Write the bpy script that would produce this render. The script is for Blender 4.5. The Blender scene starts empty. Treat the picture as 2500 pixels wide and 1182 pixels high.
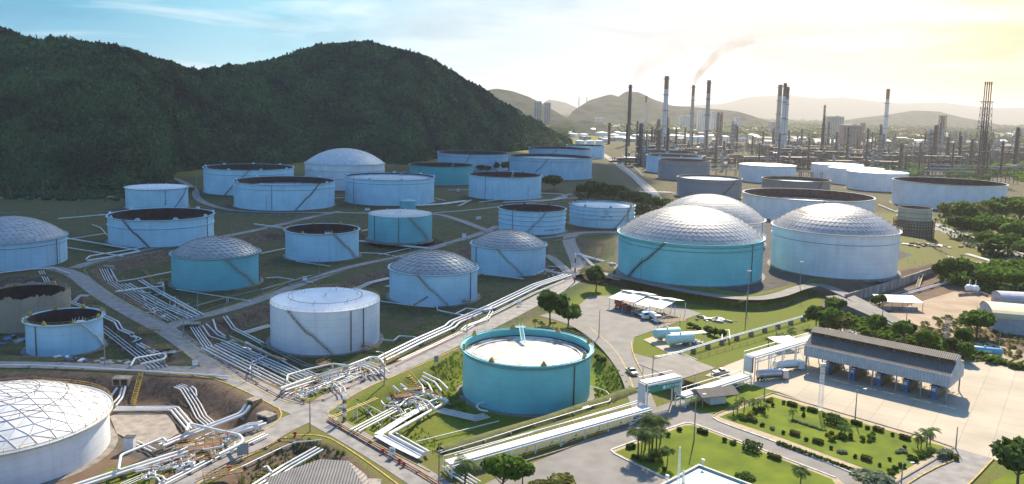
import bpy, math, random
import numpy as np
from mathutils import Vector, noise as mnoise
R = math.radians
rnd = random.Random(7)
scene = bpy.context.scene
C = scene.collection

# ------------------------------------------------------------------ camera
F, PITCH, ROLL, CY, CAMH = 1977.0, 0.1165, 0.0230, 497.0, 80.0
cam_d = bpy.data.cameras.new('camera'); cam = bpy.data.objects.new('camera', cam_d); C.objects.link(cam)
scene.camera = cam
cam_d.sensor_fit = 'HORIZONTAL'; cam_d.sensor_width = 36.0; cam_d.lens = 36.0*F/2500
cam_d.shift_y = -(591.0-CY)/2500
cam_d.clip_start = 1.0; cam_d.clip_end = 60000
cp, sp = math.cos(PITCH), math.sin(PITCH)
fw = Vector((0, cp, -sp)); u0 = Vector((0, sp, cp)); r0 = Vector((1, 0, 0))
rt = r0*math.cos(ROLL)+u0*math.sin(ROLL); up = -r0*math.sin(ROLL)+u0*math.cos(ROLL)
from mathutils import Matrix
cam.matrix_world = Matrix(((rt.x, up.x, -fw.x, 0), (rt.y, up.y, -fw.y, 0), (rt.z, up.z, -fw.z, CAMH), (0, 0, 0, 1)))
scene.render.resolution_x = 1024; scene.render.resolution_y = 484
scene.render.engine = 'CYCLES'
scene.cycles.volume_bounces = 1; scene.cycles.max_bounces = 6; scene.cycles.transparent_max_bounces = 12
scene.cycles.use_denoising = True

# ------------------------------------------------------------------ sky, sun, exposure
SUN_AZ, SUN_EL = R(17.0), R(40.0)
sun_v = Vector((math.sin(SUN_AZ)*math.cos(SUN_EL), math.cos(SUN_AZ)*math.cos(SUN_EL), math.sin(SUN_EL)))
scene.view_settings.view_transform = 'Standard'; scene.view_settings.look = 'None'
scene.view_settings.exposure = 0.86; scene.view_settings.gamma = 1.0

w = bpy.data.worlds.new('World'); scene.world = w; w.use_nodes = True
nt = w.node_tree; nt.nodes.clear()
def nd(t, **k):
    n = nt.nodes.new(t)
    for a, b in k.items(): setattr(n, a, b)
    return n
def lk(a, b): nt.links.new(a, b)
def mth(op, a, b=None, clamp=False):
    n = nd('ShaderNodeMath', operation=op); n.use_clamp = clamp
    for i, v in enumerate((a, b)):
        if v is None: continue
        if isinstance(v, (int, float)): n.inputs[i].default_value = v
        else: lk(v, n.inputs[i])
    return n.outputs[0]
def mixc(fac, a, b):
    n = nd('ShaderNodeMix', data_type='RGBA')
    for s, v in ((0, fac), (6, a), (7, b)):
        if isinstance(v, (int, float)): n.inputs[s].default_value = v
        elif isinstance(v, tuple): n.inputs[s].default_value = v+(1,)
        else: lk(v, n.inputs[s])
    return n.outputs[2]
out = nd('ShaderNodeOutputWorld'); bg = nd('ShaderNodeBackground'); lk(bg.outputs[0], out.inputs[0])
sky = nd('ShaderNodeTexSky', sky_type='NISHITA'); sky.sun_disc = False
sky.sun_elevation = SUN_EL; sky.sun_rotation = SUN_AZ; sky.air_density = 1.3; sky.dust_density = 1.2; sky.ozone_density = 2.5
tc = nd('ShaderNodeTexCoord'); sep = nd('ShaderNodeSeparateXYZ'); lk(tc.outputs['Generated'], sep.inputs[0])
X, Y, Z = sep.outputs
# azimuth from the left of the view to the sun side; used for the thin veil of cloud that thickens towards the sun
az = mth('ARCTAN2', X, Y)
ramp = nd('ShaderNodeValToRGB'); lk(mth('MULTIPLY_ADD', az, 0.72) , ramp.inputs[0])
ramp.inputs[0].links[0].from_node.inputs[2].default_value = 0.5
cr = ramp.color_ramp; cr.interpolation = 'EASE'
stops = [(0.0, (1.3, 3.4, 5.2)), (0.12, (1.7, 4.8, 6.8)), (0.29, (3.4, 6.8, 8.3)), (0.47, (7.0, 8.2, 8.8)), (0.64, (8.0, 7.9, 7.8)), (0.78, (9.4, 8.2, 6.7)), (0.90, (10.0, 7.7, 4.7)), (1.0, (7.0, 6.0, 5.0))]
cr.elements[0].position = 0; cr.elements[1].position = 1
for p, c in stops[1:-1]: cr.elements.new(p)
for e, (p, c) in zip(sorted(cr.elements, key=lambda e: e.position), stops): e.position = p; e.color = tuple(v/10 for v in c)+(1,)
veil = nd('ShaderNodeVectorMath', operation='SCALE'); lk(ramp.outputs[0], veil.inputs[0]); veil.inputs['Scale'].default_value = 6.9
# streaky high cloud: noise stretched sideways
cmb = nd('ShaderNodeCombineXYZ'); lk(mth('MULTIPLY', az, 2.2), cmb.inputs[0]); lk(mth('MULTIPLY', Z, 17.0), cmb.inputs[1])
nz = nd('ShaderNodeTexNoise'); nz.inputs['Scale'].default_value = 1.6; nz.inputs['Detail'].default_value = 7; nz.inputs['Roughness'].default_value = 0.55; nz.inputs['Distortion'].default_value = 0.6
lk(cmb.outputs[0], nz.inputs['Vector'])
streak = mth('MULTIPLY', mth('SUBTRACT', nz.outputs[0], 0.50), 5.0, True)
col = mixc(mth('MULTIPLY', streak, 0.62), veil.outputs[0], (7.1, 7.4, 7.6))
# low in the sky the veil hides the blue, higher it opens up
low = mth('SUBTRACT', 1.0, mth('MULTIPLY', mth('SUBTRACT', Z, 0.10), 3.0), True)
front = mth('MULTIPLY_ADD', Y, 1.6); front.node.inputs[2].default_value = 0.15; front.node.use_clamp = True
fac = mth('MULTIPLY', low, front)
tint = nd('ShaderNodeVectorMath', operation='MULTIPLY'); lk(sky.outputs[0], tint.inputs[0]); tint.inputs[1].default_value = (0.62, 1.0, 1.34)
nz2 = nd('ShaderNodeTexNoise'); nz2.inputs['Scale'].default_value = 2.6; nz2.inputs['Detail'].default_value = 8; nz2.inputs['Roughness'].default_value = 0.6; nz2.inputs['Distortion'].default_value = 0.3
cmb2 = nd('ShaderNodeCombineXYZ'); lk(mth('MULTIPLY', az, 3.0), cmb2.inputs[0]); lk(mth('MULTIPLY', Z, 11.0), cmb2.inputs[1]); cmb2.inputs[2].default_value = 4.2; lk(cmb2.outputs[0], nz2.inputs['Vector'])
grey = mth('MULTIPLY', mth('SUBTRACT', nz2.outputs[0], 0.50), 4.0, True)
gv = nd('ShaderNodeVectorMath', operation='MULTIPLY'); lk(col, gv.inputs[0]); gv.inputs[1].default_value = (0.76, 0.78, 0.82)
col = mixc(mth('MULTIPLY', grey, 0.85), col, gv.outputs[0])
lk(mixc(fac, tint.outputs[0], col), bg.inputs[0]); bg.inputs[1].default_value = 0.097

sd = bpy.data.lights.new('sun', 'SUN'); so = bpy.data.objects.new('sun', sd); C.objects.link(so)
sd.energy = 5.0; sd.angle = R(0.6); sd.color = (1.0, 0.86, 0.64)
so.rotation_euler = sun_v.to_track_quat('Z', 'Y').to_euler(); so.location = (0, 300, 400)

# ------------------------------------------------------------------ pixel <-> place (camera rays meeting the terrain)
def ray(px, py):
    return fw + rt*((px-1250)/F) + up*((CY-py)/F)
def gp(px, py, z=0.0):
    d = ray(px, py); t = (z-CAMH)/d.z
    return Vector((d.x*t, d.y*t, z))
def at(px, py, dist):
    d = ray(px, py); t = dist/d.y
    return Vector((d.x*t, d.y*t, CAMH+d.z*t))
def toscreen(p):
    q = Vector(p)-Vector((0, 0, CAMH)); d = q.dot(fw)
    return (1250+F*q.dot(rt)/d, CY-F*q.dot(up)/d)

# ------------------------------------------------------------------ tags
def tag(o, label=None, cat=None, group=None, kind=None):
    if label: o['label'] = label
    if cat: o['category'] = cat
    if group: o['group'] = group
    if kind: o['kind'] = kind
    return o
def empty(name, loc, label, cat, group=None, rz=0):
    o = bpy.data.objects.new(name, None); C.objects.link(o); o.location = loc; o.rotation_euler = (0, 0, rz)
    o.empty_display_size = 0.5
    return tag(o, label, cat, group)
def copy_tree(o, parent=None):
    c = o.copy(); C.objects.link(c)
    if parent: c.parent = parent
    for ch in [x for x in kids.get(o.name, [])]: copy_tree(ch, c)
    kids.setdefault(c.name, [])
    return c
kids = {}

# ------------------------------------------------------------------ materials
def mat(name, col, rough=0.6, metal=0.0, var=0.12, scale=0.5, spec=0.5, bump=0.0, bscale=5.0, col2=None, stretch=(1, 1, 1), detail=6, sharp=1.0, coords='Object'):
    m = bpy.data.materials.new(name); m.use_nodes = True
    t = m.node_tree; b = t.nodes['Principled BSDF']
    b.inputs['Roughness'].default_value = rough; b.inputs['Metallic'].default_value = metal
    b.inputs['Specular IOR Level'].default_value = spec
    tcn = t.nodes.new('ShaderNodeTexCoord'); mp = t.nodes.new('ShaderNodeMapping'); mp.inputs['Scale'].default_value = stretch
    if coords == 'Position':
        g = t.nodes.new('ShaderNodeNewGeometry'); t.links.new(g.outputs['Position'], mp.inputs[0])
    else: t.links.new(tcn.outputs[coords], mp.inputs[0])
    n = t.nodes.new('ShaderNodeTexNoise'); n.inputs['Scale'].default_value = scale; n.inputs['Detail'].default_value = detail
    t.links.new(mp.outputs[0], n.inputs['Vector'])
    r = t.nodes.new('ShaderNodeMapRange'); t.links.new(n.outputs[0], r.inputs[0])
    r.inputs[1].default_value = 0.5-0.2/sharp; r.inputs[2].default_value = 0.5+0.2/sharp
    mx = t.nodes.new('ShaderNodeMix'); mx.data_type = 'RGBA'; t.links.new(r.outputs[0], mx.inputs[0])
    c2 = col2 if col2 else tuple(max(0, c*(1-2*var)) for c in col)
    mx.inputs[6].default_value = tuple(c2)+(1,); mx.inputs[7].default_value = tuple(min(1, c*(1+(0 if col2 else var*0.5))) for c in col)+(1,)
    t.links.new(mx.outputs[2], b.inputs['Base Color'])
    if bump:
        n2 = t.nodes.new('ShaderNodeTexNoise'); n2.inputs['Scale'].default_value = bscale; n2.inputs['Detail'].default_value = 5
        t.links.new(mp.outputs[0], n2.inputs['Vector'])
        bp = t.nodes.new('ShaderNodeBump'); bp.inputs['Strength'].default_value = bump; t.links.new(n2.outputs[0], bp.inputs['Height'])
        t.links.new(bp.outputs[0], b.inputs['Normal'])
    return m

# ------------------------------------------------------------------ mesh builder
class MB:
    def __init__(s): s.v = []; s.f = []; s.m = []; s.mi = 0
    def add(s, vs, fs):
        o = len(s.v); s.v += [tuple(v) for v in vs]; s.f += [tuple(i+o for i in f) for f in fs]; s.m += [s.mi]*len(fs); return s
    def quad(s, a, b, c, d): return s.add([a, b, c, d], [(0, 1, 2, 3)])
    def poly(s, ps): return s.add(ps, [tuple(range(len(ps)))])
    def box(s, c, d, rz=0, rx=0):
        x, y, z = d[0]/2, d[1]/2, d[2]/2; cs, sn = math.cos(rz), math.sin(rz); cx_, sx_ = math.cos(rx), math.sin(rx)
        vs = []
        for k in range(8):
            px, py, pz = (x if k & 1 else -x), (y if k & 2 else -y), (z if k & 4 else -z)
            py, pz = py*cx_-pz*sx_, py*sx_+pz*cx_
            vs.append((c[0]+px*cs-py*sn, c[1]+px*sn+py*cs, c[2]+pz))
        return s.add(vs, [(0, 2, 3, 1), (4, 5, 7, 6), (0, 1, 5, 4), (2, 6, 7, 3), (0, 4, 6, 2), (1, 3, 7, 5)])
    def bar(s, a, b, wd, ht=None):
        """rectangular beam from a to b"""
        a, b = Vector(a), Vector(b); ht = ht or wd; d = (b-a)
        if d.length < 1e-6: return s
        d.normalize(); sd_ = d.cross(Vector((0, 0, 1)))
        if sd_.length < 1e-3: sd_ = Vector((1, 0, 0))
        sd_.normalize(); uu = sd_.cross(d); sd_ = sd_*(wd/2); uu = uu*(ht/2)
        vs = [a-sd_-uu, a+sd_-uu, a+sd_+uu, a-sd_+uu, b-sd_-uu, b+sd_-uu, b+sd_+uu, b-sd_+uu]
        return s.add(vs, [(0, 1, 2, 3), (7, 6, 5, 4), (0, 4, 5, 1), (1, 5, 6, 2), (2, 6, 7, 3), (3, 7, 4, 0)])
    def tube(s, path, r, n=8, r2=None, caps=True):
        P = [Vector(p) for p in path]; rings = []; k = len(P); vs = []
        for i, p in enumerate(P):
            t = (P[min(i+1, k-1)]-P[max(i-1, 0)]).normalized()
            ref = Vector((0, 0, 1)) if abs(t.z) < 0.9 else Vector((0, 1, 0))
            a = t.cross(ref).normalized(); b = a.cross(t)
            sc = 1.0
            if 0 < i < k-1:
                d1 = (P[i]-P[i-1]).normalized(); cc = max(0.5, d1.dot(t)); sc = 1.0/cc if cc > 0.8 else 1.1
            rr = (r if r2 is None else r+(r2-r)*i/(k-1))*sc
            for j in range(n):
                an = 2*math.pi*j/n; vs.append(p+a*(rr*math.cos(an))+b*(rr*math.sin(an)))
        fs = [(i*n+j, i*n+(j+1) % n, (i+1)*n+(j+1) % n, (i+1)*n+j) for i in range(k-1) for j in range(n)]
        if caps: fs += [tuple(range(n-1, -1, -1)), tuple((k-1)*n+j for j in range(n))]
        return s.add(vs, fs)
    def lathe(s, prof, n=48, c=(0, 0, 0), a0=0.0, a1=2*math.pi, close=True):
        full = abs(a1-a0-2*math.pi) < 1e-6; m = n if full else n+1; vs = []
        for (r, z) in prof:
            for j in range(m):
                an = a0+(a1-a0)*j/n; vs.append((c[0]+r*math.cos(an), c[1]+r*math.sin(an), c[2]+z))
        fs = []
        for i in range(len(prof)-1):
            for j in range(n):
                j2 = (j+1) % m; fs.append((i*m+j, i*m+j2, (i+1)*m+j2, (i+1)*m+j))
        return s.add(vs, fs)
    def disc(s, r, z, n=48, c=(0, 0, 0)):
        return s.add([(c[0]+r*math.cos(2*math.pi*j/n), c[1]+r*math.sin(2*math.pi*j/n), c[2]+z) for j in range(n)], [tuple(range(n))])
    def build(s, name, mats, parent=None, smooth=False, loc=None):
        me = bpy.data.meshes.new(name); me.from_pydata(s.v, [], s.f)
        for m in (mats if isinstance(mats, (list, tuple)) else [mats]): me.materials.append(m)
        if any(s.m): me.polygons.foreach_set('material_index', s.m)
        if smooth: me.shade_smooth()
        me.update(); o = bpy.data.objects.new(name, me); C.objects.link(o)
        if loc is not None: o.location = loc
        if parent is not None: o.parent = parent; kids.setdefault(parent.name, []).append(o)
        return o
def smooth_by_angle(o, ang=35):
    me = o.data; me.shade_smooth()
    try: me.set_sharp_from_angle(angle=R(ang))
    except Exception: pass
    return o
# ------------------------------------------------------------------ terrain
def pol(pts, z=0.0): return [gp(x, y, z).to_2d() for x, y in pts]
# basins: (pixel outline of the bank top, floor height, bank width in metres)
BASINS = [
 ([(222,660),(262,700),(330,745),(405,782),(470,766),(600,726),(700,688),(850,648),(960,622),(1095,590),(1060,578),(900,570),(640,566),(560,586),(400,612),(262,642)], -4.0, 8),
 ([(462,806),(500,786),(620,752),(760,706),(900,668),(1100,612),(1190,590),(1330,592),(1385,655),(1370,672),(1290,712),(1150,780),(1000,842),(870,898),(765,962),(715,966),(610,912),(500,850)], -4.0, 8),
 ([(-300,668),(0,672),(125,672),(175,704),(245,760),(330,808),(400,852),(470,888),(300,880),(120,872),(0,868),(-300,866)], -4.0, 7),
 ([(-500,907),(0,912),(250,914),(400,916),(520,932),(600,970),(672,1008),(640,1040),(560,1080),(470,1130),(380,1190),(300,1260),(-500,1260)], -5.0, 9),
 ([(808,1012),(870,972),(960,930),(1060,888),(1150,846),(1300,800),(1440,800),(1490,870),(1530,928),(1548,950),(1480,982),(1300,1026),(1180,1062),(1092,1094),(1010,1092),(950,1072),(880,1048)], -4.0, 7),
 ([(700,1078),(760,1074),(820,1090),(870,1130),(930,1190),(960,1220),(480,1220),(590,1130)], -2.0, 5),
 ([(1392,592),(1440,585),(1500,600),(1508,640),(1470,650),(1425,640)], -2.0, 6),
]
RAISED = [
 # plateau of the two big dome tanks, terraced towards the fuel station
 ([(1432,672),(1520,684),(1600,706),(1720,733),(1830,746),(1900,730),(1950,704),(2010,700),(2060,712),(2300,655),(2250,600),(1900,540),(1560,550),(1510,600),(1500,650)], 4.0, 9),
]
def seg_dist(px, py, poly):
    """signed distance arrays: positive inside"""
    n = len(poly); d = np.full(px.shape, 1e18); ins = np.zeros(px.shape, bool)
    for i in range(n):
        ax, ay = poly[i]; bx, by = poly[(i+1) % n]; ex, ey = bx-ax, by-ay
        t = np.clip(((px-ax)*ex+(py-ay)*ey)/(ex*ex+ey*ey+1e-12), 0, 1)
        d = np.minimum(d, (px-ax-t*ex)**2+(py-ay-t*ey)**2)
        c = ((ay > py) != (by > py)); 
        with np.errstate(divide='ignore', invalid='ignore'): xi = (bx-ax)*(py-ay)/((by-ay) if by != ay else 1e-12)+ax
        ins ^= (c & (px < xi))
    d = np.sqrt(d); return np.where(ins, d, -d)
BP = [(pol(p), z, w_) for p, z, w_ in BASINS]; RP = [(pol(p), z, w_) for p, z, w_ in RAISED]
def hgt(px, py):
    px = np.asarray(px, float); py = np.asarray(py, float); h = np.zeros(px.shape)
    for p, z, wd in BP:
        s_ = np.clip(seg_dist(px, py, p)/wd, 0, 1); h = h+z*(s_*s_*(3-2*s_))
    for p, z, wd in RP:
        s_ = np.clip((seg_dist(px, py, p)+wd)/wd, 0, 1)
        terr = np.floor(s_*3)/3+np.clip((s_*3-np.floor(s_*3))*2.2, 0, 1)/3
        h = np.where(s_ > 0, np.maximum(h, z*np.minimum(terr, 1)), h)
    return h
def h1(x, y): return float(hgt(np.array([x]), np.array([y]))[0])
def gt(px, py, dz=0.0):
    """point of the terrain seen at a photo pixel, dz above it"""
    z = 0.0
    for _ in range(12):
        p = gp(px, py, z); z2 = h1(p.x, p.y)
        if abs(z2-z) < 0.02: break
        z = z*0.4+z2*0.6
    p = gp(px, py, z); return Vector((p.x, p.y, h1(p.x, p.y)+dz))
def axis(a, b, step, lo, hi):
    c = list(np.arange(a, b+step/2, step)); l = []; s_ = step; x = a
    while x > lo: s_ *= 1.18; x -= s_; l.append(x)
    r_ = []; s_ = step; x = b
    while x < hi: s_ *= 1.18; x += s_; r_.append(x)
    return np.array(l[::-1]+c+r_)
gx = axis(-240, 330, 1.5, -9000, 9000); gy = axis(125, 560, 1.5, -300, 16000)
GX, GY = np.meshgrid(gx, gy); GH = hgt(GX, GY)
rs = np.random.RandomState(3)
GHn = GH+np.where(GH < -0.3, rs.uniform(-.12, .12, GH.shape), 0)
# land cover read by the ground material: R green, G bare brown earth, B dark asphalt/gravel
LAWN = [(-300,1300),(-300,668)]
COVER = [  # (outline, (green, earth, gravel))
 ([(600,560),(1500,400),(1600,500),(1500,700),(1000,900),(700,900),(-300,900),(-300,480),(480,440)], (.62, .30, .0)),
 (BASINS[3][0], (.1, .9, 0)),
 ([(262,1010),(420,1010),(440,1075),(330,1085),(262,1060)], (.2, .55, .6)),
 ([(200,1182),(250,1090),(330,1080),(600,1060),(640,1040),(470,1130),(330,1260),(200,1260)], (.8, .2, 0)),
 (BASINS[4][0], (.9, .1, 0)),
 (BASINS[5][0], (.7, .3, 0)),
 ([(700,880),(860,800),(1000,780),(1060,810),(860,880),(760,955),(700,960)], (.7, .25, 0)),
 ([(1500,600),(1900,530),(2230,640),(2060,705),(1990,700),(1900,725),(1830,742),(1600,702),(1500,680)], (.08, .25, .9)),
 ([(1330,690),(1500,700),(1720,740),(1900,745),(2000,720),(2010,790),(1900,800),(1640,860),(1540,870),(1540,830),(1700,770),(1500,720),(1400,745),(1320,760)], (.95, .05, 0)),
 ([(1640,870),(2000,780),(1990,830),(1830,870),(1720,890)], (.95, .05, 0)),
 ([(2020,700),(2290,660),(2600,640),(2600,900),(2350,870),(2200,830),(2000,790)], (.30, .62, 0)),
 ([(2150,740),(2330,700),(2500,700),(2500,780),(2330,800),(2180,800)], (.02, 1.0, 0)),
 ([(2130,500),(2600,470),(2600,640),(2300,660),(2200,610),(2140,560)], (.6, .35, 0)),
 ([(1450,380),(1560,360),(2600,400),(2600,500),(2140,500),(1820,560),(1600,520),(1500,430)], (.55, .38, .25)),
]
cov = np.zeros(GX.shape+(4,)); cov[..., 0] = .62; cov[..., 1] = .33; cov[..., 3] = 1
SHADE_ZONE = [(-900,1300),(-900,470),(480,430),(1500,380),(1640,480),(1520,690),(1440,700),(1330,770),(1240,800),(1130,850),(900,880),(700,900),(690,930),(560,935),(420,915),(-900,915)]  # cloud-shaded left field: its shade is also put into the ground colour
for p, c in COVER:
    s_ = np.clip(seg_dist(GX, GY, pol(p))/4+.5, 0, 1)[..., None]; cov[..., :3] = cov[..., :3]*(1-s_)+np.array(c)*s_
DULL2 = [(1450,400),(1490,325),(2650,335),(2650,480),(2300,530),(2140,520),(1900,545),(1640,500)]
cov[..., 3] = 1-np.clip(np.maximum(seg_dist(GX, GY, pol(SHADE_ZONE)), seg_dist(GX, GY, pol(DULL2)))/8+.5, 0, 1)   # 1 mown lawn, 0 rough ground; left field also darkened by painted shade
# banks of the basins are bare earth
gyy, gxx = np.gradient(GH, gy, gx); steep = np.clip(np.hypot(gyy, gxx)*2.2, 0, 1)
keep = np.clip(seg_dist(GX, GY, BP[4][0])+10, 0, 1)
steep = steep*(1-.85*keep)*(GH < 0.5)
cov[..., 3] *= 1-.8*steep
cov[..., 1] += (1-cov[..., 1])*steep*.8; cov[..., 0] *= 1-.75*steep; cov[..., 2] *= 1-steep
ny, nx = GX.shape
vs = np.stack([GX, GY, GHn], -1).reshape(-1, 3)
idx = np.arange(ny*nx).reshape(ny, nx)
fs = np.stack([idx[:-1, :-1], idx[:-1, 1:], idx[1:, 1:], idx[1:, :-1]], -1).reshape(-1, 4)
def np_mesh(name, vs, fs, mats, smooth=True, parent=None, mi=None):
    me = bpy.data.meshes.new(name); k = fs.shape[1]
    me.vertices.add(len(vs)); me.vertices.foreach_set('co', vs.astype(np.float32).ravel())
    me.loops.add(fs.size); me.loops.foreach_set('vertex_index', fs.astype(np.int32).ravel())
    me.polygons.add(len(fs)); me.polygons.foreach_set('loop_start', (np.arange(len(fs))*k).astype(np.int32))
    me.polygons.foreach_set('loop_total', np.full(len(fs), k, np.int32))
    for m in (mats if isinstance(mats, list) else [mats]): me.materials.append(m)
    if mi is not None: me.polygons.foreach_set('material_index', mi.astype(np.int32))
    me.update(calc_edges=True); me.validate()
    me.polygons.foreach_set('use_smooth', np.full(len(fs), smooth, bool))
    o = bpy.data.objects.new(name, me); C.objects.link(o)
    if parent is not None: o.parent = parent; kids.setdefault(parent.name, []).append(o)
    return o
def ground_mat():
    m = bpy.data.materials.new('ground_cover'); m.use_nodes = True; t = m.node_tree; b = t.nodes['Principled BSDF']
    b.inputs['Roughness'].default_value = .95; b.inputs['Specular IOR Level'].default_value = .15
    a = t.nodes.new('ShaderNodeAttribute'); a.attribute_name = 'cover'; sp_ = t.nodes.new('ShaderNodeSeparateColor'); t.links.new(a.outputs['Color'], sp_.inputs[0])
    g = t.nodes.new('ShaderNodeNewGeometry')
    def noi(sc, det=6, ro=.6):
        n = t.nodes.new('ShaderNodeTexNoise'); n.inputs['Scale'].default_value = sc; n.inputs['Detail'].default_value = det+2; n.inputs['Roughness'].default_value = ro+.05
        t.links.new(g.outputs['Position'], n.inputs['Vector']); return n.outputs[0]
    def rng(v, lo, hi):
        n = t.nodes.new('ShaderNodeMapRange'); t.links.new(v, n.inputs[0]); n.inputs[1].default_value = lo; n.inputs[2].default_value = hi; return n.outputs[0]
    def mx(f, c1, c2):
        n = t.nodes.new('ShaderNodeMix'); n.data_type = 'RGBA'
        for i, v in ((0, f), (6, c1), (7, c2)):
            if isinstance(v, tuple): n.inputs[i].default_value = v+(1,)
            else: t.links.new(v, n.inputs[i])
        return n.outputs[2]
    def ma(op, x, y):
        n = t.nodes.new('ShaderNodeMath'); n.operation = op; n.use_clamp = True
        for i, v in enumerate((x, y)):
            if isinstance(v, float): n.inputs[i].default_value = v
            else: t.links.new(v, n.inputs[i])
        return n.outputs[0]
    n1 = noi(.06); n2 = noi(.9); n3 = noi(.22)
    green = mx(rng(n2, .3, .7), (.075, .115, .012), (.17, .20, .022)); green = mx(rng(n1, .35, .65), green, (.13, .145, .02))
    earth = mx(rng(n3, .3, .7), (.10, .062, .040), (.21, .145, .095)); earth = mx(rng(n2, .35, .7), earth, (.15, .105, .075))
    grav = mx(rng(n3, .3, .7), (.06, .055, .055), (.12, .11, .10))
    fe = rng(ma('ADD', ma('MULTIPLY', sp_.outputs[1], .75), ma('MULTIPLY', n3, .5)), .42, .66)
    c = mx(fe, green, earth)
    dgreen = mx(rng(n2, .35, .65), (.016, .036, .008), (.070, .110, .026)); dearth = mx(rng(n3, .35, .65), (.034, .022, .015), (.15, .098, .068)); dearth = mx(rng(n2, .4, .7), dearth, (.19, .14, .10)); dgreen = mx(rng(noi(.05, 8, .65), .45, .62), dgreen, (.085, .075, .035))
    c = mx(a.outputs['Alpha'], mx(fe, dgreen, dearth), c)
    fg = rng(ma('ADD', ma('MULTIPLY', sp_.outputs[2], .75), ma('MULTIPLY', n2, .4)), .5, .68)
    c = mx(fg, c, grav); t.links.new(c, b.inputs['Base Color'])
    bp = t.nodes.new('ShaderNodeBump'); bp.inputs['Strength'].default_value = .6; bp.inputs['Distance'].default_value = .5; t.links.new(noi(1.6, 8, .7), bp.inputs['Height']); t.links.new(bp.outputs[0], b.inputs['Normal'])
    return m
M_ground = ground_mat()
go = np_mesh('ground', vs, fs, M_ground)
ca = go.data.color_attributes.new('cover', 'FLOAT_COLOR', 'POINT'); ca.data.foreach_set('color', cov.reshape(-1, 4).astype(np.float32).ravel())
tag(go, kind='structure')

# ------------------------------------------------------------------ roads and paved areas: sheets draped a little above the ground
asphalt = mat('asphalt', (.26, .24, .225), .85, var=.2, scale=.35, coords='Position', detail=9, bump=.15, bscale=3)
asphalt2 = mat('old_asphalt', (.20, .185, .17), .85, var=.14, scale=.2, coords='Position', detail=9, bump=.15, bscale=3)
concrete = mat('yard_concrete', (.50, .42, .31), .85, col2=(.33, .27, .20), scale=.06, coords='Position', detail=10, sharp=.7)
t = concrete.node_tree; b = t.nodes['Principled BSDF']; src = b.inputs['Base Color'].links[0].from_socket     # slab joints and oil stains
g_ = t.nodes.new('ShaderNodeNewGeometry'); mp_ = t.nodes.new('ShaderNodeMapping'); mp_.inputs['Rotation'].default_value = (0, 0, .62); t.links.new(g_.outputs['Position'], mp_.inputs[0])
bk = t.nodes.new('ShaderNodeTexBrick'); bk.offset = 0; bk.inputs['Scale'].default_value = 1; bk.inputs['Brick Width'].default_value = 7; bk.inputs['Row Height'].default_value = 7; bk.inputs['Mortar Size'].default_value = .07; bk.inputs['Color1'].default_value = (1, 1, 1, 1); bk.inputs['Color2'].default_value = (.90, .90, .90, 1); bk.inputs['Mortar'].default_value = (.62, .60, .58, 1); t.links.new(mp_.outputs[0], bk.inputs['Vector'])
mu = t.nodes.new('ShaderNodeMix'); mu.data_type = 'RGBA'; mu.blend_type = 'MULTIPLY'; mu.inputs[0].default_value = 1; t.links.new(src, mu.inputs[6]); t.links.new(bk.outputs['Color'], mu.inputs[7]); t.links.new(mu.outputs[2], b.inputs['Base Color'])
concrete_old = mat('weathered_concrete', (.30, .26, .21), .9, var=.25, scale=.8, coords='Position', detail=8)
yellow_line = mat('kerb_yellow', (.50, .34, .09), .8, var=.25, scale=.8, coords='Position')
kerb_white = mat('kerb_white', (.62, .60, .56), .8, var=.2, scale=.8, coords='Position')
path_m = mat('footpath_sand', (.42, .32, .20), .9, var=.12, scale=.6, coords='Position')
def smooth_line(pts, it=2):
    for _ in range(it):
        q = [pts[0]]
        for a, b in zip(pts[:-1], pts[1:]): q += [a*.75+b*.25, a*.25+b*.75]
        q.append(pts[-1]); pts = q
    return pts
def resample(pts, step):
    o = [pts[0]]; 
    for a, b in zip(pts[:-1], pts[1:]):
        n = max(1, int((b-a).length/step))
        for k in range(1, n+1): o.append(a+(b-a)*k/n)
    return o
def hts(P):
    h = hgt(np.array([p[0] for p in P]), np.array([p[1] for p in P])); return h
def offset(P, d):
    o = []
    for i, p in enumerate(P):
        t = (P[min(i+1, len(P)-1)]-P[max(i-1, 0)]); t.normalize(); o.append(Vector((p.x-t.y*d, p.y+t.x*d)))
    return o
def strip(mb, P, d0, d1, dz, zs=None):
    A = offset(P, d0); B = offset(P, d1)
    ha = (hts(P) if zs is None else zs)
    k = len(P); v = [(a.x, a.y, h+dz) for a, h in zip(A, ha)]+[(b.x, b.y, h+dz) for b, h in zip(B, ha)]
    mb.add(v, [(i, i+1, k+i+1, k+i) for i in range(k-1)])
RN = [0]
def road(name, pix, width, m=asphalt, z=0.06, kerbs=(yellow_line, yellow_line), kw=.35, zf=None, trims=True):
    P = resample(smooth_line([gt(x, y).to_2d() for x, y in pix]), 3.0)
    RN[0] += 1; z += RN[0]*.006
    zs = np.maximum(hts(P), 0) if zf is None else zf(P)
    mb = MB(); strip(mb, P, width/2, -width/2, z, zs)
    o = tag(mb.build(name, m), kind='structure')
    return P, zs, z
def patch(name, pts, m, z, kind='structure', pix=True, zz=0.0):
    P = [gp(x, y, zz) for x, y in pts] if pix else pts
    mb = MB(); mb.poly([(p.x, p.y, zz+z) for p in P])
    o = mb.build(name, m); 
    import bmesh
    bm = bmesh.new(); bm.from_mesh(o.data); bmesh.ops.triangulate(bm, faces=bm.faces[:]); 
    for f in bm.faces:
        if f.normal.z < 0: f.normal_flip()
    bm.to_mesh(o.data); bm.free()
    if kind: tag(o, kind=kind)
    return o
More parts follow.
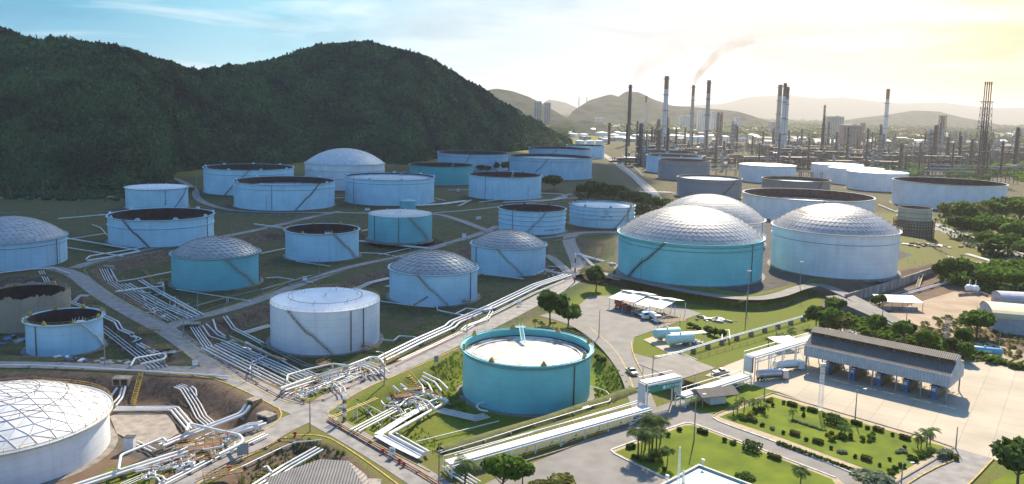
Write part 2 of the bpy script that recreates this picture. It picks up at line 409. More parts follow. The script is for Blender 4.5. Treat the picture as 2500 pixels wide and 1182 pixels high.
def kerb(pix, m, w_=.35, h=.14, z0=0.0, closed=False, terrain=True, smooth=2, base=None):
    P = [(gt(x, y) if terrain else gp(x, y, z0)).to_2d() for x, y in pix]
    if closed: P.append(P[0])
    P = resample(smooth_line(P, smooth), 2.5); zs = np.maximum(hts(P), -0.0) if base is None else np.full(len(P), base)
    mb = MB(); A = offset(P, w_/2); B = offset(P, -w_/2); k = len(P)
    v = []
    for L, e in ((A, -.1), (A, h), (B, h), (B, -.1)): v += [(p.x, p.y, z+e) for p, z in zip(L, zs)]
    mb.add(v, [(r_*k+i, r_*k+i+1, (r_+1)*k+i+1, (r_+1)*k+i) for r_ in range(3) for i in range(k-1)])
    o = tag(mb.build('kerb', m), kind='structure'); return o
ROADS = [
 ([(-150,640),(60,658),(120,652),(185,668),(235,712),(330,768),(410,808),(470,850),(540,905),(620,945),(700,985),(770,1016),(850,1060),(940,1112),(1040,1175),(1160,1260)], 7.5),
 ([(300,1270),(430,1185),(520,1135),(610,1085),(690,1040),(765,1008),(830,960),(940,910),(1060,858),(1180,800),(1290,745),(1390,690),(1418,665),(1412,640),(1398,612),(1385,580),(1410,568),(1500,566),(1560,552)], 8.0),
 ([(410,800),(450,782),(520,766),(620,738),(720,698),(850,652),(980,628),(1110,590),(1180,568),(1215,552)], 6.0),
 ([(-400,888),(0,890),(150,893),(300,898),(420,902),(520,905),(590,930)], 6.0),
 ([(180,655),(230,638),(320,618),(420,596),(560,576),(690,548),(760,530),(830,516)], 6.0),
 ([(395,425),(440,440),(478,462),(478,485),(520,505),(600,519),(830,519),(930,521),(1060,520),(1120,536),(1180,560),(1270,584),(1330,582),(1400,570)], 6.0),
 ([(1060,520),(1160,512),(1260,500),(1350,488),(1420,482)], 5.0),
 ([(-200,485),(100,482),(300,480),(400,470),(470,462)], 6.0),
 ([(1470,375),(1500,395),(1540,425),(1580,455),(1610,490),(1560,520)], 11.0),
 ([(1350,488),(1400,470),(1440,480),(1430,500)], 5.0),
]
for p, wd in ROADS: road('road', p, wd)
road('plateau_road', [(1405,678),(1440,684),(1500,694),(1600,712),(1720,738),(1830,752),(1900,738),(1960,712),(2010,716),(2080,742),(2150,775),(2205,798)], 6.0, asphalt2,
     zf=lambda P: np.array([4.0*min(1, max(0, (i/len(P)-.0)/.1))*(1 if i/len(P) < .72 else max(0, 1-(i/len(P)-.72)/.28)) for i in range(len(P))])*.98+.1)
# ------------------------------------------------------------------ cloud, hills, haze
def hill_mesh(name, prof, foot, m, back=500, nt_=60, noise_amp=6, seed=0, slope=.55, step=6):
    """ridge whose crest follows a measured skyline; foot gives the pixel row where the hill meets the ground"""
    pxs = np.arange(prof[0][0], prof[-1][0]+1, step)
    cyv = np.interp(pxs, [p[0] for p in prof], [p[1] for p in prof]); fyv = np.interp(pxs, [p[0] for p in foot], [p[1] for p in foot])
    V = []; info = []
    for px, cy_, fy in zip(pxs, cyv, fyv):
        f = gp(px, fy); dfo = f.y
        d = ray(px, cy_); k = d.z/d.y        # height = CAMH + k*Y at the crest
        # crest where the slope from the foot meets the sight line
        Yc = (CAMH+slope*dfo)/(slope-k) if slope > k else dfo*2
        Yc = max(Yc, dfo+20); hc = CAMH+k*Yc; dx = d.x/d.y
        row = []
        for i in range(nt_+1):
            t = i/nt_
            if t <= .5:
                s_ = t/.5; yy = dfo+(Yc-dfo)*s_; z = hc*(s_*.80+.20*math.sin(s_*math.pi/2))
                z = min(z, CAMH+k*yy-0.5) if s_ < .96 and k > 0 and False else z
            else:
                s_ = (t-.5)/.5; yy = Yc+back*s_; z = hc*(1-s_*s_*(3-2*s_))
            nz_ = mnoise.fractal(Vector((dx*yy*.012+seed, yy*.012, seed)), 1.0, 2.0, 4)
            ed = min(1, 4*min(t, 1-t)); fall = 1.0 if t < .40 or t > .62 else .12
            z += nz_*noise_amp*ed*fall - (6 if t in (0, 1) else 0)
            row.append((dx*yy, yy, z))
        V.append(row)
    V = np.array(V); n, m_ = V.shape[:2]; idx = np.arange(n*m_).reshape(n, m_)
    fs = np.stack([idx[:-1, :-1], idx[1:, :-1], idx[1:, 1:], idx[:-1, 1:]], -1).reshape(-1, 4)
    o = np_mesh(name, V.reshape(-1, 3), fs, m); tag(o, kind='structure')
    return o, V
hill_soil = mat('hill_undergrowth', (.030, .045, .014), .95, var=.3, scale=.03, coords='Position', spec=.1)
far_green = mat('far_forest', (.045, .062, .040), .95, var=.4, scale=.02, coords='Position', spec=.1, detail=10, bump=1.0, bscale=.05)
SKYLINE = [(-260,30),(-100,52),(0,74),(60,97),(95,108),(165,105),(230,118),(290,124),(350,138),(400,158),(440,174),(482,184),(560,172),(640,159),(700,149),(740,132),(780,119),(850,110),(900,114),(980,129),(1050,154),(1100,182),(1150,212),(1200,244),(1260,277),(1310,305),(1350,330),(1392,353)]
FOOT = [(-260,480),(300,472),(400,448),(420,420),(500,412),(700,400),(760,395),(1000,402),(1060,388),(1290,366),(1395,356)]
hill, HV = hill_mesh('forest_hill', SKYLINE, FOOT, hill_soil, noise_amp=9, slope=.50)
print('hill crest max', HV[..., 2].max(), 'y range', HV[..., 1].min(), HV[..., 1].max())
def leafmat(name, c1, c2, scale=.05, coords='Position', trans=.38):
    m = mat(name, c1, .75, col2=c2, scale=scale, coords=coords, spec=.25, detail=8, sharp=1.2)
    t = m.node_tree; b = t.nodes['Principled BSDF']; o = [n for n in t.nodes if n.type == 'OUTPUT_MATERIAL'][0]
    tr = t.nodes.new('ShaderNodeBsdfTranslucent'); ms = t.nodes.new('ShaderNodeMixShader'); ms.inputs[0].default_value = trans
    src = b.inputs['Base Color'].links[0].from_socket; t.links.new(src, tr.inputs[0])
    t.links.new(b.outputs[0], ms.inputs[1]); t.links.new(tr.outputs[0], ms.inputs[2]); t.links.new(ms.outputs[0], o.inputs[0])
    return m
def leaf_cloud(n, rad, size, seed, squash=.8, shell=.55, lumps=0):
    """n leaf-clump quads spread through an uneven crown volume, numpy (4n,3)"""
    r_ = np.random.RandomState(seed); d = r_.normal(size=(n, 3)); d /= np.linalg.norm(d, axis=1)[:, None]
    rr = rad*(shell+(1-shell)*r_.rand(n)**.6)[:, None]
    c = d*rr
    if lumps:
        L = r_.normal(size=(lumps, 3)); L /= np.linalg.norm(L, axis=1)[:, None]; L[:, 2] = np.abs(L[:, 2])*.9-.25
        L *= rad*(.35+.35*r_.rand(lumps))[:, None]; pick = r_.randint(0, lumps, n); lr = rad*(.30+.25*r_.rand(lumps))
        c = L[pick]+d*(lr[pick]*(.6+.45*r_.rand(n)))[:, None]
    c[:, 2] *= squash
    a = r_.normal(size=(n, 3)); a /= np.linalg.norm(a, axis=1)[:, None]
    b = np.cross(a, d+r_.normal(size=(n, 3))*.5); b /= np.linalg.norm(b, axis=1)[:, None]+1e-9
    s_ = size*(.6+.8*r_.rand(n))[:, None]
    return np.stack([c-a*s_-b*s_*.6, c+a*s_-b*s_*.5, c+a*s_*.8+b*s_*.6, c-a*s_*.7+b*s_*.5], 1)
# forest over the hill: uncountable, one object
forest_leaf = leafmat('forest_leaves', (.070, .150, .055), (.014, .044, .030), scale=.016, trans=.10)
tmpl = [leaf_cloud(26, 1.0, .34, s_, squash=.85, shell=.7) for s_ in range(6)]
rs = np.random.RandomState(5); nH, mH = HV.shape[:2]
NC = 44000; iu = rs.rand(NC)*(nH-1.001); iv = rs.rand(NC)*(mH-1)*.60
w_ = None
i0 = iu.astype(int); j0 = iv.astype(int); fu = (iu-i0)[:, None]; fv = (iv-j0)[:, None]
pts = (HV[i0, j0]*(1-fu)*(1-fv)+HV[i0+1, j0]*fu*(1-fv)+HV[i0, j0+1]*(1-fu)*fv+HV[i0+1, j0+1]*fu*fv)
big = .5+.9*np.array([mnoise.noise(Vector(p*.02))*.5+.5 for p in pts])
rad = (2.3+2.9*rs.rand(NC)**1.5)*big*np.clip(pts[:, 1]/900, .75, 1.5)
tall = rs.rand(NC) < .12
FV = []
for k in range(6):
    s_ = np.arange(NC) % 6 == k; p = pts[s_]; r_ = rad[s_]; an = rs.rand(len(p))*6.28; T_ = tmpl[k]
    cs, sn = np.cos(an)[:, None, None], np.sin(an)[:, None, None]
    x = T_[None, ..., 0]*cs-T_[None, ..., 1]*sn; y = T_[None, ..., 0]*sn+T_[None, ..., 1]*cs; z = np.broadcast_to(T_[None, ..., 2], x.shape)*np.where(tall[s_], 1.4, 1.0)[:, None, None]
    xyz = np.stack([x, y, z], -1)*r_[:, None, None, None]+p[:, None, None, :]+np.array([0, 0, 1.0])*r_[:, None, None, None]*.5
    FV.append(xyz.reshape(-1, 3))
FV = np.concatenate(FV); fo = np_mesh('forest', FV, np.arange(len(FV)).reshape(-1, 4), forest_leaf, smooth=False)
tag(fo, kind='stuff')

# unseen cloud added above the frame, outlined to shade the hill and left tank farm
SH = [(-900,905),(0,903),(250,897),(420,880),(560,858),(640,872),(780,880),(900,858),(1060,812),(1180,770),(1290,728),(1360,700),(1440,668),(1490,640),(1500,600),(1560,548),(1640,500),(1600,440),(1540,405),(1440,395),(1340,380),(1262,370)]
CLZ = 1150.0; kx = CLZ/math.tan(SUN_EL)
sh = [gp(x, y) for x, y in SH]; sh = [Vector((p.x+kx*math.sin(SUN_AZ), p.y+kx*math.cos(SUN_AZ))) for p in sh]
e_ = sh[-1]; sh += [e_+Vector((-120, 500)), e_+Vector((-350, 1100)), e_+Vector((-1500, 1150)), e_+Vector((-2500, 900)), sh[0]+Vector((-700, 300))]
xs = [p.x for p in sh]; ys = [p.y for p in sh]
ax_ = np.arange(min(xs)-60, max(xs)+60, 14.0); ay_ = np.arange(min(ys)-60, max(ys)+60, 14.0); AX, AY = np.meshgrid(ax_, ay_)
wob = np.array([mnoise.fractal(Vector((x*.012, y*.012, 3.3)), .8, 2.0, 4) for x, y in zip(AX.ravel(), AY.ravel())]).reshape(AX.shape)
sdv = seg_dist(AX, AY, sh)+wob*14
body = np.sqrt(np.clip(sdv, 0, None)/120); topz = CLZ+np.minimum(body, 1.6)*(60+50*wob); botz = CLZ-np.minimum(body, 1.2)*(12+10*wob)
n_, m_ = AX.shape; idx = np.arange(n_*m_).reshape(n_, m_); ins = sdv > 0
q = ins[:-1, :-1] & ins[1:, :-1] & ins[1:, 1:] & ins[:-1, 1:]
ft = np.stack([idx[:-1, :-1], idx[:-1, 1:], idx[1:, 1:], idx[1:, :-1]], -1)[q]
vt = np.stack([AX, AY, topz], -1).reshape(-1, 3); vb = np.stack([AX, AY, botz], -1).reshape(-1, 3)
cm = bpy.data.materials.new('shade_cloud_shell'); cm.use_nodes = True; t = cm.node_tree; t.nodes.clear()
o_ = t.nodes.new('ShaderNodeOutputMaterial'); d_ = t.nodes.new('ShaderNodeBsdfDiffuse'); d_.inputs[0].default_value = (.85, .86, .88, 1)
tl = t.nodes.new('ShaderNodeBsdfTranslucent'); tl.inputs[0].default_value = (.80, .83, .88, 1); ms = t.nodes.new('ShaderNodeMixShader'); ms.inputs[0].default_value = .5
t.links.new(d_.outputs[0], ms.inputs[1]); t.links.new(tl.outputs[0], ms.inputs[2]); tp = t.nodes.new('ShaderNodeBsdfTransparent'); m3 = t.nodes.new('ShaderNodeMixShader'); m3.inputs[0].default_value = .22   # a thin cloud: part of the sun comes through
t.links.new(ms.outputs[0], m3.inputs[1]); t.links.new(tp.outputs[0], m3.inputs[2]); t.links.new(m3.outputs[0], o_.inputs[0])
cl = np_mesh('shade_cloud', np.concatenate([vt, vb]), np.concatenate([ft, ft[:, ::-1]+len(vt)]), cm); tag(cl, kind='stuff')

# far hills, each its own distance
def far_hill(name, prof, dist, slope, back, step=8, amp=10, seed=1, m=far_green):
    return hill_mesh(name, prof, [(x, 266+(x-1250)*.023+CAMH*F/dist) for x in (prof[0][0], prof[-1][0])], m, back=back, nt_=28, noise_amp=amp, seed=seed, slope=slope, step=step)[0]
far_hill('far_hill', [(1150,240),(1180,222),(1210,216),(1250,222),(1290,236),(1320,250),(1350,268),(1385,290),(1410,305)], 3600, .34, 900, seed=4, amp=9)
far_hill('far_hill', [(1350,300),(1385,288),(1400,270),(1440,244),(1490,230),(1510,236),(1530,222),(1560,225),(1590,240),(1640,258),(1700,262),(1760,268),(1800,272),(1840,284),(1880,298)], 4200, .30, 1500, seed=9, amp=10)
far_hill('far_hill', [(1330,318),(1350,300),(1390,292),(1430,294),(1470,300),(1500,318)], 2600, .25, 250, seed=2, amp=4)
far_hill('far_hill', [(2020,300),(2100,288),(2160,281),(2230,270),(2290,272),(2340,285),(2400,296),(2440,304)], 6000, .22, 1200, seed=7, amp=5)
far_hill('mountain_range', [(1310,262),(1340,242),(1380,250),(1420,268)], 11000, .3, 3000, seed=12, amp=20)
far_hill('mountain_range', [(1540,280),(1640,262),(1700,256),(1760,254),(1830,236),(1920,232),(2000,240),(2060,237),(2130,246),(2200,252),(2300,250),(2420,264),(2500,262),(2700,270)], 13000, .12, 4000, seed=15, amp=24, step=10)
# air
HZ = 460.0
hb = MB(); hb.box((0, 8000, (HZ-40)/2), (36000, 34000, HZ+40))
hm = bpy.data.materials.new('haze_air'); hm.use_nodes = True; t = hm.node_tree; t.nodes.clear()
o_ = t.nodes.new('ShaderNodeOutputMaterial'); pv = t.nodes.new('ShaderNodeVolumePrincipled'); t.links.new(pv.outputs[0], o_.inputs['Volume'])
pv.inputs['Color'].default_value = (.98, .90, .87, 1); pv.inputs['Density'].default_value = .000048; pv.inputs['Anisotropy'].default_value = .25
haze = hb.build('haze', hm); tag(haze, kind='stuff')
# ------------------------------------------------------------------ storage tanks
def solve_tank(xL, xR, yrim, ybase, zb):
    """centre, radius and height of an upright cylinder from its outline in the photo"""
    a = np.linspace(0, 2*np.pi, 361)[:-1]
    pp = np.array(fw); pr = np.array(rt); pu = np.array(up)
    def scr(x, y, r_, z):
        P = np.stack([x+r_*np.cos(a), y+r_*np.sin(a), 0*a+z-CAMH], -1); d = P@pp
        return 1250+F*(P@pr)/d, CY-F*(P@pu)/d
    def res(v):
        X, Y, r_, H_ = v; tx, ty = scr(X, Y, r_, zb+H_); bx, by = scr(X, Y, r_, zb)
        return np.array([tx.min()-xL, tx.max()-xR, ty.max()-yrim, by.max()-ybase])
    p = gp((xL+xR)/2, ybase, zb); r0_ = (xR-xL)/2/F*p.y; v = np.array([p.x, p.y+r0_, r0_, 12.0])
    for _ in range(25):
        r_ = res(v); J = np.zeros((4, 4))
        for j in range(4):
            q = v.copy(); q[j] += .01; J[:, j] = (res(q)-r_)/.01
        v = v-np.linalg.solve(J, r_)*.9
    return v
def paint(name, col, stain=(.35, .22, .14), amt=.35, rough=.5, courses=0.0, streak=1.0):
    """painted plate steel with vertical rust and water streaks"""
    m = bpy.data.materials.new(name); m.use_nodes = True; t = m.node_tree; b = t.nodes['Principled BSDF']; b.inputs['Roughness'].default_value = rough
    b.inputs['Specular IOR Level'].default_value = .35
    tcn = t.nodes.new('ShaderNodeTexCoord'); oi = t.nodes.new('ShaderNodeObjectInfo')
    ad = t.nodes.new('ShaderNodeVectorMath'); ad.operation = 'ADD'; t.links.new(tcn.outputs['Object'], ad.inputs[0]); t.links.new(oi.outputs['Location'], ad.inputs[1])
    def noi(sc, st, det=6):
        mp = t.nodes.new('ShaderNodeMapping'); mp.inputs['Scale'].default_value = st; t.links.new(ad.outputs[0], mp.inputs[0])
        n = t.nodes.new('ShaderNodeTexNoise'); n.inputs['Scale'].default_value = sc; n.inputs['Detail'].default_value = det; t.links.new(mp.outputs[0], n.inputs['Vector']); return n.outputs[0]
    def rng(v, lo, hi, o0=0., o1=1.):
        n = t.nodes.new('ShaderNodeMapRange'); t.links.new(v, n.inputs[0]); n.inputs[1].default_value = lo; n.inputs[2].default_value = hi; n.inputs[3].default_value = o0; n.inputs[4].default_value = o1; return n.outputs[0]
    def mx(f, c1, c2):
        n = t.nodes.new('ShaderNodeMix'); n.data_type = 'RGBA'
        for i, v in ((0, f), (6, c1), (7, c2)):
            if isinstance(v, tuple): n.inputs[i].default_value = v+(1,)
            elif isinstance(v, float): n.inputs[i].default_value = v
            else: t.links.new(v, n.inputs[i])
        return n.outputs[2]
    c = mx(rng(noi(.12, (1, 1, 1)), .35, .65), col, tuple(x*.86 for x in col))
    c = mx(rng(noi(.6, (1, 1, .06)), .52, .74, 0., amt*.6), c, tuple(x*.45+s_*.4 for x, s_ in zip(col, stain)))
    c = mx(rng(noi(1.4, (1, 1, .35)), .66, .80, 0., amt), c, stain)
    if courses:
        mp = t.nodes.new('ShaderNodeSeparateXYZ'); t.links.new(tcn.outputs['Object'], mp.inputs[0])
        f_ = t.nodes.new('ShaderNodeMath'); f_.operation = 'FRACT'; dv = t.nodes.new('ShaderNodeMath'); dv.operation = 'DIVIDE'; dv.inputs[1].default_value = courses
        t.links.new(mp.outputs[2], dv.inputs[0]); t.links.new(dv.outputs[0], f_.inputs[0])
        c = mx(rng(f_.outputs[0], .05, .035, 0., .55), c, tuple(x*.6 for x in col))
    t.links.new(c, b.inputs['Base Color']); return m
P_white = paint('white_paint', (.76, .77, .78), amt=.40, courses=2.4)
P_pale = paint('white_paint_blue_shade', (.50, .74, .85), amt=.50, courses=2.4)  # blue of the shaded side is put into this white tank paint
P_pale2 = paint('stained_paint_blue_shade', (.42, .62, .74), amt=.75, courses=2.4)  # stained version, with the same blue shade in its colour
P_teal = paint('teal_paint', (.18, .57, .60), amt=.30, courses=2.4)
P_teal2 = paint('faded_teal_paint', (.17, .52, .56), amt=.45, courses=2.4)
P_green = paint('sea_green_paint', (.08, .46, .46), amt=.25, courses=2.4)
P_grey = paint('grey_primer_paint', (.26, .27, .29), amt=.4, courses=2.4)
P_brown = paint('brown_oxide_paint', (.28, .24, .22), amt=.5, courses=2.4)
P_cream = paint('old_cream_paint', (.48, .42, .32), stain=(.20, .13, .09), amt=.8, courses=2.0)
P_rust = paint('rusty_scaffold_sheet', (.40, .31, .23), stain=(.22, .13, .08), amt=.8)
M_inner = mat('dark_inner_wall', (.050, .026, .024), .85, var=.3, scale=.3)  # very dark brown inside of the open tanks
M_innerbrown = mat('rusty_inner_wall', (.085, .045, .035), .85, var=.3, scale=.3)
M_innerteal = mat('teal_inner_wall', (.09, .42, .44), .5, var=.1, scale=.3)
M_seal = mat('black_seal', (.012, .012, .014), .8)
M_deckw = mat('white_deck_plates', (.74, .70, .64), .5, col2=(.36, .30, .25), scale=.28, detail=3, sharp=2.2)
M_deckb = mat('pale_deck_plates', (.40, .52, .58), .5, var=.2, scale=.3)
M_deckd = mat('dark_deck_plates', (.05, .032, .03), .8, var=.3, scale=.3)
M_rust = mat('rusty_steel', (.20, .105, .065), .8, var=.3, scale=1.2)
M_steel = mat('grey_steel', (.30, .30, .30), .5, metal=.3, var=.15, scale=.8)
M_dark = mat('dark_steel', (.05, .05, .055), .6, var=.2, scale=.8)
M_wsteel = mat('white_painted_steel', (.78, .78, .76), .4, var=.10, scale=.6)
M_ysteel = mat('yellow_painted_steel', (.55, .36, .05), .5, var=.25, scale=.8)
M_red = mat('red_painted_steel', (.42, .05, .035), .5, var=.2, scale=.8)
M_found = mat('tank_foundation', (.24, .21, .18), .9, var=.25, scale=.5)
def dome_mat(name, c1, c2, rough=.38, metal=.85):
    m = bpy.data.materials.new(name); m.use_nodes = True; t = m.node_tree; b = t.nodes['Principled BSDF']; b.inputs['Metallic'].default_value = metal; b.inputs['Roughness'].default_value = rough
    a = t.nodes.new('ShaderNodeAttribute'); a.attribute_name = 'panel'; n = t.nodes.new('ShaderNodeMix'); n.data_type = 'RGBA'; t.links.new(a.outputs['Fac'], n.inputs[0])
    n.inputs[6].default_value = c1+(1,); n.inputs[7].default_value = c2+(1,)
    tcn = t.nodes.new('ShaderNodeTexCoord'); nz_ = t.nodes.new('ShaderNodeTexNoise'); nz_.inputs['Scale'].default_value = .35; nz_.inputs['Detail'].default_value = 6; t.links.new(tcn.outputs['Object'], nz_.inputs['Vector'])
    r_ = t.nodes.new('ShaderNodeMapRange'); t.links.new(nz_.outputs[0], r_.inputs[0]); r_.inputs[1].default_value = .3; r_.inputs[2].default_value = .75; r_.inputs[3].default_value = .75; r_.inputs[4].default_value = 1.05
    v_ = t.nodes.new('ShaderNodeVectorMath'); v_.operation = 'SCALE'; t.links.new(n.outputs[2], v_.inputs[0]); t.links.new(r_.outputs[0], v_.inputs['Scale'])
    t.links.new(v_.outputs[0], b.inputs['Base Color']); return m
D_alu = dome_mat('aluminium_dome_panels', (.42, .405, .395), (.50, .475, .45), rough=.42, metal=.35)
D_white = dome_mat('white_dome_panels', (.60, .61, .62), (.70, .69, .67), .5, .1)
D_blue = dome_mat('weathered_dome_panels', (.40, .41, .43), (.48, .485, .49), .62, .15)
M_strut = mat('dome_strut', (.25, .21, .18), .6, metal=.0, var=.2, scale=1)
M_strutw = mat('dome_strut_pale', (.60, .55, .50), .5, metal=.2, var=.2, scale=1)

def geo_dome(parent, Rr, z0, rise, rings, seg, m, ms, sw=.16, seed=0, struts=True):
    """triangulated panel dome: spherical cap, rings x seg, alternate rows staggered"""
    r_ = random.Random(seed); Rs = (Rr*Rr+rise*rise)/(2*rise); th = math.asin(min(1, Rr/Rs)); b = MB(); rows = []
    for i in range(rings+1):
        k = 1-i/rings; phi = th*k
        if i == rings: rows.append([(0, 0, z0+rise)]); continue
        n = max(6, int(round(seg*math.sin(phi)/math.sin(th)/6))*6) if i else seg
        rows.append([(Rs*math.sin(phi)*math.cos(2*math.pi*(j+.5*(i % 2))/n), Rs*math.sin(phi)*math.sin(2*math.pi*(j+.5*(i % 2))/n), z0+rise-Rs+Rs*math.cos(phi)) for j in range(n)])
    tris = []; edges = set(); allv = []; base = []
    for row in rows: base.append(len(allv)); allv += row
    for i in range(rings):
        A, B = rows[i], rows[i+1]; na, nb = len(A), len(B); a = b_ = 0
        if nb == 1:
            for j in range(na): tris.append((base[i]+j, base[i]+(j+1) % na, base[i+1]))
            continue
        ang = lambda p: math.atan2(p[1], p[0]) % (2*math.pi)
        oa, ob = .5*(i % 2)/na, .5*((i+1) % 2)/nb
        while a < na or b_ < nb:
            ta = (a+1)/na+oa; tb = (b_+1)/nb+ob
            if (ta <= tb and a < na) or b_ >= nb:
                tris.append((base[i]+a % na, base[i]+(a+1) % na, base[i+1]+b_ % nb)); a += 1
            else:
                tris.append((base[i]+a % na, base[i+1]+(b_+1) % nb, base[i+1]+b_ % nb)); b_ += 1
    me = bpy.data.meshes.new('roof'); vv = []; ff = []
    if rings >= 10:      # large domes: many small panels that follow the curve
        tr2 = []
        for t_ in tris:
            p = [Vector(allv[i]) for i in t_]; tr2.append(t_ if (p[1]-p[0]).cross(p[2]-p[0]).z > 0 else (t_[0], t_[2], t_[1]))
        me.from_pydata(allv, [], tr2); me.materials.append(m); at_ = me.attributes.new('panel', 'FLOAT', 'FACE'); at_.data.foreach_set('value', [r_.random() for t_ in tris]); me.shade_smooth(); me.update()
        o = bpy.data.objects.new('roof', me); C.objects.link(o); o.parent = parent; kids.setdefault(parent.name, []).append(o); s_ = MB(); es = set()
        for t_ in tris:
            for i in range(3): es.add(tuple(sorted((t_[i], t_[(i+1) % 3]))))
        for a, b2 in es: s_.bar(Vector(allv[a])+Vector((0, 0, .03)), Vector(allv[b2])+Vector((0, 0, .06)), .075, .05)
        g = s_.build('strut_grid', ms); g.parent = o; kids.setdefault(o.name, []).append(g); return o
    for t_ in tris:
        p = [Vector(allv[i]) for i in t_]; c = sum(p, Vector())/3; k = len(vv)
        nrm = (p[1]-p[0]).cross(p[2]-p[0]).normalized()
        if nrm.z < 0: p = [p[0], p[2], p[1]]; nrm = -nrm
        vv += [tuple(q) for q in p]+[tuple(c+nrm*(.004))]; ff += [(k, k+1, k+3), (k+1, k+2, k+3), (k+2, k, k+3)]
        for i in range(3): edges.add(tuple(sorted((t_[i], t_[(i+1) % 3]))))
    me.from_pydata(vv, [], ff); me.materials.append(m); at_ = me.attributes.new('panel', 'FLOAT', 'FACE')
    vals = []
    for t_ in tris: vals += [r_.random()**1.5]*3
    at_.data.foreach_set('value', vals); me.update()
    o = bpy.data.objects.new('roof', me); C.objects.link(o); o.parent = parent; kids.setdefault(parent.name, []).append(o)
    if struts:
        s_ = MB()
        for a, b2 in edges:
            pa, pb = Vector(allv[a]), Vector(allv[b2]); s_.bar(pa+Vector((0, 0, .05)), pb+Vector((0, 0, .05)), sw, .14)
        g = s_.build('strut_grid', ms); g.parent = o; kids.setdefault(o.name, []).append(g)
    return o
def railing(R_, z, n, h=1.1, m=None, w_=.07, name='railing', parent=None, a0=0, a1=2*math.pi):
    b = MB(); full = abs(a1-a0-2*math.pi) < 1e-6
    for j in range(n+(0 if full else 1)):
        an = a0+(a1-a0)*j/n; x, y = R_*math.cos(an), R_*math.sin(an); b.bar((x, y, z), (x, y, z+h), w_)
    for hh in (h*.5, h): b.lathe([(R_-w_/2, z+hh-w_/2), (R_+w_/2, z+hh-w_/2), (R_+w_/2, z+hh+w_/2), (R_-w_/2, z+hh+w_/2), (R_-w_/2, z+hh-w_/2)], n=max(24, n), a0=a0, a1=a1)
    return b.build(name, m or M_rust, parent)
def helix_stair(parent, Rr, H, a0, a1, m, z0=0.0, w_=1.0):
    """stair climbing round the shell: stringers, treads, handrail and a landing half way"""
    b = MB(); n = max(16, int(abs(a1-a0)*Rr/1.2)); P = []
    for i in range(n+1):
        t = i/n; tt = t*1.06 if t < .47 else (.5 if t < .53 else 1-(1-t)*1.06); a = a0+(a1-a0)*t; P.append((a, z0+(H-z0)*min(1, max(0, tt))))
    pt = lambda a, r_, z: (r_*math.cos(a), r_*math.sin(a), z)
    for (a, z), (a2, z2) in zip(P[:-1], P[1:]):
        b.bar(pt(a, Rr+.12, z), pt(a2, Rr+.12, z2), .08, .32); b.bar(pt(a, Rr+w_, z), pt(a2, Rr+w_, z2), .08, .32)
        b.bar(pt(a, Rr+w_, z+1.1), pt(a2, Rr+w_, z2+1.1), .08); b.bar(pt(a, Rr+w_, z), pt(a, Rr+w_, z+1.1), .06)
        am, zm = (a+a2)/2, (z+z2)/2
        b.quad(pt(a, Rr+.12, zm), pt(a2, Rr+.12, zm), pt(a2, Rr+w_, zm), pt(a, Rr+w_, zm))
    a, z = P[-1]; c = pt(a, Rr+.6, H); b.box((c[0], c[1], H), (1.6, 1.6, .12), rz=a)
    return b.build('stair', m, parent)
def vpipe(parent, Rr, H, a, r_=.16, m=None, name='riser_pipe'):
    b = MB(); x, y = (Rr+.25)*math.cos(a), (Rr+.25)*math.sin(a)
    b.tube([(x*1.02, y*1.02, .3), (x, y, .8), (x, y, H)], r_, 7)
    for z in np.arange(2, H, 3.0): b.bar((Rr*math.cos(a), Rr*math.sin(a), z), (x, y, z), .18)
    return b.build(name, m or M_rust, parent)
TANKS = {}
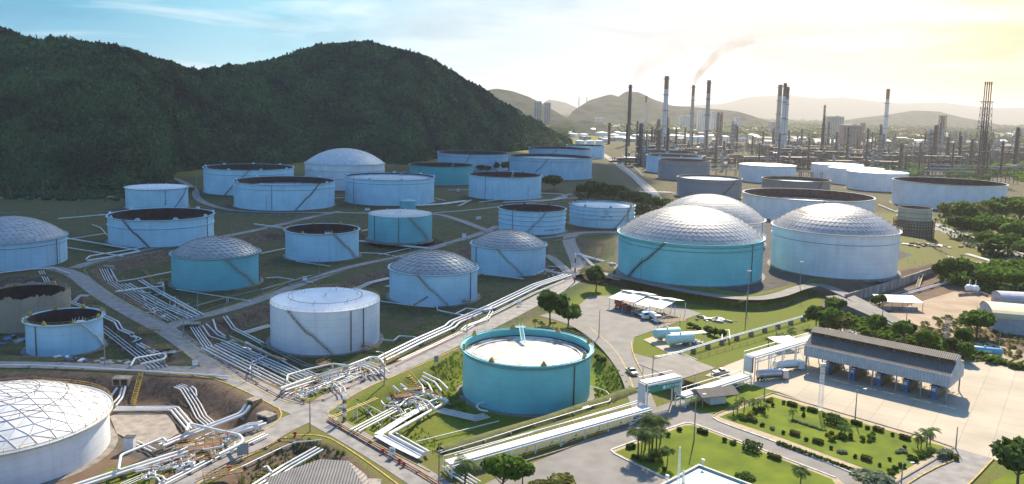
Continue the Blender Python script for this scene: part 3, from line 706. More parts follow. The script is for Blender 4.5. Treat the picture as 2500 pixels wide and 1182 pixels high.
def tank(key, dims, zb, label, kind='open', paint=None, girder=True, group=None, inner=None, deck=None, deckz=.6, apex=None, rings=9, seg=48,
         roofm=None, strutm=None, stair=None, stairm=None, pipes=(), foam=0, foamc=None, rail=True, railm=None, bands=(), seed=0, ring2=None, ladder=None, found=True, small=False, pipem=None, inset=0.0):
    X, Yy, Rr, H = solve_tank(*dims, zb); an0 = math.atan2(-Yy, -X)          # bearing that faces the camera
    TANKS[key] = (X, Yy, Rr, H, zb)
    e = empty('storage_tank', (X, Yy, zb), label, 'storage tank', group)
    N = 72 if not small else 40
    P = paint or P_pale
    if kind in ('open',):
        dz = H*deckz; th = .30
        sh_ = MB(); sh_.mi = 0; sh_.lathe([(Rr, 0), (Rr, H)], N); sh_.lathe([(Rr, H), (Rr-th, H)], N)
        sh_.mi = 1; sh_.lathe([(Rr-th, H), (Rr-th, dz-1)], N)
        smooth_by_angle(sh_.build('shell', [P, inner or M_inner], e))
        dk = MB(); r1 = Rr-th-.05
        dk.lathe([(r1, dz+.55), (r1-.5, dz+.6), (r1-.55, dz), (r1-2.2, dz), (r1-2.25, dz+.35), (r1-2.6, dz+.35), (r1-2.65, dz-.1), (r1*.5, dz+.05), (.01, dz+.12)], N)
        d = dk.build('floating_roof', deck or M_deckd, e)
        sl = MB(); sl.lathe([(r1-.02, dz+.7), (r1-.5, dz+.72), (r1-.52, dz+.55)], N); sl.build('roof_seal', M_seal, d)
    elif kind == 'dome':
        sh_ = MB(); sh_.lathe([(Rr, 0), (Rr, H), (Rr-.2, H)], N); smooth_by_angle(sh_.build('shell', P, e))
        rise = apex
        geo_dome(e, Rr-.15, H+.05, rise, rings, seg, roofm or D_alu, strutm or M_strut, seed=seed, sw=.075)
    else:
        sh_ = MB(); sh_.lathe([(Rr, 0), (Rr, H)], N); smooth_by_angle(sh_.build('shell', P, e))
        rf = MB(); rise = apex if apex is not None else Rr*.06
        rf.lathe([(Rr+.12, H-.12), (Rr+.12, H+.03), (Rr*.8, H+rise*.38), (Rr*.5, H+rise*.72), (Rr*.2, H+rise*.95), (.01, H+rise)], N)
        rfo = rf.build('roof', roofm or P, e, smooth=False); smooth_by_angle(rfo, 20)
        if not small:
            vt_ = MB(); vt_.tube([(0, 0, H+rise-.1), (0, 0, H+rise+1.0)], .35, 10); vt_.tube([(0, 0, H+rise+1), (0, 0, H+rise+1.2)], .7, 10); vt_.build('roof_vent', M_wsteel, rfo)
            for k in range(6):
                a = k*1.05+.4; q = MB(); x, y = Rr*.6*math.cos(a), Rr*.6*math.sin(a); zz_ = H+rise*.6; q.tube([(x, y, zz_), (x, y, zz_+1.1), (x+.4, y, zz_+1.3)], .18, 8); q.build('roof_vent', M_wsteel, rfo)
    if girder:
        g = MB(); zt = H-.05 if kind == 'open' else H-.1
        g.lathe([(Rr-.02, zt-.25), (Rr+.9, zt-.25), (Rr+.9, zt+.12), (Rr+.75, zt+.12), (Rr+.75, zt-.12), (Rr-.02, zt-.12)], N)
        smooth_by_angle(g.build('wind_girder', P if kind != 'open' else P, e))
        k = MB(); k.lathe([(Rr+.905, zt-.30), (Rr+.93, zt-.30), (Rr+.93, zt-.14), (Rr+.905, zt-.14)], N); k.build('girder_edge', railm or M_rust, e)
    if rail and not small: railing(Rr+.8 if girder else Rr, H+.05, max(40, int(Rr*2.2)), m=railm or M_rust, parent=e, w_=.06)
    for f_ in bands:
        zz_ = H*f_; g = MB(); g.lathe([(Rr, zz_-.12), (Rr+.45, zz_-.12), (Rr+.45, zz_+.06), (Rr, zz_+.06)], N); g.build('stiffener_ring', P, e)
        g = MB(); g.lathe([(Rr+.01, zz_-.42), (Rr+.06, zz_-.42), (Rr+.06, zz_-.13), (Rr+.01, zz_-.13)], N); g.build('stiffener_under_band', M_rust, e)  # rust-coloured band just below each stiffener ring
    if stair: helix_stair(e, Rr+(.0), H, an0+stair[0], an0+stair[1], stairm or M_steel)
    for a in pipes: vpipe(e, Rr, H-.3, an0+a, m=pipem or M_rust)
    for k in range(foam):
        a = an0+.25+2*math.pi*k/foam; q = MB(); r_ = Rr+.1; s_ = .9 if foamc else 1.5
        tx_, ty_ = -math.sin(a), math.cos(a); cx_, cy_ = r_*math.cos(a), r_*math.sin(a); cc = [(cx_+tx_*s_*math.cos(u), cy_+ty_*s_*math.cos(u), H+.1+s_*.85*math.sin(u)) for u in np.linspace(0, math.pi, 9)]
        if foamc: cc = [(cx_+tx_*s_, cy_+ty_*s_, H+.1), (cx_, cy_, H+1.5), (cx_-tx_*s_, cy_-ty_*s_, H+.1)]
        nx_, ny_ = math.cos(a)*.35, math.sin(a)*.35; A = [(x+nx_, y+ny_, z) for x, y, z in cc]; B = [(x-nx_, y-ny_, z) for x, y, z in cc]; n = len(cc)
        q.add(A+B, [tuple(range(n)), tuple(range(2*n-1, n-1, -1))]+[(i, i+n, (i+1) % n+n, (i+1) % n) for i in range(n)])
        q.build('foam_chamber', foamc or P, e)
    if ring2:
        for fr in ring2:
            zz_ = H+(apex if apex is not None else 0)*(1-fr*fr)+.9
            b = MB(); r_ = Rr*fr; b.lathe([(r_-.06, zz_-.06), (r_+.06, zz_-.06), (r_+.06, zz_+.06), (r_-.06, zz_+.06), (r_-.06, zz_-.06)], 64); n = int(r_*1.2)
            for j in range(n): a = 2*math.pi*j/n; b.bar((r_*math.cos(a), r_*math.sin(a), zz_-.9), (r_*math.cos(a), r_*math.sin(a), zz_), .07)
            b.build('roof_ring_pipe', M_rust, e)
    if ladder is not None and kind == 'open':
        b = MB(); a = an0+ladder[0]; ln = ladder[1]*Rr; top = Vector(((Rr-.6)*math.cos(a), (Rr-.6)*math.sin(a), H+.7)); foot = Vector((top.x*(1-ladder[1]), top.y*(1-ladder[1]), H*deckz+.5))
        sd_ = Vector((-math.sin(a), math.cos(a), 0))*.55
        for s_ in (-1, 1):
            b.bar(top+sd_*s_, foot+sd_*s_, .14, .3); b.bar(top+sd_*s_+Vector((0, 0, 1.1)), foot+sd_*s_+Vector((0, 0, 1.1)), .09)
        for k in range(24): p = top.lerp(foot, k/23); b.bar(p-sd_, p+sd_, .2, .06)
        b.build('rolling_ladder', ladder[2] if len(ladder) > 2 else M_wsteel, e)
        b = MB(); q = Vector(((Rr+.3)*math.cos(a), (Rr+.3)*math.sin(a), H+.5)); b.box(q, (3.4, 2.2, .15), rz=a+math.pi/2)
        for s_ in (-1.6, 1.6):
            for u in (-1, 1): pp_ = q+Vector((-math.sin(a)*s_+math.cos(a)*u, math.cos(a)*s_+math.sin(a)*u, 0)); b.bar(pp_, pp_+Vector((0, 0, 1.2)), .09)
        b.build('gauge_platform', ladder[2] if len(ladder) > 2 else M_wsteel, e)
    if found:
        b = MB(); b.lathe([(Rr+2.2, -.8), (Rr+1.6, .12), (Rr-.5, .14)], N); b.build('foundation_ring', M_found, e)
    return e
M_stair = mat('weathered_stair_steel', (.38, .34, .29), .6, var=.2, scale=1)
# tank(key, (xL, xR, y of front rim, y of front base), base height, ...)
T_ = tank
T_('A', (-300, 267, 1121, 1222), -5, 'white tank with faceted white dome in the bottom left corner', 'dome', P_white, apex=6.6, rings=8, seg=36, roofm=D_white, strutm=M_strutw, railm=M_ysteel, ring2=[.62, .36], pipes=(), seed=3)
T_('B', (60, 251, 795, 873), -4, 'small pale open-top tank with white gauge platform in front of the rusty wrapped tank', 'open', P_pale, railm=M_ysteel, stair=(1.3, 0.4), stairm=M_wsteel, pipes=(-.8,), foam=8, foamc=M_ysteel, deckz=.35, ladder=(.35, .5, M_wsteel))
T_('C', (-40, 164, 734, 812), -4, 'open-top tank wrapped in ragged brown scaffold sheeting at the left edge', 'open', P_rust, girder=False, rail=False, deckz=.3, foam=6, foamc=M_ysteel)
T_('D', (417, 634, 633, 711), -4, 'teal blue tank with grey panelled dome roof in the left foreground field', 'dome', P_teal2, apex=7.0, rings=9, seg=44, roofm=D_alu, stair=(0.98, 0.18), stairm=M_stair, pipes=(1.3,), seed=4)
T_('E', (-130, 163, 597, 667), -0.5, 'wide pale blue tank with weathered panelled dome cut by the left edge', 'dome', P_pale2, apex=9.5, rings=10, seg=56, roofm=D_blue, bands=(.82,), seed=5, pipes=(.9,))
T_('F', (261.5, 521.5, 539, 604.5), 0, 'wide pale blue open-top tank with black interior, right of the left edge dome tank', 'open', P_pale, bands=(.68,), foam=9, stair=(-0.23, -0.75), stairm=M_rust, pipes=(1.0,), deckz=.4)
T_('G', (305, 459, 463, 514), 0, 'pale blue tank with white covered top below the forest at left', 'cone', P_pale, apex=.5, stair=(0.5, 1.17), pipes=(.25,), roofm=P_white)
T_('H', (496, 717, 416, 478), 0, 'open-top pale blue tank at the foot of the forested hill, left of the hillside dome', 'open', P_pale, foam=9, stair=(-0.55, 0), stairm=M_dark, bands=(.8,), deckz=.6, deck=M_deckb)
T_('I', (570, 817, 452, 515), 0, 'open-top pale blue tank with dark diagonal stair, in front of the hillside dome tank', 'open', P_pale, foam=9, stair=(0.19, 0.7), stairm=M_dark, bands=(.8,), pipes=(-.25,), deckz=.7, deck=M_deckb)
T_('J', (744, 939, 404, 466), 0, 'white tank under a high silvery dome against the dark forest', 'dome', P_white, apex=14.0, rings=11, seg=56, roofm=D_white, strutm=M_strutw, bands=(.75, .45), seed=6)
T_('K', (843, 1060, 440, 503), 0, 'pale blue open-top tank with light floating roof, directly behind the small teal drum', 'open', P_pale, foam=9, deckz=.92, deck=M_deckb, bands=(.84,), pipes=(-.9,), ladder=(2.8, .35, M_strut))
T_('L', (999, 1155, 408, 453), 0, 'sea green open-top tank near the foot of the hill', 'open', P_green, pipes=(-.7,), ladder=(2.7, .4, P_green), deckz=.5)
T_('M', (1145, 1322, 434, 489), 0, 'pale blue open-top tank with dark interior behind the two ringed open tanks', 'open', P_pale, foam=8, foamc=M_rust, pipes=(-.55,), ladder=(2.9, .4), deckz=.4, railm=M_strut)
T_('N', (1068, 1241, 378, 419), 0, 'stained whitish open-top tank beneath the hill slope, left of its larger twin', 'open', P_pale2, stair=(-0.35, -0.05), stairm=M_dark, deckz=.5, bands=(.84,))
T_('O', (1244, 1446, 388, 440), 0, 'large stained whitish open-top tank at the foot of the hill with a diagonal stair', 'open', P_pale2, stair=(-0.48, -0.05), stairm=M_dark, deckz=.85, deck=M_deckb, bands=(.84,))
T_('P', (1291, 1444, 366, 398), 0, 'distant whitish open-top tank half hidden behind the large stained tank', 'open', P_pale2, stair=(-0.5, -0.1), stairm=M_dark, deckz=.8, deck=M_deckb)
T_('Q', (1383, 1476, 357, 388), 0, 'small distant pale tank at the tip of the hill slope', 'open', P_pale, deckz=.5, small=True)
T_('R', (696, 876, 572, 640), -4, 'pale blue open-top tank between the grey dome tank and the rusty-roofed teal tank', 'open', P_pale, foam=8, foamc=M_ysteel, stair=(1.06, 0.29), stairm=M_stair, ladder=(.15, .4), deckz=.35)
T_('S', (899.5, 1055, 531, 594), -1, 'teal tank with rust-streaked flat white roof', 'cone', P_teal2, apex=.9, stair=(1.05, 0.26), stairm=M_stair, pipes=(-.05, -.9), girder=False, roofm=paint('rusty_roof_paint', (.52, .54, .53), amt=1.0, stain=(.30, .12, .08)))
T_('S2', (976, 1015, 492, 513), 0, 'small teal drum tank with domed lid standing behind the rusty-roofed teal tank', 'cone', P_teal2, apex=1.2, small=True, girder=False, rail=False)
T_('U', (1218.5, 1381, 518, 574), 0, 'pale blue open-top tank with ring bands, left of the lettered tank', 'open', P_pale, bands=(.8, .6, .4), foam=8, foamc=M_rust, stair=(-0.2, 0.42), stairm=M_stair, deckz=.5, pipes=(-.6,))
T_('V', (1392, 1550, 508, 558), 0, 'pale blue ringed tank with black lettering and light floating roof near its rim', 'open', P_pale, bands=(.82, .62, .42), foam=8, foamc=M_rust, stair=(0.4, 1.04), stairm=M_stair, deckz=.94, deck=M_deckb, pipes=(.9,))
T_('W', (951, 1166, 672, 749), -4, 'pale blue triangular-panelled dome tank, the nearer of the central pair', 'dome', P_pale, apex=6.9, rings=9, seg=42, stair=(0.34, -0.37), stairm=M_stair, pipes=(.95,), seed=8)
T_('X', (1151, 1333, 609, 676), -4, 'pale blue triangular-panelled dome tank, the farther of the central pair', 'dome', P_pale, apex=6.8, rings=9, seg=42, stair=(0.4, -0.3), stairm=M_stair, pipes=(-1.0,), seed=9)
T_('Y', (659, 927, 763, 868.7), -4, 'large white tank with shallow cone roof in the centre of the picture', 'cone', P_white, apex=1.2, stair=(0.14, -0.69), stairm=M_stair, pipes=(.45, .72), railm=M_ysteel, girder=False, ring2=[.68])
T_('Z', (1131, 1443.6, 894, 1013), -4, 'large teal open-top tank with white floating roof in the centre foreground', 'open', P_teal, inner=M_innerteal, deck=M_deckw, deckz=.80, foam=8, foamc=M_ysteel, pipes=(.78,), pipem=M_rust, ladder=(math.pi+.12, .5, P_teal2), bands=(.93,), railm=M_strut)
T_('AA', (1511, 1865.6, 599, 700), 4, 'huge teal tank with pale panelled dome, the nearest great dome', 'dome', P_teal, apex=13.2, rings=15, seg=84, stair=(-0.9, -0.3), stairm=M_dark, bands=(.93, .83), pipes=(.95,), railm=P_teal2, seed=10)
T_('BB', (1597, 1868, 548, 610), 4, 'great white dome tank partly hidden behind the huge teal dome tank', 'dome', P_white, apex=13.5, rings=15, seg=84, roofm=D_blue, bands=(.85,), pipes=(1.2,), seed=11)
T_('CC', (1886, 2199, 576, 683), 4, 'huge white dome tank with a ring rail on its roof', 'dome', P_white, apex=11.5, rings=12, seg=84, bands=(.78,), seed=12, railm=M_strut, ring2=[.62])
T_('DD', (1815, 2136, 492, 561), 0, 'very wide white open-top tank with brown inner wall behind the great dome tanks', 'open', P_white, inner=M_innerbrown, deckz=.62, deck=M_deckw, stair=(0.06, 0.25), stairm=M_rust, railm=M_rust)
T_('EE', (2192.5, 2277.5, 511, 585), 0, 'tall weathered cream tank ringed with scaffolding, right of the white dome tank', 'open', P_cream, inner=M_innerbrown, bands=(.85, .7, .55, .4, .25), deckz=.5, girder=False)
T_('FF', (2180, 2461, 455, 517), 0, 'very wide off-white open-top tank with brown interior at the right edge', 'open', P_white, inner=M_innerbrown, deckz=.5)
T_('GG', (2067, 2219.5, 425, 469), 0, 'plain white flat-roofed tank, nearest of three in a row before the refinery', 'cone', P_white, apex=.8, girder=False, rail=False, roofm=M_wsteel)
T_('HH', (2022, 2160, 415, 454), 0, 'plain white flat-roofed tank, middle of three in a row before the refinery', 'cone', P_white, apex=.8, girder=False, rail=False, roofm=M_wsteel)
T_('II', (1981, 2110, 405, 440), 0, 'plain white flat-roofed tank, farthest of three in a row before the refinery', 'cone', P_white, apex=.8, girder=False, rail=False, roofm=M_wsteel)
T_('JJ', (1805, 1944, 407, 448), 0, 'white tank with railed flat roof between the grey tanks and the row of three', 'cone', P_white, apex=.8)
T_('KK', (1861, 2028, 444, 481), 0, 'brown-rimmed open-top tank just behind the very wide open tank', 'open', P_brown, inner=M_innerbrown, deckz=.75, deck=M_deckb, stair=(0.55, 0.85), stairm=M_rust)
T_('LL', (1654, 1812, 440, 487), 0, 'dull grey open-top tank with diagonal stair, nearest of the grey group', 'open', P_grey, inner=M_innerbrown, deckz=.9, deck=M_deckb, stair=(0.3, 0.9), stairm=M_rust, bands=(.8,))
T_('MM', (1608, 1734, 395, 441), 0, 'dark grey open-top tank beside its pale blue neighbour', 'open', P_grey, inner=M_innerbrown, bands=(.75,))
T_('NN', (1578, 1715, 384, 425), 0, 'pale blue open-top tank tucked behind the dark grey tank', 'open', P_pale, inner=M_innerbrown, foam=8, deckz=.5)
T_('OO', (1566, 1700, 374, 411), 0, 'dark distant open-top tank second from the back of the grey group', 'open', P_grey, inner=M_innerbrown, small=True)
T_('PP', (1551, 1655, 363, 393), 0, 'pale distant open-top tank at the back of the grey group', 'open', P_pale, small=True)
def tank_obj(key):
    X, Yy = TANKS[key][:2]; return [o for o in C.objects if o.name.startswith('storage_tank') and abs(o.location.x-X) < .01 and abs(o.location.y-Yy) < .01][0]
X, Yy, Rr, H, zb = TANKS['C']; n_ = 140; b = MB(); vs_ = []            # ragged sheeting hung on the scaffold round the wrapped tank
for j in range(n_):
    a = 2*math.pi*j/n_; q = Vector((math.cos(a)*6, math.sin(a)*6, 1.7))
    for i in range(7):
        f_ = i/6; top = H+.9+1.3*mnoise.noise(q*1.3)+.9*mnoise.noise(q*4); r_ = Rr+1.0+.55*mnoise.noise(q*1.5+Vector((0, 0, f_*4)))+.35*mnoise.noise(q*5+Vector((0, 0, f_*7))); vs_.append((r_*math.cos(a), r_*math.sin(a), -.5+(top+.5)*f_))
b.add(vs_, [(j*7+i, ((j+1) % n_)*7+i, ((j+1) % n_)*7+i+1, j*7+i+1) for j in range(n_) for i in range(6)]); b.build('scaffold_sheet', P_rust, tank_obj('C'), smooth=True)
X, Yy, Rr, H, zb = TANKS['EE']; b = MB(); n_ = 44
for j in range(n_):
    a = 2*math.pi*j/n_
    for r_ in (Rr+.9, Rr+2.1): b.bar((r_*math.cos(a), r_*math.sin(a), -.5), (r_*math.cos(a), r_*math.sin(a), H*.62), .16)
for z in np.arange(1.8, H*.62, 2.0):
    for r_ in (Rr+.9, Rr+2.1): b.lathe([(r_-.07, z-.07), (r_+.07, z-.07), (r_+.07, z+.07), (r_-.07, z+.07), (r_-.07, z-.07)], n_)
    b.lathe([(Rr+1.0, z+.1), (Rr+2.0, z+.1)], n_)
b.build('scaffolding', M_rust, tank_obj('EE'))
for k, v in TANKS.items(): print(k, [round(float(x), 1) for x in v])
# ------------------------------------------------------------------ pipes
def gq(px, py, h=0.0):
    """point h above the terrain that is seen at a photo pixel"""
    z = h
    for _ in range(14):
        p = gp(px, py, z); z2 = h1(p.x, p.y)+h
        if abs(z2-z) < .02: break
        z = z*.4+z2*.6
    p = gp(px, py, z); return Vector((p.x, p.y, h1(p.x, p.y)+h))
P_pipe = mat('white_pipe_paint', (.76, .76, .74), .35, var=.10, scale=.25, spec=.5, coords='Position', col2=(.56, .53, .48), sharp=.8)
P_pink = mat('faded_red_pipe_paint', (.36, .14, .10), .5, var=.2, scale=.4, coords='Position')
def fillet(P, r=1.4, n=4):
    o = [P[0]]
    for i in range(1, len(P)-1):
        a, b, c = P[i-1], P[i], P[i+1]; d1 = (a-b); d2 = (c-b); k = min(r, d1.length*.45, d2.length*.45)
        s_ = b+d1.normalized()*k; e = b+d2.normalized()*k
        for j in range(n+1):
            t = j/n; o.append(s_*(1-t)**2+b*2*t*(1-t)+e*t*t)
    o.append(P[-1]); return o
def lat(P, d):
    """sideways copy of a 3-D path with mitred corners"""
    o = []
    for i in range(len(P)):
        t1 = (P[i]-P[i-1]) if i else (P[1]-P[0]); t2 = (P[i+1]-P[i]) if i < len(P)-1 else t1
        t1 = Vector((t1.x, t1.y, 0)); t2 = Vector((t2.x, t2.y, 0))
        if t1.length < 1e-4: t1 = t2
        if t2.length < 1e-4: t2 = t1
        n1 = Vector((-t1.y, t1.x, 0)).normalized(); n2 = Vector((-t2.y, t2.x, 0)).normalized(); n_ = (n1+n2)
        n_ = n_.normalized() if n_.length > .2 else n1
        o.append(P[i]+n_*(d/max(.5, n_.dot(n1))))
    return o
def pipes(pix, n=1, sp=1.3, r=.32, h=1.0, label='white pipe', group=None, m=None, sup=13.0, flange=24.0, rr=None, hs=None, name='pipe', wob=0):
    """n parallel pipelines following a pixel path at height h over the ground (hs: one height per point)"""
    P = [gq(x, y, hs[i] if hs else h) for i, (x, y) in enumerate(pix)]
    m = m or P_pipe; out = []
    for k in range(n):
        d = (k-(n-1)/2)*sp; r_ = .76*(rr[k % len(rr)] if rr else r)
        Q = lat(P, d) if abs(d) > 1e-6 else P
        if wob: Q = [q+Vector((0, 0, wob*math.sin(k*2.1))) for q in Q]
        o0 = Q[len(Q)//2].copy(); Q = [q-o0 for q in Q]
        b = MB(); b.tube(fillet(Q, r_*3.2), r_, 8); o = smooth_by_angle(b.build(name, m, loc=o0), 50)
        tag(o, label, 'pipe', group); out.append(o)
        if flange and r_ > .3:
            L = 0
            for a, c in zip(Q[:-1], Q[1:]):
                dl = (c-a).length; t = flange-L
                while t < dl:
                    p = a+(c-a)*(t/dl); dr = (c-a).normalized()*.12; MB().tube([p-dr, p+dr], r_*1.45, 8).build('flange', m, o); t += flange
                L = (L+dl) % flange
    if sup:
        S = resample(P, sup)
        w_ = (n-1)*sp+1.0
        for i in range(1, len(S)-1):
            p = S[i]; t = (S[i+1]-S[i-1]); 
            if Vector((t.x, t.y)).length < .5: continue
            an = math.atan2(t.y, t.x); g = h1(p.x, p.y); top = p.z-r
            if top-g < .15: continue
            b = MB()
            if top-g < 1.6: b.box((0, 0, (top-g)/2-.2), (.5, w_, top-g+.4), rz=an)
            else:
                nv = Vector((-math.sin(an), math.cos(an), 0))*(w_/2-.2)
                b.bar(nv+Vector((0, 0, -.3)), nv+Vector((0, 0, top-g)), .2); b.bar(-nv+Vector((0, 0, -.3)), -nv+Vector((0, 0, top-g)), .2); b.bar(nv*1.1+Vector((0, 0, top-g-.1)), -nv*1.1+Vector((0, 0, top-g-.1)), .2)
            o = b.build('pipe_support', concrete_old if top-g < 1.6 else M_wsteel, loc=(p.x, p.y, g))
            tag(o, 'low support block under '+label.split(',')[0].replace('white ', '', 1) if False else 'support under the '+(group or 'white pipes'), 'pipe support', 'supports of the '+(group or 'single pipes'))
    return out
B = pipes
G1 = 'parallel pipes beside the white cone-roof tank'; L1 = 'white pipe in the parallel run left of the white cone-roof tank'
B([(508,846),(600,893),(695,940)], 4, 1.5, .32, .9, L1, G1)
B([(545,836),(640,880),(745,928)], 4, 1.5, .36, 1.0, L1, G1)
B([(566,830),(602,838),(655,867),(614,885),(610,902),(640,918)], 1, 1, .34, 1.7, 'white pipe with a wide square bend over the parallel run', None, sup=0)
B([(600,834),(680,876),(765,922)], 1, 1, .28, 1.2, 'thin white pipe along the foot of the white cone-roof tank', None)
B([(620,828),(700,868),(745,890),(790,902)], 2, 1.6, .2, .9, 'grey cable pipe curving past the white cone-roof tank base', 'curved pipes by the cone-roof tank', m=M_steel)
G2 = 'pipes diving into the culvert by the road junction'; L2 = 'white pipe elbow diving into the bank below the upper road junction'
B([(474,797),(500,836),(508,846)], 4, .9, .22, .6, L2, G2, sup=0)
B([(494,796),(512,822),(536,829),(560,838)], 1, 1, .4, .9, 'thick white pipe with double bend, leftmost on the dark bank', None, sup=0)
B([(503,791),(532,819),(552,826)], 1, 1, .36, .9, 'white pipe with double bend, second on the dark bank', None, sup=0)
B([(520,780),(528,806),(550,821)], 1, 1, .42, .9, 'short thick white pipe bend, third on the dark bank', None, sup=0)
B([(549,772),(570,802),(610,822),(640,838)], 2, 1.3, .3, .9, 'white pipe descending the bank furthest right', 'pair of pipes on the dark bank', sup=0)
G3 = 'pipe manifold at the main road junction'
B([(684,948),(760,921),(850,893),(905,872),(922,872),(934,882),(940,893)], 1, 1, .42, 2.6, 'thick raised white pipe arching over the junction manifold', None)
B([(690,952),(775,924),(845,904),(868,896)], 2, 1.4, .36, 1.6, 'white pipe in the front of the junction manifold', G3)
B([(700,930),(702,916),(745,903),(812,888),(845,892)], 1, 1, .38, 3.0, 'raised white pipe bridge left in the junction manifold', None, sup=14)
B([(745,905),(775,918),(790,925),(820,935),(835,948),(838,958)], 2, 1.3, .26, 1.6, 'slim white pipe bending to the yellow kerb in the junction manifold', 'slim bent pipes of the junction manifold', sup=0)
B([(700,962),(760,940),(830,915),(900,890)], 2, 1.3, .26, .9, 'white pipe low in the junction manifold', G3)
B([(720,968),(790,945),(850,925),(905,905)], 3, 1.0, .2, .8, 'white pipe low in the junction manifold', G3)
B([(870,886),(900,892),(920,900),(932,912)], 4, 1.5, .36, 1.6, 'thick white pipe curving down at the right of the junction manifold', 'curving thick pipes of the junction manifold', sup=0)
B([(800,902),(832,908),(880,916),(920,914)], 1, 1, .22, 1.2, 'thin white cross pipe of the junction manifold', None, sup=0)
B([(760,955),(800,935),(842,918)], 1, 1, .26, 1.4, 'short diagonal white pipe of the junction manifold', None, sup=0)
B([(640,905),(700,935),(770,962)], 2, 1.2, .22, .6, 'thin white pipe at the outer kerb of the junction manifold', 'outer kerb pipes', sup=0)
G4 = 'long trunk pipes beside the main road'
B([(930,878),(1020,833),(1098,798),(1110,786),(1150,768),(1200,749),(1310,696),(1386,671)], 3, 1.9, .52, 1.3, 'thick white trunk pipe running beside the main road', G4, flange=0)
B([(976,880),(1060,842),(1130,808),(1200,768),(1300,717),(1380,684)], 2, 1.0, .22, .5, 'thin white pipe at the kerb beside the main road', 'thin kerb pipes beside the main road', sup=0)
B([(965,892),(1060,846),(1132,812)], 1, 1, .2, .5, 'thin faded red pipe at the kerb beside the main road', None, m=P_pink, sup=0)
B([(1128,806),(1140,796),(1190,778),(1200,760)], 2, 1.1, .3, .9, 'white pipe elbow joining the trunk line bend', 'trunk line bend elbows', sup=0)
B([(932,830),(961,832),(975,820),(1012,823),(1024,833)], 1, 1, .36, 1.1, 'white zigzag pipe joining the cone-roof tank to the trunk pipes', None)
B([(1065,736),(1068,757),(1109,766),(1160,774)], 1, 1, .38, 1.0, 'white pipe leaving the near dome tank base towards the trunk pipes', None)
B([(1112,766),(1139,753),(1180,758),(1196,754),(1202,748)], 1, 1, .40, 1.2, 'white pipe loop joining the trunk line behind the bend', None)
B([(926,735),(1000,745),(1062,750)], 1, 1, .3, .8, 'white pipe along the foot of the near dome tank', None)
B([(1165,668),(1220,673),(1278,681)], 1, 1, .4, .9, 'white pipe along the foot of the far dome tank', None)
B([(1338,622),(1366,646),(1396,672)], 4, 1.3, .26, 1.0, 'white pipe descending the bank right of the far dome tank', 'bank pipes right of the far dome tank')
B([(1300,672),(1330,660),(1370,668)], 2, 1.3, .3, 1.2, 'short white pipe by the far dome tank manifold', 'far dome tank manifold pipes', sup=0)
B([(1340,650),(1372,652),(1392,664)], 2, 1.2, .25, 1.3, 'short white pipe by the far dome tank manifold', 'far dome tank manifold pipes', sup=0)
B([(945,700),(985,690),(1060,665)], 3, 1.2, .26, .8, 'white pipe behind the near dome tank', 'pipes behind the near dome tank', sup=0)
B([(600,812),(640,800),(662,794)], 3, 1.3, .28, .9, 'white pipe entering behind the cone-roof tank', 'pipes behind the cone-roof tank', sup=0)
B([(868,706),(900,690),(950,678)], 4, 1.2, .26, .8, 'white pipe between the cone-roof tank and the near dome tank', 'pipes between cone-roof and dome tanks', sup=0)
# field of the grey dome tank
G5 = 'parallel pipes left of the grey dome tank'; L5 = 'white pipe in the parallel run left of the grey dome tank'
B([(266,651),(287,688),(328,682),(418,664)], 1, 1, .4, .9, 'thick white pipe bending right towards the grey dome tank', None)
B([(252,656),(268,688)], 4, 1.0, .22, .6, 'thin white pipe dropping from the upper left culvert', 'thin pipes dropping from the upper left culvert', sup=0)
B([(268,690),(340,735),(425,781)], 4, 1.4, .22, .6, L5, G5)
B([(306,693),(400,745),(470,775)], 3, 1.6, .34, .8, L5, G5)
B([(343,684),(382,708),(492,769)], 2, 1.6, .38, .8, L5, G5)
B([(282,712),(345,704),(400,698),(398,690),(384,692)], 1, 1, .42, 2.6, 'thick raised white cross pipe left of the grey dome tank', None)
B([(430,706),(503,718),(612,735)], 1, 1, .25, .7, 'thin white pipe in front of the grey dome tank', None)
B([(355,764),(410,754),(462,741)], 2, .8, .16, 1.6, 'grey pipe tray crossing the parallel run', 'grey tray pipes', m=M_steel, sup=10)
B([(474,748),(548,727),(640,706),(760,672)], 2, 1.0, .16, 1.0, 'grey pipe running behind the near road', 'grey tray pipes behind the road', m=M_steel)
B([(649,679),(677,677),(763,690)], 1, 1, .35, .9, 'white pipe on the grass right of the grey dome tank', None)
B([(637,619),(695,607)], 1, 1, .42, 1.0, 'white pipe between the grey dome tank and the open tank', None)
B([(877,588),(973,599),(1044,606)], 2, 2.0, .48, 1.0, 'thick white pipe in front of the rusty-roofed teal tank', 'twin pipes before the teal tank')
B([(878,617),(932,619),(968,627)], 1, 1, .36, .9, 'white pipe right of the black open tank', None)
B([(883,564),(899,561)], 1, 1, .4, 1.0, 'short white pipe linking the open tank to the teal tank', None, sup=0)
B([(621,547),(692,557)], 1, 1, .55, 1.6, 'thick white pipe with valves behind the black open tank', None)
B([(723,638),(807,650)], 1, 1, .26, .7, 'thin white pipe at the front foot of the black open tank', None)
B([(926,622),(1000,606)], 1, 1, .32, .9, 'white diagonal pipe in front of the rusty-roofed teal tank', None)
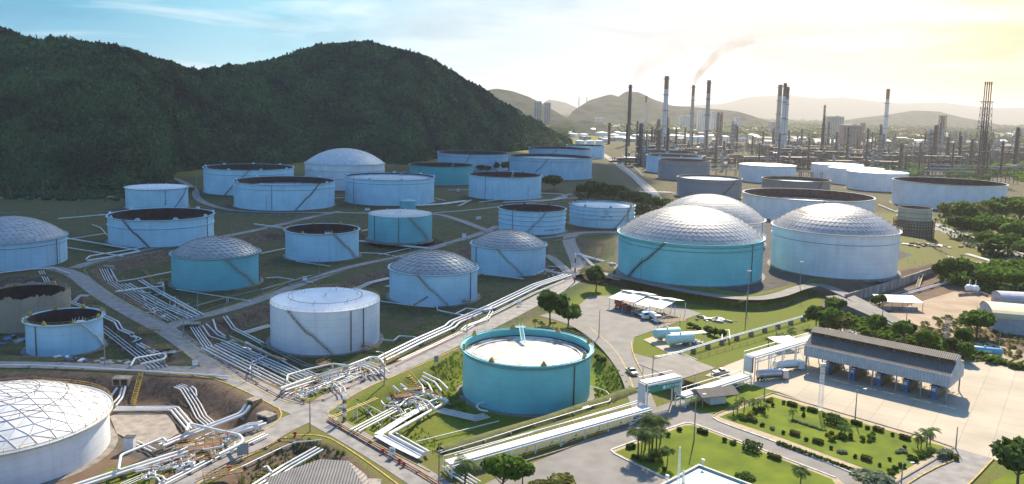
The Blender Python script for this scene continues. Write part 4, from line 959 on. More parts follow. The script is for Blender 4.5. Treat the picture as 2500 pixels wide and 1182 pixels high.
# left middle
B([(142,534),(258,524)], 1, 1, .42, 1.0, 'long white pipe at far left behind the dome tank', None)
B([(166,582),(250,596),(338,611)], 1, 1, .48, 1.2, 'thick white pipe running right from the left edge dome tank', None)
B([(166,584),(258,570)], 1, 1, .3, 1.0, 'white pipe slanting up right from the left edge dome tank', None)
B([(166,605),(256,619),(300,626)], 1, 1, .42, .9, 'white pipe low right of the left edge dome tank', None)
B([(210,633),(219,625),(326,608),(345,604)], 1, 1, .4, 1.2, 'white hooked pipe above the upper left road', None)
B([(213,636),(280,625),(342,613)], 2, 1.0, .25, .7, 'thin white pipe above the upper left road', 'thin pipes above the upper left road')
B([(-60,670),(0,666),(89,656),(133,655),(172,668)], 1, 1, .36, .7, 'white pipe round the foot of the left edge dome tank', None)
B([(100,661),(121,698)], 3, .9, .22, .5, 'thin white pipe running down the bank behind the wrapped tank', 'thin pipes down the bank behind the wrapped tank', sup=0)
B([(225,548),(246,556),(262,575)], 1, 1, .3, .9, 'short white bent pipe left of the wide black open tank', None, sup=0)
B([(1170,494),(1230,486),(1270,484)], 1, 1, .4, .9, 'white pipe before the dark open tank', None)
B([(1290,470),(1370,474),(1384,482),(1350,488),(1230,494)], 2, 1.6, .3, .8, 'white pipe loop right of the dark open tank', 'pipe loop right of the dark open tank')
B([(1016,502),(1080,498),(1140,490)], 3, 2.0, .4, .9, 'white pipe between the back rows of tanks', 'pipes between the back rows of tanks')
B([(1120,503),(1150,488)], 2, 1.4, .3, 1.4, 'short white pipe at the back row manifold', 'back row manifold pipes', sup=0)
B([(1063,484),(1088,490)], 1, 1, .4, .9, 'short white pipe right of the pale open tank', None)
B([(1092,464),(1144,463)], 1, 1, .35, .9, 'white pipe in front of the sea green tank', None)
B([(818,484),(844,482)], 1, 1, .4, .9, 'short white pipe between two pale open tanks', None)
# field of the small open tank at left
G6 = 'thin pipes right of the small open tank'
B([(166,735),(207,750),(284,786),(294,804),(322,815)], 2, 1.3, .36, .9, 'white pipe with a dog-leg right of the small open tank', 'dog-leg pipes right of the small open tank')
B([(180,738),(195,722),(216,722)], 2, 1.4, .36, 1.0, 'white bent pipe beside the rusty wrapped tank', 'bent pipes beside the wrapped tank', sup=0)
B([(256,796),(320,845),(388,897)], 5, 1.2, .18, .6, 'thin white pipe running right of the small open tank', G6)
B([(338,839),(403,873)], 2, 1.2, .34, .9, 'thick white pipe short of the lower left road', 'thick pipes short of the lower left road')
B([(320,892),(329,875),(397,863),(406,868),(400,877),(343,889)], 1, 1, .42, 2.0, 'white pipe loop standing above the lower left road', None, sup=12)
B([(322,820),(340,826),(326,834)], 2, 1.0, .28, 1.4, 'small white pipe bend right of the small open tank', 'small bends right of the small open tank', sup=0)
B([(-40,893),(71,891),(200,897),(355,906),(470,913),(560,920)], 1, 1, .34, .8, 'long white pipe following the edge of the lower left road', None, sup=7)
# lower left basin
B([(286,937),(277,960),(266,976)], 1, 1, .42, .8, 'white pipe leaving the left mouth of the concrete culvert', None, sup=0)
B([(298,937),(292,968),(277,984)], 1, 1, .40, .8, 'white pipe leaving the middle of the concrete culvert', None, sup=0)
B([(306,935),(299,971),(283,991)], 1, 1, .42, .8, 'white pipe leaving the right mouth of the concrete culvert', None, sup=0)
B([(280,998),(425,997),(468,1048)], 3, 1.1, .40, 1.0, 'thick white pipe of the angled trio in the lower left basin', 'angled pipe trio in the lower left basin', flange=0)
B([(434,941),(451,947),(478,990),(492,1018),(516,1038)], 4, .9, .26, .8, 'white pipe coming down the brown bank in the lower left basin', 'pipes down the brown bank', sup=0)
B([(468,943),(478,950),(480,966)], 1, 1, .25, 1.0, 'short white hooked pipe on the brown bank', None, sup=0)
B([(605,990),(592,1010),(450,1065),(393,1088)], 2, 1.5, .52, 1.3, 'thick white pipe slanting out of the square culvert', 'slanting pipes out of the square culvert', flange=0)
B([(645,1032),(600,1046),(500,1086),(420,1112),(300,1150),(197,1184),(100,1216)], 2, 1.7, .55, 1.3, 'thick white pipe running to the bottom edge past the domed tank', 'twin thick pipes to the bottom edge', flange=0)
B([(640,1040),(560,1066),(470,1098),(400,1124),(330,1150)], 3, 1.1, .26, .7, 'slim white pipe in the lower left manifold', 'slim pipes of the lower left manifold')
B([(455,1053),(461,1034),(520,1048),(584,1062),(594,1073),(587,1084),(534,1110)], 1, 1, .5, 3.4, 'thick white pipe bridging the lower left manifold', None, sup=16)
B([(289,1147),(295,1111),(399,1069),(405,1078)], 1, 1, .42, 3.0, 'white raised pipe loop right of the bottom left dome tank', None, sup=12)
B([(330,1079),(376,1101)], 2, 1.2, .3, .8, 'short white pipe by the electrical cabinet', 'pipes by the electrical cabinet', sup=0)
B([(388,1186),(460,1150),(534,1112),(612,1078),(650,1060)], 2, 1.1, .3, .7, 'white pipe along the kerb of the lower left road', 'kerb pipes of the lower left road')
B([(480,1075),(510,1062),(560,1078)], 2, 1.2, .3, 1.8, 'white crossing pipe in the lower left manifold', 'crossing pipes of the lower left manifold', sup=0)
B([(440,1100),(470,1086),(500,1098),(540,1090)], 1, 1, .3, 2.2, 'white stepped pipe in the lower left manifold', None, sup=0)
B([(330,1150),(380,1140),(400,1146),(430,1138)], 2, 1.1, .26, 1.2, 'white bent pipe low in the lower left manifold', 'low bent pipes of the lower left manifold', sup=0)
B([(360,1170),(365,1160),(390,1165),(398,1175)], 2, 1.1, .3, 1.4, 'white pipe hoop near the bottom edge', 'pipe hoops near the bottom edge', sup=0)
B([(300,1184),(360,1158),(440,1128),(470,1116)], 3, .9, .18, .6, 'thin white pipe near the bottom edge', 'thin pipes near the bottom edge', sup=0)
B([(560,1052),(604,1036),(632,1034)], 2, 1.3, .3, 1.9, 'white pipe under the flat culvert slab', 'pipes under the flat culvert slab', sup=0)
# island with grey roof, bottom centre
B([(560,1230),(700,1140),(780,1095)], 3, 1.2, .34, .8, 'white pipe in the trio running past the grey roofed shed', 'pipe trio past the grey roofed shed')
B([(500,1176),(600,1135),(635,1118),(690,1092),(720,1080),(785,1074)], 1, 1, .2, .6, 'thin pale pipe round the grass island', None, sup=6)
B([(480,1170),(560,1128),(650,1090),(682,1070),(740,1072)], 1, 1, .2, .6, 'thin red pipe round the grass island', None, m=P_pink, sup=6)
B([(643,1142),(652,1138),(662,1152)], 1, 1, .35, 1.6, 'short white bent vent pipe on the grass island', None, sup=0)
# field of the big teal tank
G7 = 'pipes left of the teal tank'
B([(864,1052),(968,997)], 3, 1.2, .30, .9, 'white pipe in the slanting trio left of the teal tank', 'slanting pipe trio left of the teal tank', flange=0)
B([(1036,1108),(948,1061),(1022,1020),(1096,979),(1060,968),(1021,958),(985,952)], 1, 1, .62, 1.4, 'thickest white pipe with a hairpin bend left of the teal tank', None, flange=0)
B([(1048,1104),(962,1056),(1030,1018)], 1, 1, .45, 1.3, 'white pipe hugging the hairpin pipe', None, flange=0)
B([(1030,1115),(936,1064)], 1, 1, .45, 1.0, 'white pipe outside the hairpin pipe', None)
B([(1033,910),(1074,930),(1094,950)], 1, 1, .42, 1.6, 'white arched pipe on the slope left of the teal tank, uppermost', None, sup=0)
B([(1030,918),(1062,934),(1078,955)], 1, 1, .42, 1.6, 'white arched pipe on the slope left of the teal tank, second', None, sup=0)
B([(1026,926),(1046,938),(1056,958)], 1, 1, .42, 1.6, 'white arched pipe on the slope left of the teal tank, third', None, sup=0)
B([(1020,930),(1032,944),(1034,960)], 1, 1, .42, 1.6, 'white arched pipe on the slope left of the teal tank, lowest', None, sup=0)
B([(958,943),(975,958)], 1, 1, .6, 1.4, 'stubby thick white pipe nearest the road, left of the teal tank', None, sup=0)
B([(976,938),(1000,956)], 1, 1, .6, 1.4, 'stubby thick white pipe next to the stair, left of the teal tank', None, sup=0)
B([(930,980),(938,990),(975,992),(990,976),(1010,968),(1045,980),(1060,996)], 1, 1, .34, 2.2, 'white pipe snaking through the valve group left of the teal tank', None, sup=8)
B([(1000,978),(1030,984),(1040,1000)], 2, 1.2, .26, 2.0, 'slim white pipe beside the valve group', 'slim pipes beside the valve group', sup=0)
B([(960,985),(1000,962),(1020,958)], 2, 1.1, .3, 1.4, 'white pipe behind the valve group', 'pipes behind the valve group', sup=0)
B([(1072,1001),(1162,1021),(1188,1014)], 4, 1.0, .24, .7, 'slim bluish pipe lying in the teal tank shadow', 'slim pipes lying in the teal tank shadow')
B([(1188,982),(1170,984),(1163,992),(1172,1001),(1190,1004)], 1, 1, .34, 1.6, 'curled white pipe at the foot of the teal tank', None, sup=0)
B([(1016,1079),(1218,1028)], 1, 1, .22, .8, 'long thin white pipe crossing the grass before the teal tank', None)
B([(808,1020),(920,972)], 2, .8, .2, 2.0, 'yellow pipe slanting over the grass by the road junction', 'slanting yellow pipes', m=M_ysteel, sup=8)
B([(802,1018),(903,1075),(1049,1152)], 1, 1, .22, .9, 'long yellow pipe along the kerb of the lower right road', None, m=M_ysteel)
B([(800,1024),(860,1058),(940,1104),(1020,1150),(1120,1210)], 2, .6, .17, .45, 'dark red fire water pipe along the kerb of the lower right road', 'dark red kerb pipes', m=P_pink, sup=5)
B([(440,800),(470,830),(540,880),(600,922),(680,965),(740,984),(790,975),(850,945),(960,895)], 1, 1, .16, .45, 'thin red fire water pipe round the cone-roof tank field', None, m=P_pink, sup=6)
B([(1072,1104),(1180,1072),(1300,1034),(1440,992)], 2, 1.0, .17, .8, 'thin pale pipe on the bund before the teal tank', 'thin pipes on the bund before the teal tank', sup=6)
B([(870,985),(900,1005),(930,1040)], 1, 1, .2, .7, 'thin white pipe on the grass left of the slanting trio', None)
B([(890,985),(960,1022),(1000,1034)], 1, 1, .2, .7, 'thin white pipe crossing under the slanting trio', None)
B([(1442,942),(1480,955),(1492,968),(1488,980),(1420,998)], 1, 1, .2, .7, 'thin white pipe skirting the right side of the teal tank', None, sup=0)
# plateau, right side and behind
B([(1410,620),(1450,632),(1500,645)], 2, 1.8, .5, 1.0, 'white pipe stub in the hollow left of the huge teal tank', 'pipe stubs in the hollow')
B([(1418,620),(1450,655),(1480,676),(1512,688)], 2, 1.0, .3, .8, 'white pipe bordering the hollow left of the huge teal tank', 'pipes bordering the hollow')
B([(1640,704),(1700,722),(1790,738),(1850,742),(1880,726),(1910,714)], 1, 1, .22, .8, 'dark red pipe along the terrace before the huge teal tank', None, m=P_pink, sup=6)
B([(2105,755),(2180,726),(2210,718),(2330,684),(2420,660)], 2, 1.3, .32, .9, 'long white pipe beside the concrete wall', 'long pipes beside the concrete wall')
B([(2090,750),(2180,718),(2340,676)], 1, 1, .25, .6, 'thin grey pipe at the foot of the concrete wall', None, m=M_steel, sup=0)
B([(2145,500),(2190,518)], 1, 1, .55, 1.0, 'white pipe left of the scaffolded cream tank', None)
B([(2280,548),(2330,566),(2440,598),(2510,625)], 2, 1.4, .32, .8, 'long white pipe under the trees at right', 'long pipes under the right hand trees')
B([(2360,620),(2430,640),(2460,650)], 3, 1.3, .3, .8, 'white pipe in the sunlit yard at right', 'pipes in the sunlit yard at right')
B([(1500,385),(1540,425),(1590,475)], 4, 1.6, .4, .8, 'white pipe along the back service road', 'pipes along the back service road', sup=16)
B([(1520,380),(1570,430)], 2, 2.0, .4, .8, 'white pipe on the right of the back service road', 'pipes right of the back service road', sup=16)
B([(1560,468),(1640,470),(1655,476)], 2, 2.0, .4, .9, 'white pipe before the dull grey tank', 'pipes before the dull grey tank', sup=0)

# finer lines that fill the manifolds
rf = random.Random(31)
def fine(quad, n, along, label, group, r0=.12, h0=.5, h1_=2.2, bends=True):
    (ax, ay), (bx, by), (cx_, cy_), (dx, dy) = quad
    for k in range(n):
        u, v = rf.random(), rf.random(); L = rf.uniform(.15, .45); u2 = min(1, u+L); v2 = min(1, max(0, v+rf.choice([-.12, .12, 0])))
        P = lambda u, v: (ax*(1-u)*(1-v)+bx*u*(1-v)+cx_*u*v+dx*(1-u)*v, ay*(1-u)*(1-v)+by*u*(1-v)+cy_*u*v+dy*(1-u)*v)
        um = (u+u2)/2; pts = [P(u, v), P(um, v)]+([P(um, v2)] if v2 != v else [])+[P(u2, v2)]
        if k % 3 == 2: u, v = v, u; pts = [P(u, v), P(u, min(1, v+L))]
        B(pts, 1, 1, rf.choice([r0, r0*1.4, r0*2]), rf.uniform(h0, h1_), label, group, sup=0, flange=0, m=rf.choice([P_pipe, P_pipe, P_pipe, M_ysteel]))
fine([(400,1090),(560,1052),(600,1080),(420,1150)], 34, 1, 'fine white or yellow line in the lower left manifold', 'fine lines of the lower left manifold')
fine([(680,945),(880,885),(930,905),(740,970)], 34, 1, 'fine white or yellow line in the junction manifold', 'fine lines of the junction manifold')
fine([(930,975),(1030,940),(1090,985),(960,1030)], 26, 1, 'fine white or yellow line in the valve group left of the teal tank', 'fine lines of the valve group')
fine([(320,1150),(480,1100),(470,1130),(330,1182)], 20, 1, 'fine white or yellow line near the bottom edge', 'fine lines near the bottom edge')
fine([(500,845),(620,820),(700,905),(640,920)], 14, 1, 'fine white or yellow line across the parallel run', 'fine lines across the parallel run')
fine([(1290,660),(1380,640),(1390,665),(1320,680)], 12, 1, 'fine white or yellow line at the far dome tank', 'fine lines at the far dome tank')
fine([(280,690),(420,680),(460,760),(360,770)], 10, 1, 'fine white or yellow line left of the grey dome tank', 'fine lines left of the grey dome tank')
# ------------------------------------------------------------------ paved areas, lawns, kerbs
mint = mat('mint_roof_paint', (.50, .62, .56), .6, var=.1, scale=.3)
lawn_m = mat('mown_lawn', (.165, .205, .020), .95, col2=(.085, .120, .016), scale=.16, coords='Position', spec=.1, detail=10, bump=.5, bscale=2.5, sharp=.9)
patch('fuel_station_forecourt', [(1385,792),(1405,752),(1440,724),(1490,722),(1640,742),(1712,766),(1655,787),(1600,806),(1548,824),(1542,862),(1640,888),(1612,930),(1585,965),(1590,1010),(1562,1005),(1548,930),(1528,890),(1485,846),(1440,815)], asphalt2, .11)
road('gate_road', [(1330,768),(1400,786),(1460,820),(1510,868),(1545,920),(1566,980),(1590,1040)], 7.0, asphalt2)
patch('gate_pavement', [(1230,1160),(1400,1092),(1560,1024),(1590,1000),(1660,975),(1780,1030),(1900,1074),(2060,1130),(2200,1190),(2260,1260),(1100,1290),(1150,1200)], asphalt2, .16)
patch('loading_yard', [(1720,918),(1780,890),(1880,852),(1990,806),(2030,796),(2190,838),(2360,872),(2560,912),(2700,1000),(2560,1190),(2425,1122),(2300,1086),(2200,1058),(2050,1012),(1900,958),(1830,940)], concrete, .12)
patch('exit_road', [(2300,1086),(2425,1122),(2390,1160),(2340,1220),(2250,1260),(2150,1200),(2200,1160),(2290,1110)], asphalt, .10)
patch('footpath', [(1736,1022),(1745,1012),(1884,962),(1900,962),(2330,1092),(2325,1104),(2185,1180),(2170,1190),(2095,1162),(1898,1082)], path_m, .19)
patch('garden_lawn', [(1756,1020),(1884,970),(2308,1094),(2180,1166),(2130,1153),(1905,1070)], lawn_m, .24)
patch('garden_verge', [(1715,945),(1838,942),(1898,960),(1740,1012),(1700,1004),(1680,985)], lawn_m, .22)
patch('footpath', [(1486,1102),(1494,1096),(1668,1032),(1690,1032),(1800,1073),(2040,1166),(2080,1200),(1640,1240),(1612,1160)], path_m, .21)
patch('front_lawn', [(1502,1106),(1672,1041),(1690,1041),(1800,1082),(2030,1172),(2050,1200),(1650,1240),(1624,1166)], lawn_m, .26)
patch('footpath', [(2300,1090),(2320,1094),(2190,1182),(2165,1215),(2130,1215),(2160,1180)], path_m, .23)
patch('roadside_lawn', [(2490,1135),(2420,1182),(2380,1240),(2600,1300),(2650,1180)], lawn_m, .2)
sand_m = mat('sandy_ground', (.44, .33, .22), .95, col2=(.24, .17, .11), scale=.08, coords='Position', detail=10, sharp=.8, bump=.3)
patch('sandy_lot', [(2150,772),(2230,742),(2330,712),(2420,726),(2440,760),(2420,800),(2350,812),(2240,796)], sand_m, .10)
patch('sandy_track', [(2180,812),(2300,806),(2460,850),(2560,880),(2540,900),(2420,872),(2260,836)], sand_m, .08)
patch('sandy_yard', [(2380,640),(2480,640),(2560,660),(2540,690),(2420,672)], sand_m, .12)
patch('service_track', [(2160,560),(2290,545),(2380,580),(2500,625),(2560,650),(2560,664),(2480,642),(2360,596),(2290,562),(2180,580)], asphalt2, .10)
patch('plateau_yard', [(2206,622),(2240,606),(2330,628),(2330,640),(2290,650),(2240,652)], concrete, .13)
patch('gravel_patch', [(268,1018),(300,1008),(415,1012),(436,1060),(400,1080),(340,1086),(285,1060)], mat('gravel_bed', (.34, .29, .25), .95, col2=(.20, .17, .13), scale=.5, coords='Position', detail=9), .22, zz=-5.0)
# low concrete containment walls between the tank fields
for pts_ in ([(690,545),(800,530),(880,540)], [(262,642),(330,626),(400,612)], [(640,566),(700,556),(760,548)], [(1060,530),(1130,545),(1200,575)], [(1180,505),(1290,500),(1400,492)], [(540,523),(700,526),(820,526)], [(0,520),(150,520),(300,518)], [(1090,598),(1130,588),(1190,586)], [(470,500),(520,512)], [(700,700),(860,655),(1000,625)], [(1350,590),(1430,576),(1500,572)], [(1010,770),(1120,700),(1180,690)], [(560,850),(660,900),(700,912)]):
    kerb(pts_, concrete_old, w_=.4, h=.55)
def kerbl(pix, m, **k): return kerb(pix, m, terrain=False, z0=0, smooth=1, base=.12, h=.25, **k)
kerbl([(1492,1101),(1668,1035),(1690,1035),(1800,1077),(2040,1169)], kerb_white)
kerbl([(1492,1101),(1500,1112),(1616,1165),(1640,1180)], kerb_white)
kerbl([(1739,1021),(1760,1034),(1900,1083),(2095,1163),(2130,1180)], kerb_white)
kerbl([(1739,1021),(1752,1010),(1884,962)], path_m)
kerbl([(1886,962),(2100,1024),(2330,1092),(2320,1102),(2180,1184)], concrete_old)
kerbl([(1540,835),(1546,870),(1575,925),(1590,960)], yellow_line)
kerbl([(1200,1150),(1290,1126),(1420,1085),(1560,1022)], concrete_old)
kerbl([(2425,1122),(2385,1165),(2350,1200)], yellow_line)
kerbl([(2330,1125),(2270,1150),(2190,1200)], yellow_line)
for pts_ in ([(455,905),(500,900),(500,893),(478,880),(440,852)], [(415,815),(470,840),(560,915),(640,955),(690,980),(720,985)], [(250,710),(330,752),(410,788),(470,775),(620,730),(700,692)], [(740,975),(800,950),(860,920),(960,878)], [(680,995),(690,1015),(672,1035),(600,1078),(470,1140),(420,1170)], [(400,912),(520,922),(610,960),(680,998)], [(700,1068),(660,1085),(540,1150),(480,1182)], [(705,1064),(790,1062),(840,1090),(900,1130),(980,1190)], [(800,1010),(802,1000),(880,952),(1000,904),(1120,850)], [(800,1014),(840,1050),(920,1095),(1010,1150),(1060,1184)]):
    kerb(pts_, yellow_line)
kerb([(205,660),(212,650),(300,628),(420,604)], concrete_old); kerb([(205,660),(230,690),(250,710)], concrete_old); kerb([(1190,498),(1340,486)], kerb_white); kerb([(1440,800),(1500,850),(1530,900),(1550,960)], yellow_line)

# ------------------------------------------------------------------ plants
L_dark = leafmat('dark_tree_leaves', (.085, .150, .026), (.026, .050, .012), scale=.5)
L_mid = leafmat('green_tree_leaves', (.13, .22, .032), (.045, .085, .014), scale=.5)
L_bright = leafmat('bright_tree_leaves', (.17, .27, .025), (.06, .11, .012), scale=.4)
L_olive = leafmat('olive_leaves', (.20, .20, .045), (.07, .08, .02), scale=.5)
L_yellow = leafmat('golden_leaves', (.38, .32, .03), (.16, .15, .02), scale=.6)
L_silver = leafmat('silvery_leaves', (.30, .34, .22), (.12, .15, .08), scale=.8)
L_pine = leafmat('palm_fronds', (.12, .18, .04), (.045, .075, .015), scale=.6)
M_bark = mat('bark', (.13, .10, .075), .9, var=.3, scale=3)
def leaf_obj(name, Q, m, parent): return np_mesh(name, Q.reshape(-1, 3), np.arange(len(Q)*4).reshape(-1, 4), m, smooth=False, parent=parent)
def tree_proto(seed, m, n=1500, trunk=.34, squash=.8, lumps=9, leaf=.085):
    """unit tree: 1 high, crown radius about .5"""
    e = bpy.data.objects.new('tree', None); C.objects.link(e); kids.setdefault(e.name, [])
    r_ = random.Random(seed); Q = leaf_cloud(n, .52, leaf, seed, squash, .5, lumps); Q = Q+np.array([0, 0, trunk+(1-trunk)*.48])
    b = MB(); b.tube([(0, 0, -.03), (.01, .01, trunk*.6), (0, .02, trunk+.2)], .035, 7, r2=.018)
    for k in range(5):
        a = k*1.256+r_.random(); b.tube([(0, 0, trunk*.7+.03*k), (.16*math.cos(a), .16*math.sin(a), trunk+.12), (.30*math.cos(a), .30*math.sin(a), trunk+.30)], .016, 5, r2=.006)
    b.build('trunk', M_bark, e); leaf_obj('crown', Q, m, e); return e
def bush_proto(seed, m, n=420, squash=.8, leaf=.13, lumps=4):
    e = bpy.data.objects.new('shrub', None); C.objects.link(e); kids.setdefault(e.name, [])
    Q = leaf_cloud(n, .52, leaf, seed, squash, .55, lumps)+np.array([0, 0, .42])
    MB().tube([(0, 0, -.03), (.01, 0, .3)], .05, 5, r2=.03).build('stem', M_bark, e); leaf_obj('foliage', Q, m, e); return e
def palm_proto(seed, m, fronds=17, droop=1.0, thick=1.0, fl=.36):
    e = bpy.data.objects.new('palm_tree', None); C.objects.link(e); kids.setdefault(e.name, [])
    r_ = random.Random(seed); b = MB(); bx_ = r_.uniform(-.04, .04); b.tube([(0, 0, -.03), (bx_*.4, 0, .35), (bx_, 0, .76)], .026*thick, 7, r2=.016*thick); b.build('trunk', M_bark, e)
    q = MB()
    for k in range(fronds):
        a = k*2.4+r_.random()*.4; el = r_.uniform(-.15, .95); L = fl*r_.uniform(.8, 1.1); p = Vector((bx_, 0, .76)); d = Vector((math.cos(a)*math.cos(el), math.sin(a)*math.cos(el), math.sin(el)))
        side = Vector((-math.sin(a), math.cos(a), 0)); pts_ = []
        for s_ in range(7):
            pts_.append(p.copy()); p = p+d*(L/6); d = (d+Vector((0, 0, -.28*droop))).normalized()
        for s_ in range(6):
            wd = .055*math.sin(math.pi*(s_+.8)/7.2)+.012
            for sg in (-1, 1):
                for u in (0, .5):
                    o_ = pts_[s_].lerp(pts_[s_+1], u); o2 = pts_[s_].lerp(pts_[s_+1], u+.34)
                    q.quad(o_, o2, o2+side*sg*wd*1.6+Vector((0, 0, -wd*.9))+(o2-o_)*.5, o_+side*sg*wd*1.6+Vector((0, 0, -wd*.9))+(o2-o_)*.5)
    q.build('crown', m, e); return e
def place(proto, name, loc, sx, sz, rz, label, cat, group):
    first = 'used' not in proto; o = proto if first else copy_tree(proto)
    if first: proto['used'] = 1
    o.name = name; o.location = loc; o.scale = (sx, sx, sz); o.rotation_euler = (0, 0, rz)
    return tag(o, label, cat, group)
def px2m(n, p): return n*((p.y)*1.0/F)
PT = {'dark': [tree_proto(s_, L_dark) for s_ in (1, 2, 3)], 'mid': [tree_proto(s_, L_mid) for s_ in (4, 5, 6)], 'bright': [tree_proto(s_, L_bright, trunk=.2) for s_ in (7, 8)], 'olive': [tree_proto(s_, L_olive, trunk=.2) for s_ in (9, 10)],
      'palm': [palm_proto(s_, L_pine) for s_ in (1, 2, 3)], 'spalm': [palm_proto(s_, L_mid, 11, 1.2, 1.3, .5) for s_ in (4, 5)],
      'bush': [bush_proto(s_, L_mid) for s_ in (1, 2)], 'dbush': [bush_proto(s_, L_dark) for s_ in (3, 4)], 'ybush': [bush_proto(5, L_yellow)], 'sbush': [bush_proto(6, L_silver)], 'silver': [tree_proto(11, L_silver, trunk=.15)]}
CNT = {}
def plant(kind, px, py, hpx, wpx, label, cat='tree', group=None, name=None):
    p = gt(px, py); k = CNT.get(kind, 0); CNT[kind] = k+1; pr = PT[kind][k % len(PT[kind])]
    h = px2m(hpx, p)*1.04; w_ = px2m(wpx, p)
    if kind in ('palm', 'spalm'): w_ = h
    return place(pr, name or {'tree': 'tree', 'palm': 'palm_tree'}.get(cat, 'shrub'), p, w_, h, k*1.7, label, cat, group)
for a in [
 ('dark',1455,712,60,56,'dark round tree beside the plateau road corner'), ('dark',1343,792,88,74,'dark tall tree on the corner left of the forecourt'), ('mid',1387,797,55,64,'umbrella-shaped tree at the left edge of the forecourt'),
 ('mid',2038,772,46,52,'rounded tree at the foot of the ramp, uppermost'), ('dark',1992,800,52,54,'dark tree left of the ramp foot cluster'), ('mid',2022,806,52,60,'green tree in the middle of the ramp foot cluster'), ('olive',2052,812,46,62,'olive bushy tree behind the left end of the loading canopy'),
 ('mid',2136,824,58,46,'slim tree behind the loading canopy, second from the left'), ('mid',2207,842,60,56,'rounded tree behind the middle of the loading canopy'), ('bright',2262,852,48,50,'bright small tree behind the right half of the loading canopy'), ('mid',2146,756,36,36,'small tree by the ramp near the open white shed'),
 ('mid',2384,822,66,84,'spreading tree left of the cream vaulted warehouse'), ('mid',2350,858,60,46,'ragged tree below the spreading tree'), ('dark',2320,876,50,48,'dark bushy tree behind the right end of the loading canopy'), ('mid',2356,884,46,56,'bushy tree left of the blue horizontal tank'),
 ('mid',2333,692,66,74,'bushy tree at the end of the concrete wall'), ('dark',2296,688,48,46,'dark tree touching the concrete wall end'), ('bright',2430,708,56,76,'bright bushy tree above the sandy lot'), ('mid',2478,712,50,66,'green tree above the sandy lot at the right edge'), ('mid',2382,698,42,56,'green tree between the wall end and the bright bushy tree'),
 ('dark',1353,464,34,54,'dark round shrub tree by the dark open tank'), ('dark',1208,418,22,22,'small round dark tree between two stained tanks'), ('dark',1242,422,28,32,'small dark tree at the foot of the large stained tank'),
 ('bright',1228,1196,92,104,'bright green bushy tree at the bottom edge, left of the pavement'), ('mid',1276,1186,66,62,'loose green tree at the bottom edge right of the bright tree'), ('dark',2484,1196,122,124,'large dark tree in the bottom right corner'),
 ('silver',2142,1202,56,116,'pale flowering tree at the bottom of the garden path'), ('olive',1345,1224,66,126,'low rounded olive tree at the bottom edge'), ('mid',1816,1188,36,50,'small shrubby tree beside the mint roofed building'),
 ('dark',2420,622,40,74,'dark spreading tree beside the sunlit yard at right'),
 ]: plant(*a)
for i, (x, y, h_, w_, k) in enumerate([(2322,542,50,62,'olive'),(2352,556,58,66,'mid'),(2388,548,56,62,'olive'),(2420,540,52,62,'mid'),(2455,536,56,66,'dark'),(2490,548,60,70,'mid'),(2345,580,50,60,'dark'),(2392,584,54,66,'mid'),(2436,586,56,66,'mid'),(2480,596,60,70,'bright'),(2412,610,44,60,'mid'),(2460,622,50,66,'mid'),(2500,636,50,60,'mid'),(2380,560,44,60,'dark'),(2310,528,34,44,'olive'),(2500,520,40,60,'mid')]):
    plant(k, x, y, h_, w_, 'tree of the thicket in front of the very wide off-white tank', 'tree', 'thicket of trees at the right edge')
for i, (x, y, h_, w_) in enumerate([(1436,492,46,58),(1468,492,44,56),(1498,496,42,60),(1530,502,38,56),(1562,508,36,56),(1596,516,34,54),(1626,512,28,50),(1448,478,34,44),(1510,484,30,44),(1560,520,26,50),(1174,420,16,26),(1190,420,14,20)]):
    plant('dark', x, y, h_, w_, 'dark tree of the shaded clump beside the lettered tank' if x > 1300 else 'dark bush behind the dark open tank', 'tree' if x > 1300 else 'bush', 'shaded clump of dark trees' if x > 1300 else 'dark bushes behind the dark open tank')
for i, (x, y, h_) in enumerate([(1558,1122,96),(1584,1130,100),(1612,1084,80),(1602,1112,92),(1574,1100,92),(1592,1096,104),(1566,1106,72)]):
    plant('palm', x, y, h_, 0, 'tall palm in the dense clump at the left corner of the front lawn', 'palm', 'palm clump on the front lawn')
plant('palm', 1628, 1142, 62, 0, 'single small palm right of the palm clump on the front lawn', 'palm'); plant('palm', 1953, 1204, 78, 0, 'stout palm at the bottom edge between the lawns', 'palm'); plant('palm', 1134, 1206, 108, 0, 'coconut palm at the bottom edge beside the pipe rack', 'palm')
for x, y, h_ in [(1790,1015,34),(1800,1010,38),(1816,1008,42),(1838,1004,36),(1857,1000,34),(1868,1012,30),(2262,1092,50),(2240,1095,46),(2270,1088,52),(2248,1100,40),(2062,1060,38),(2052,1066,34),(2072,1068,34),(1935,1024,30)]:
    plant('spalm', x, y, h_, 0, 'slender ornamental palm planted in the garden lawn', 'palm', 'ornamental palms of the garden lawn')
for x, y, h_ in [(1876,850,30),(1904,842,32),(1930,832,36),(1914,838,26),(2085,820,24),(2240,845,22),(2268,856,24),(2333,872,22),(2362,880,22)]:
    plant('spalm', x, y, h_, 0, 'young palm on the grass strip behind the loading yard', 'palm', 'young palms behind the loading yard')
for x, y in [(1306,800),(1322,806),(1336,812),(1350,806),(1362,818),(1408,832),(1420,842),(1432,850),(1446,858),(1400,822)]:
    plant('spalm', x, y, 24, 0, 'young palm in the row just behind the teal tank rim', 'palm', 'young palms behind the teal tank')
for x, y, w_, h_ in [(1456,880,24,20),(1466,885,26,20),(1476,888,26,20),(1700,808,26,18),(1722,812,30,22),(1744,820,34,26),(1768,826,30,28),(1686,800,22,16)]:
    plant('dbush', x, y, h_, w_, 'dark round bush beside the pressure vessels' if x > 1600 else 'round bush on the slope right of the teal tank', 'bush', 'bushes beside the pressure vessels' if x > 1600 else 'bushes on the teal tank slope', 'shrub')
def z12(x, y): return 1800+x/3.56, 850+y/3.56
def z9(x, y): return 1200+x/3.56, 850+y/3.56
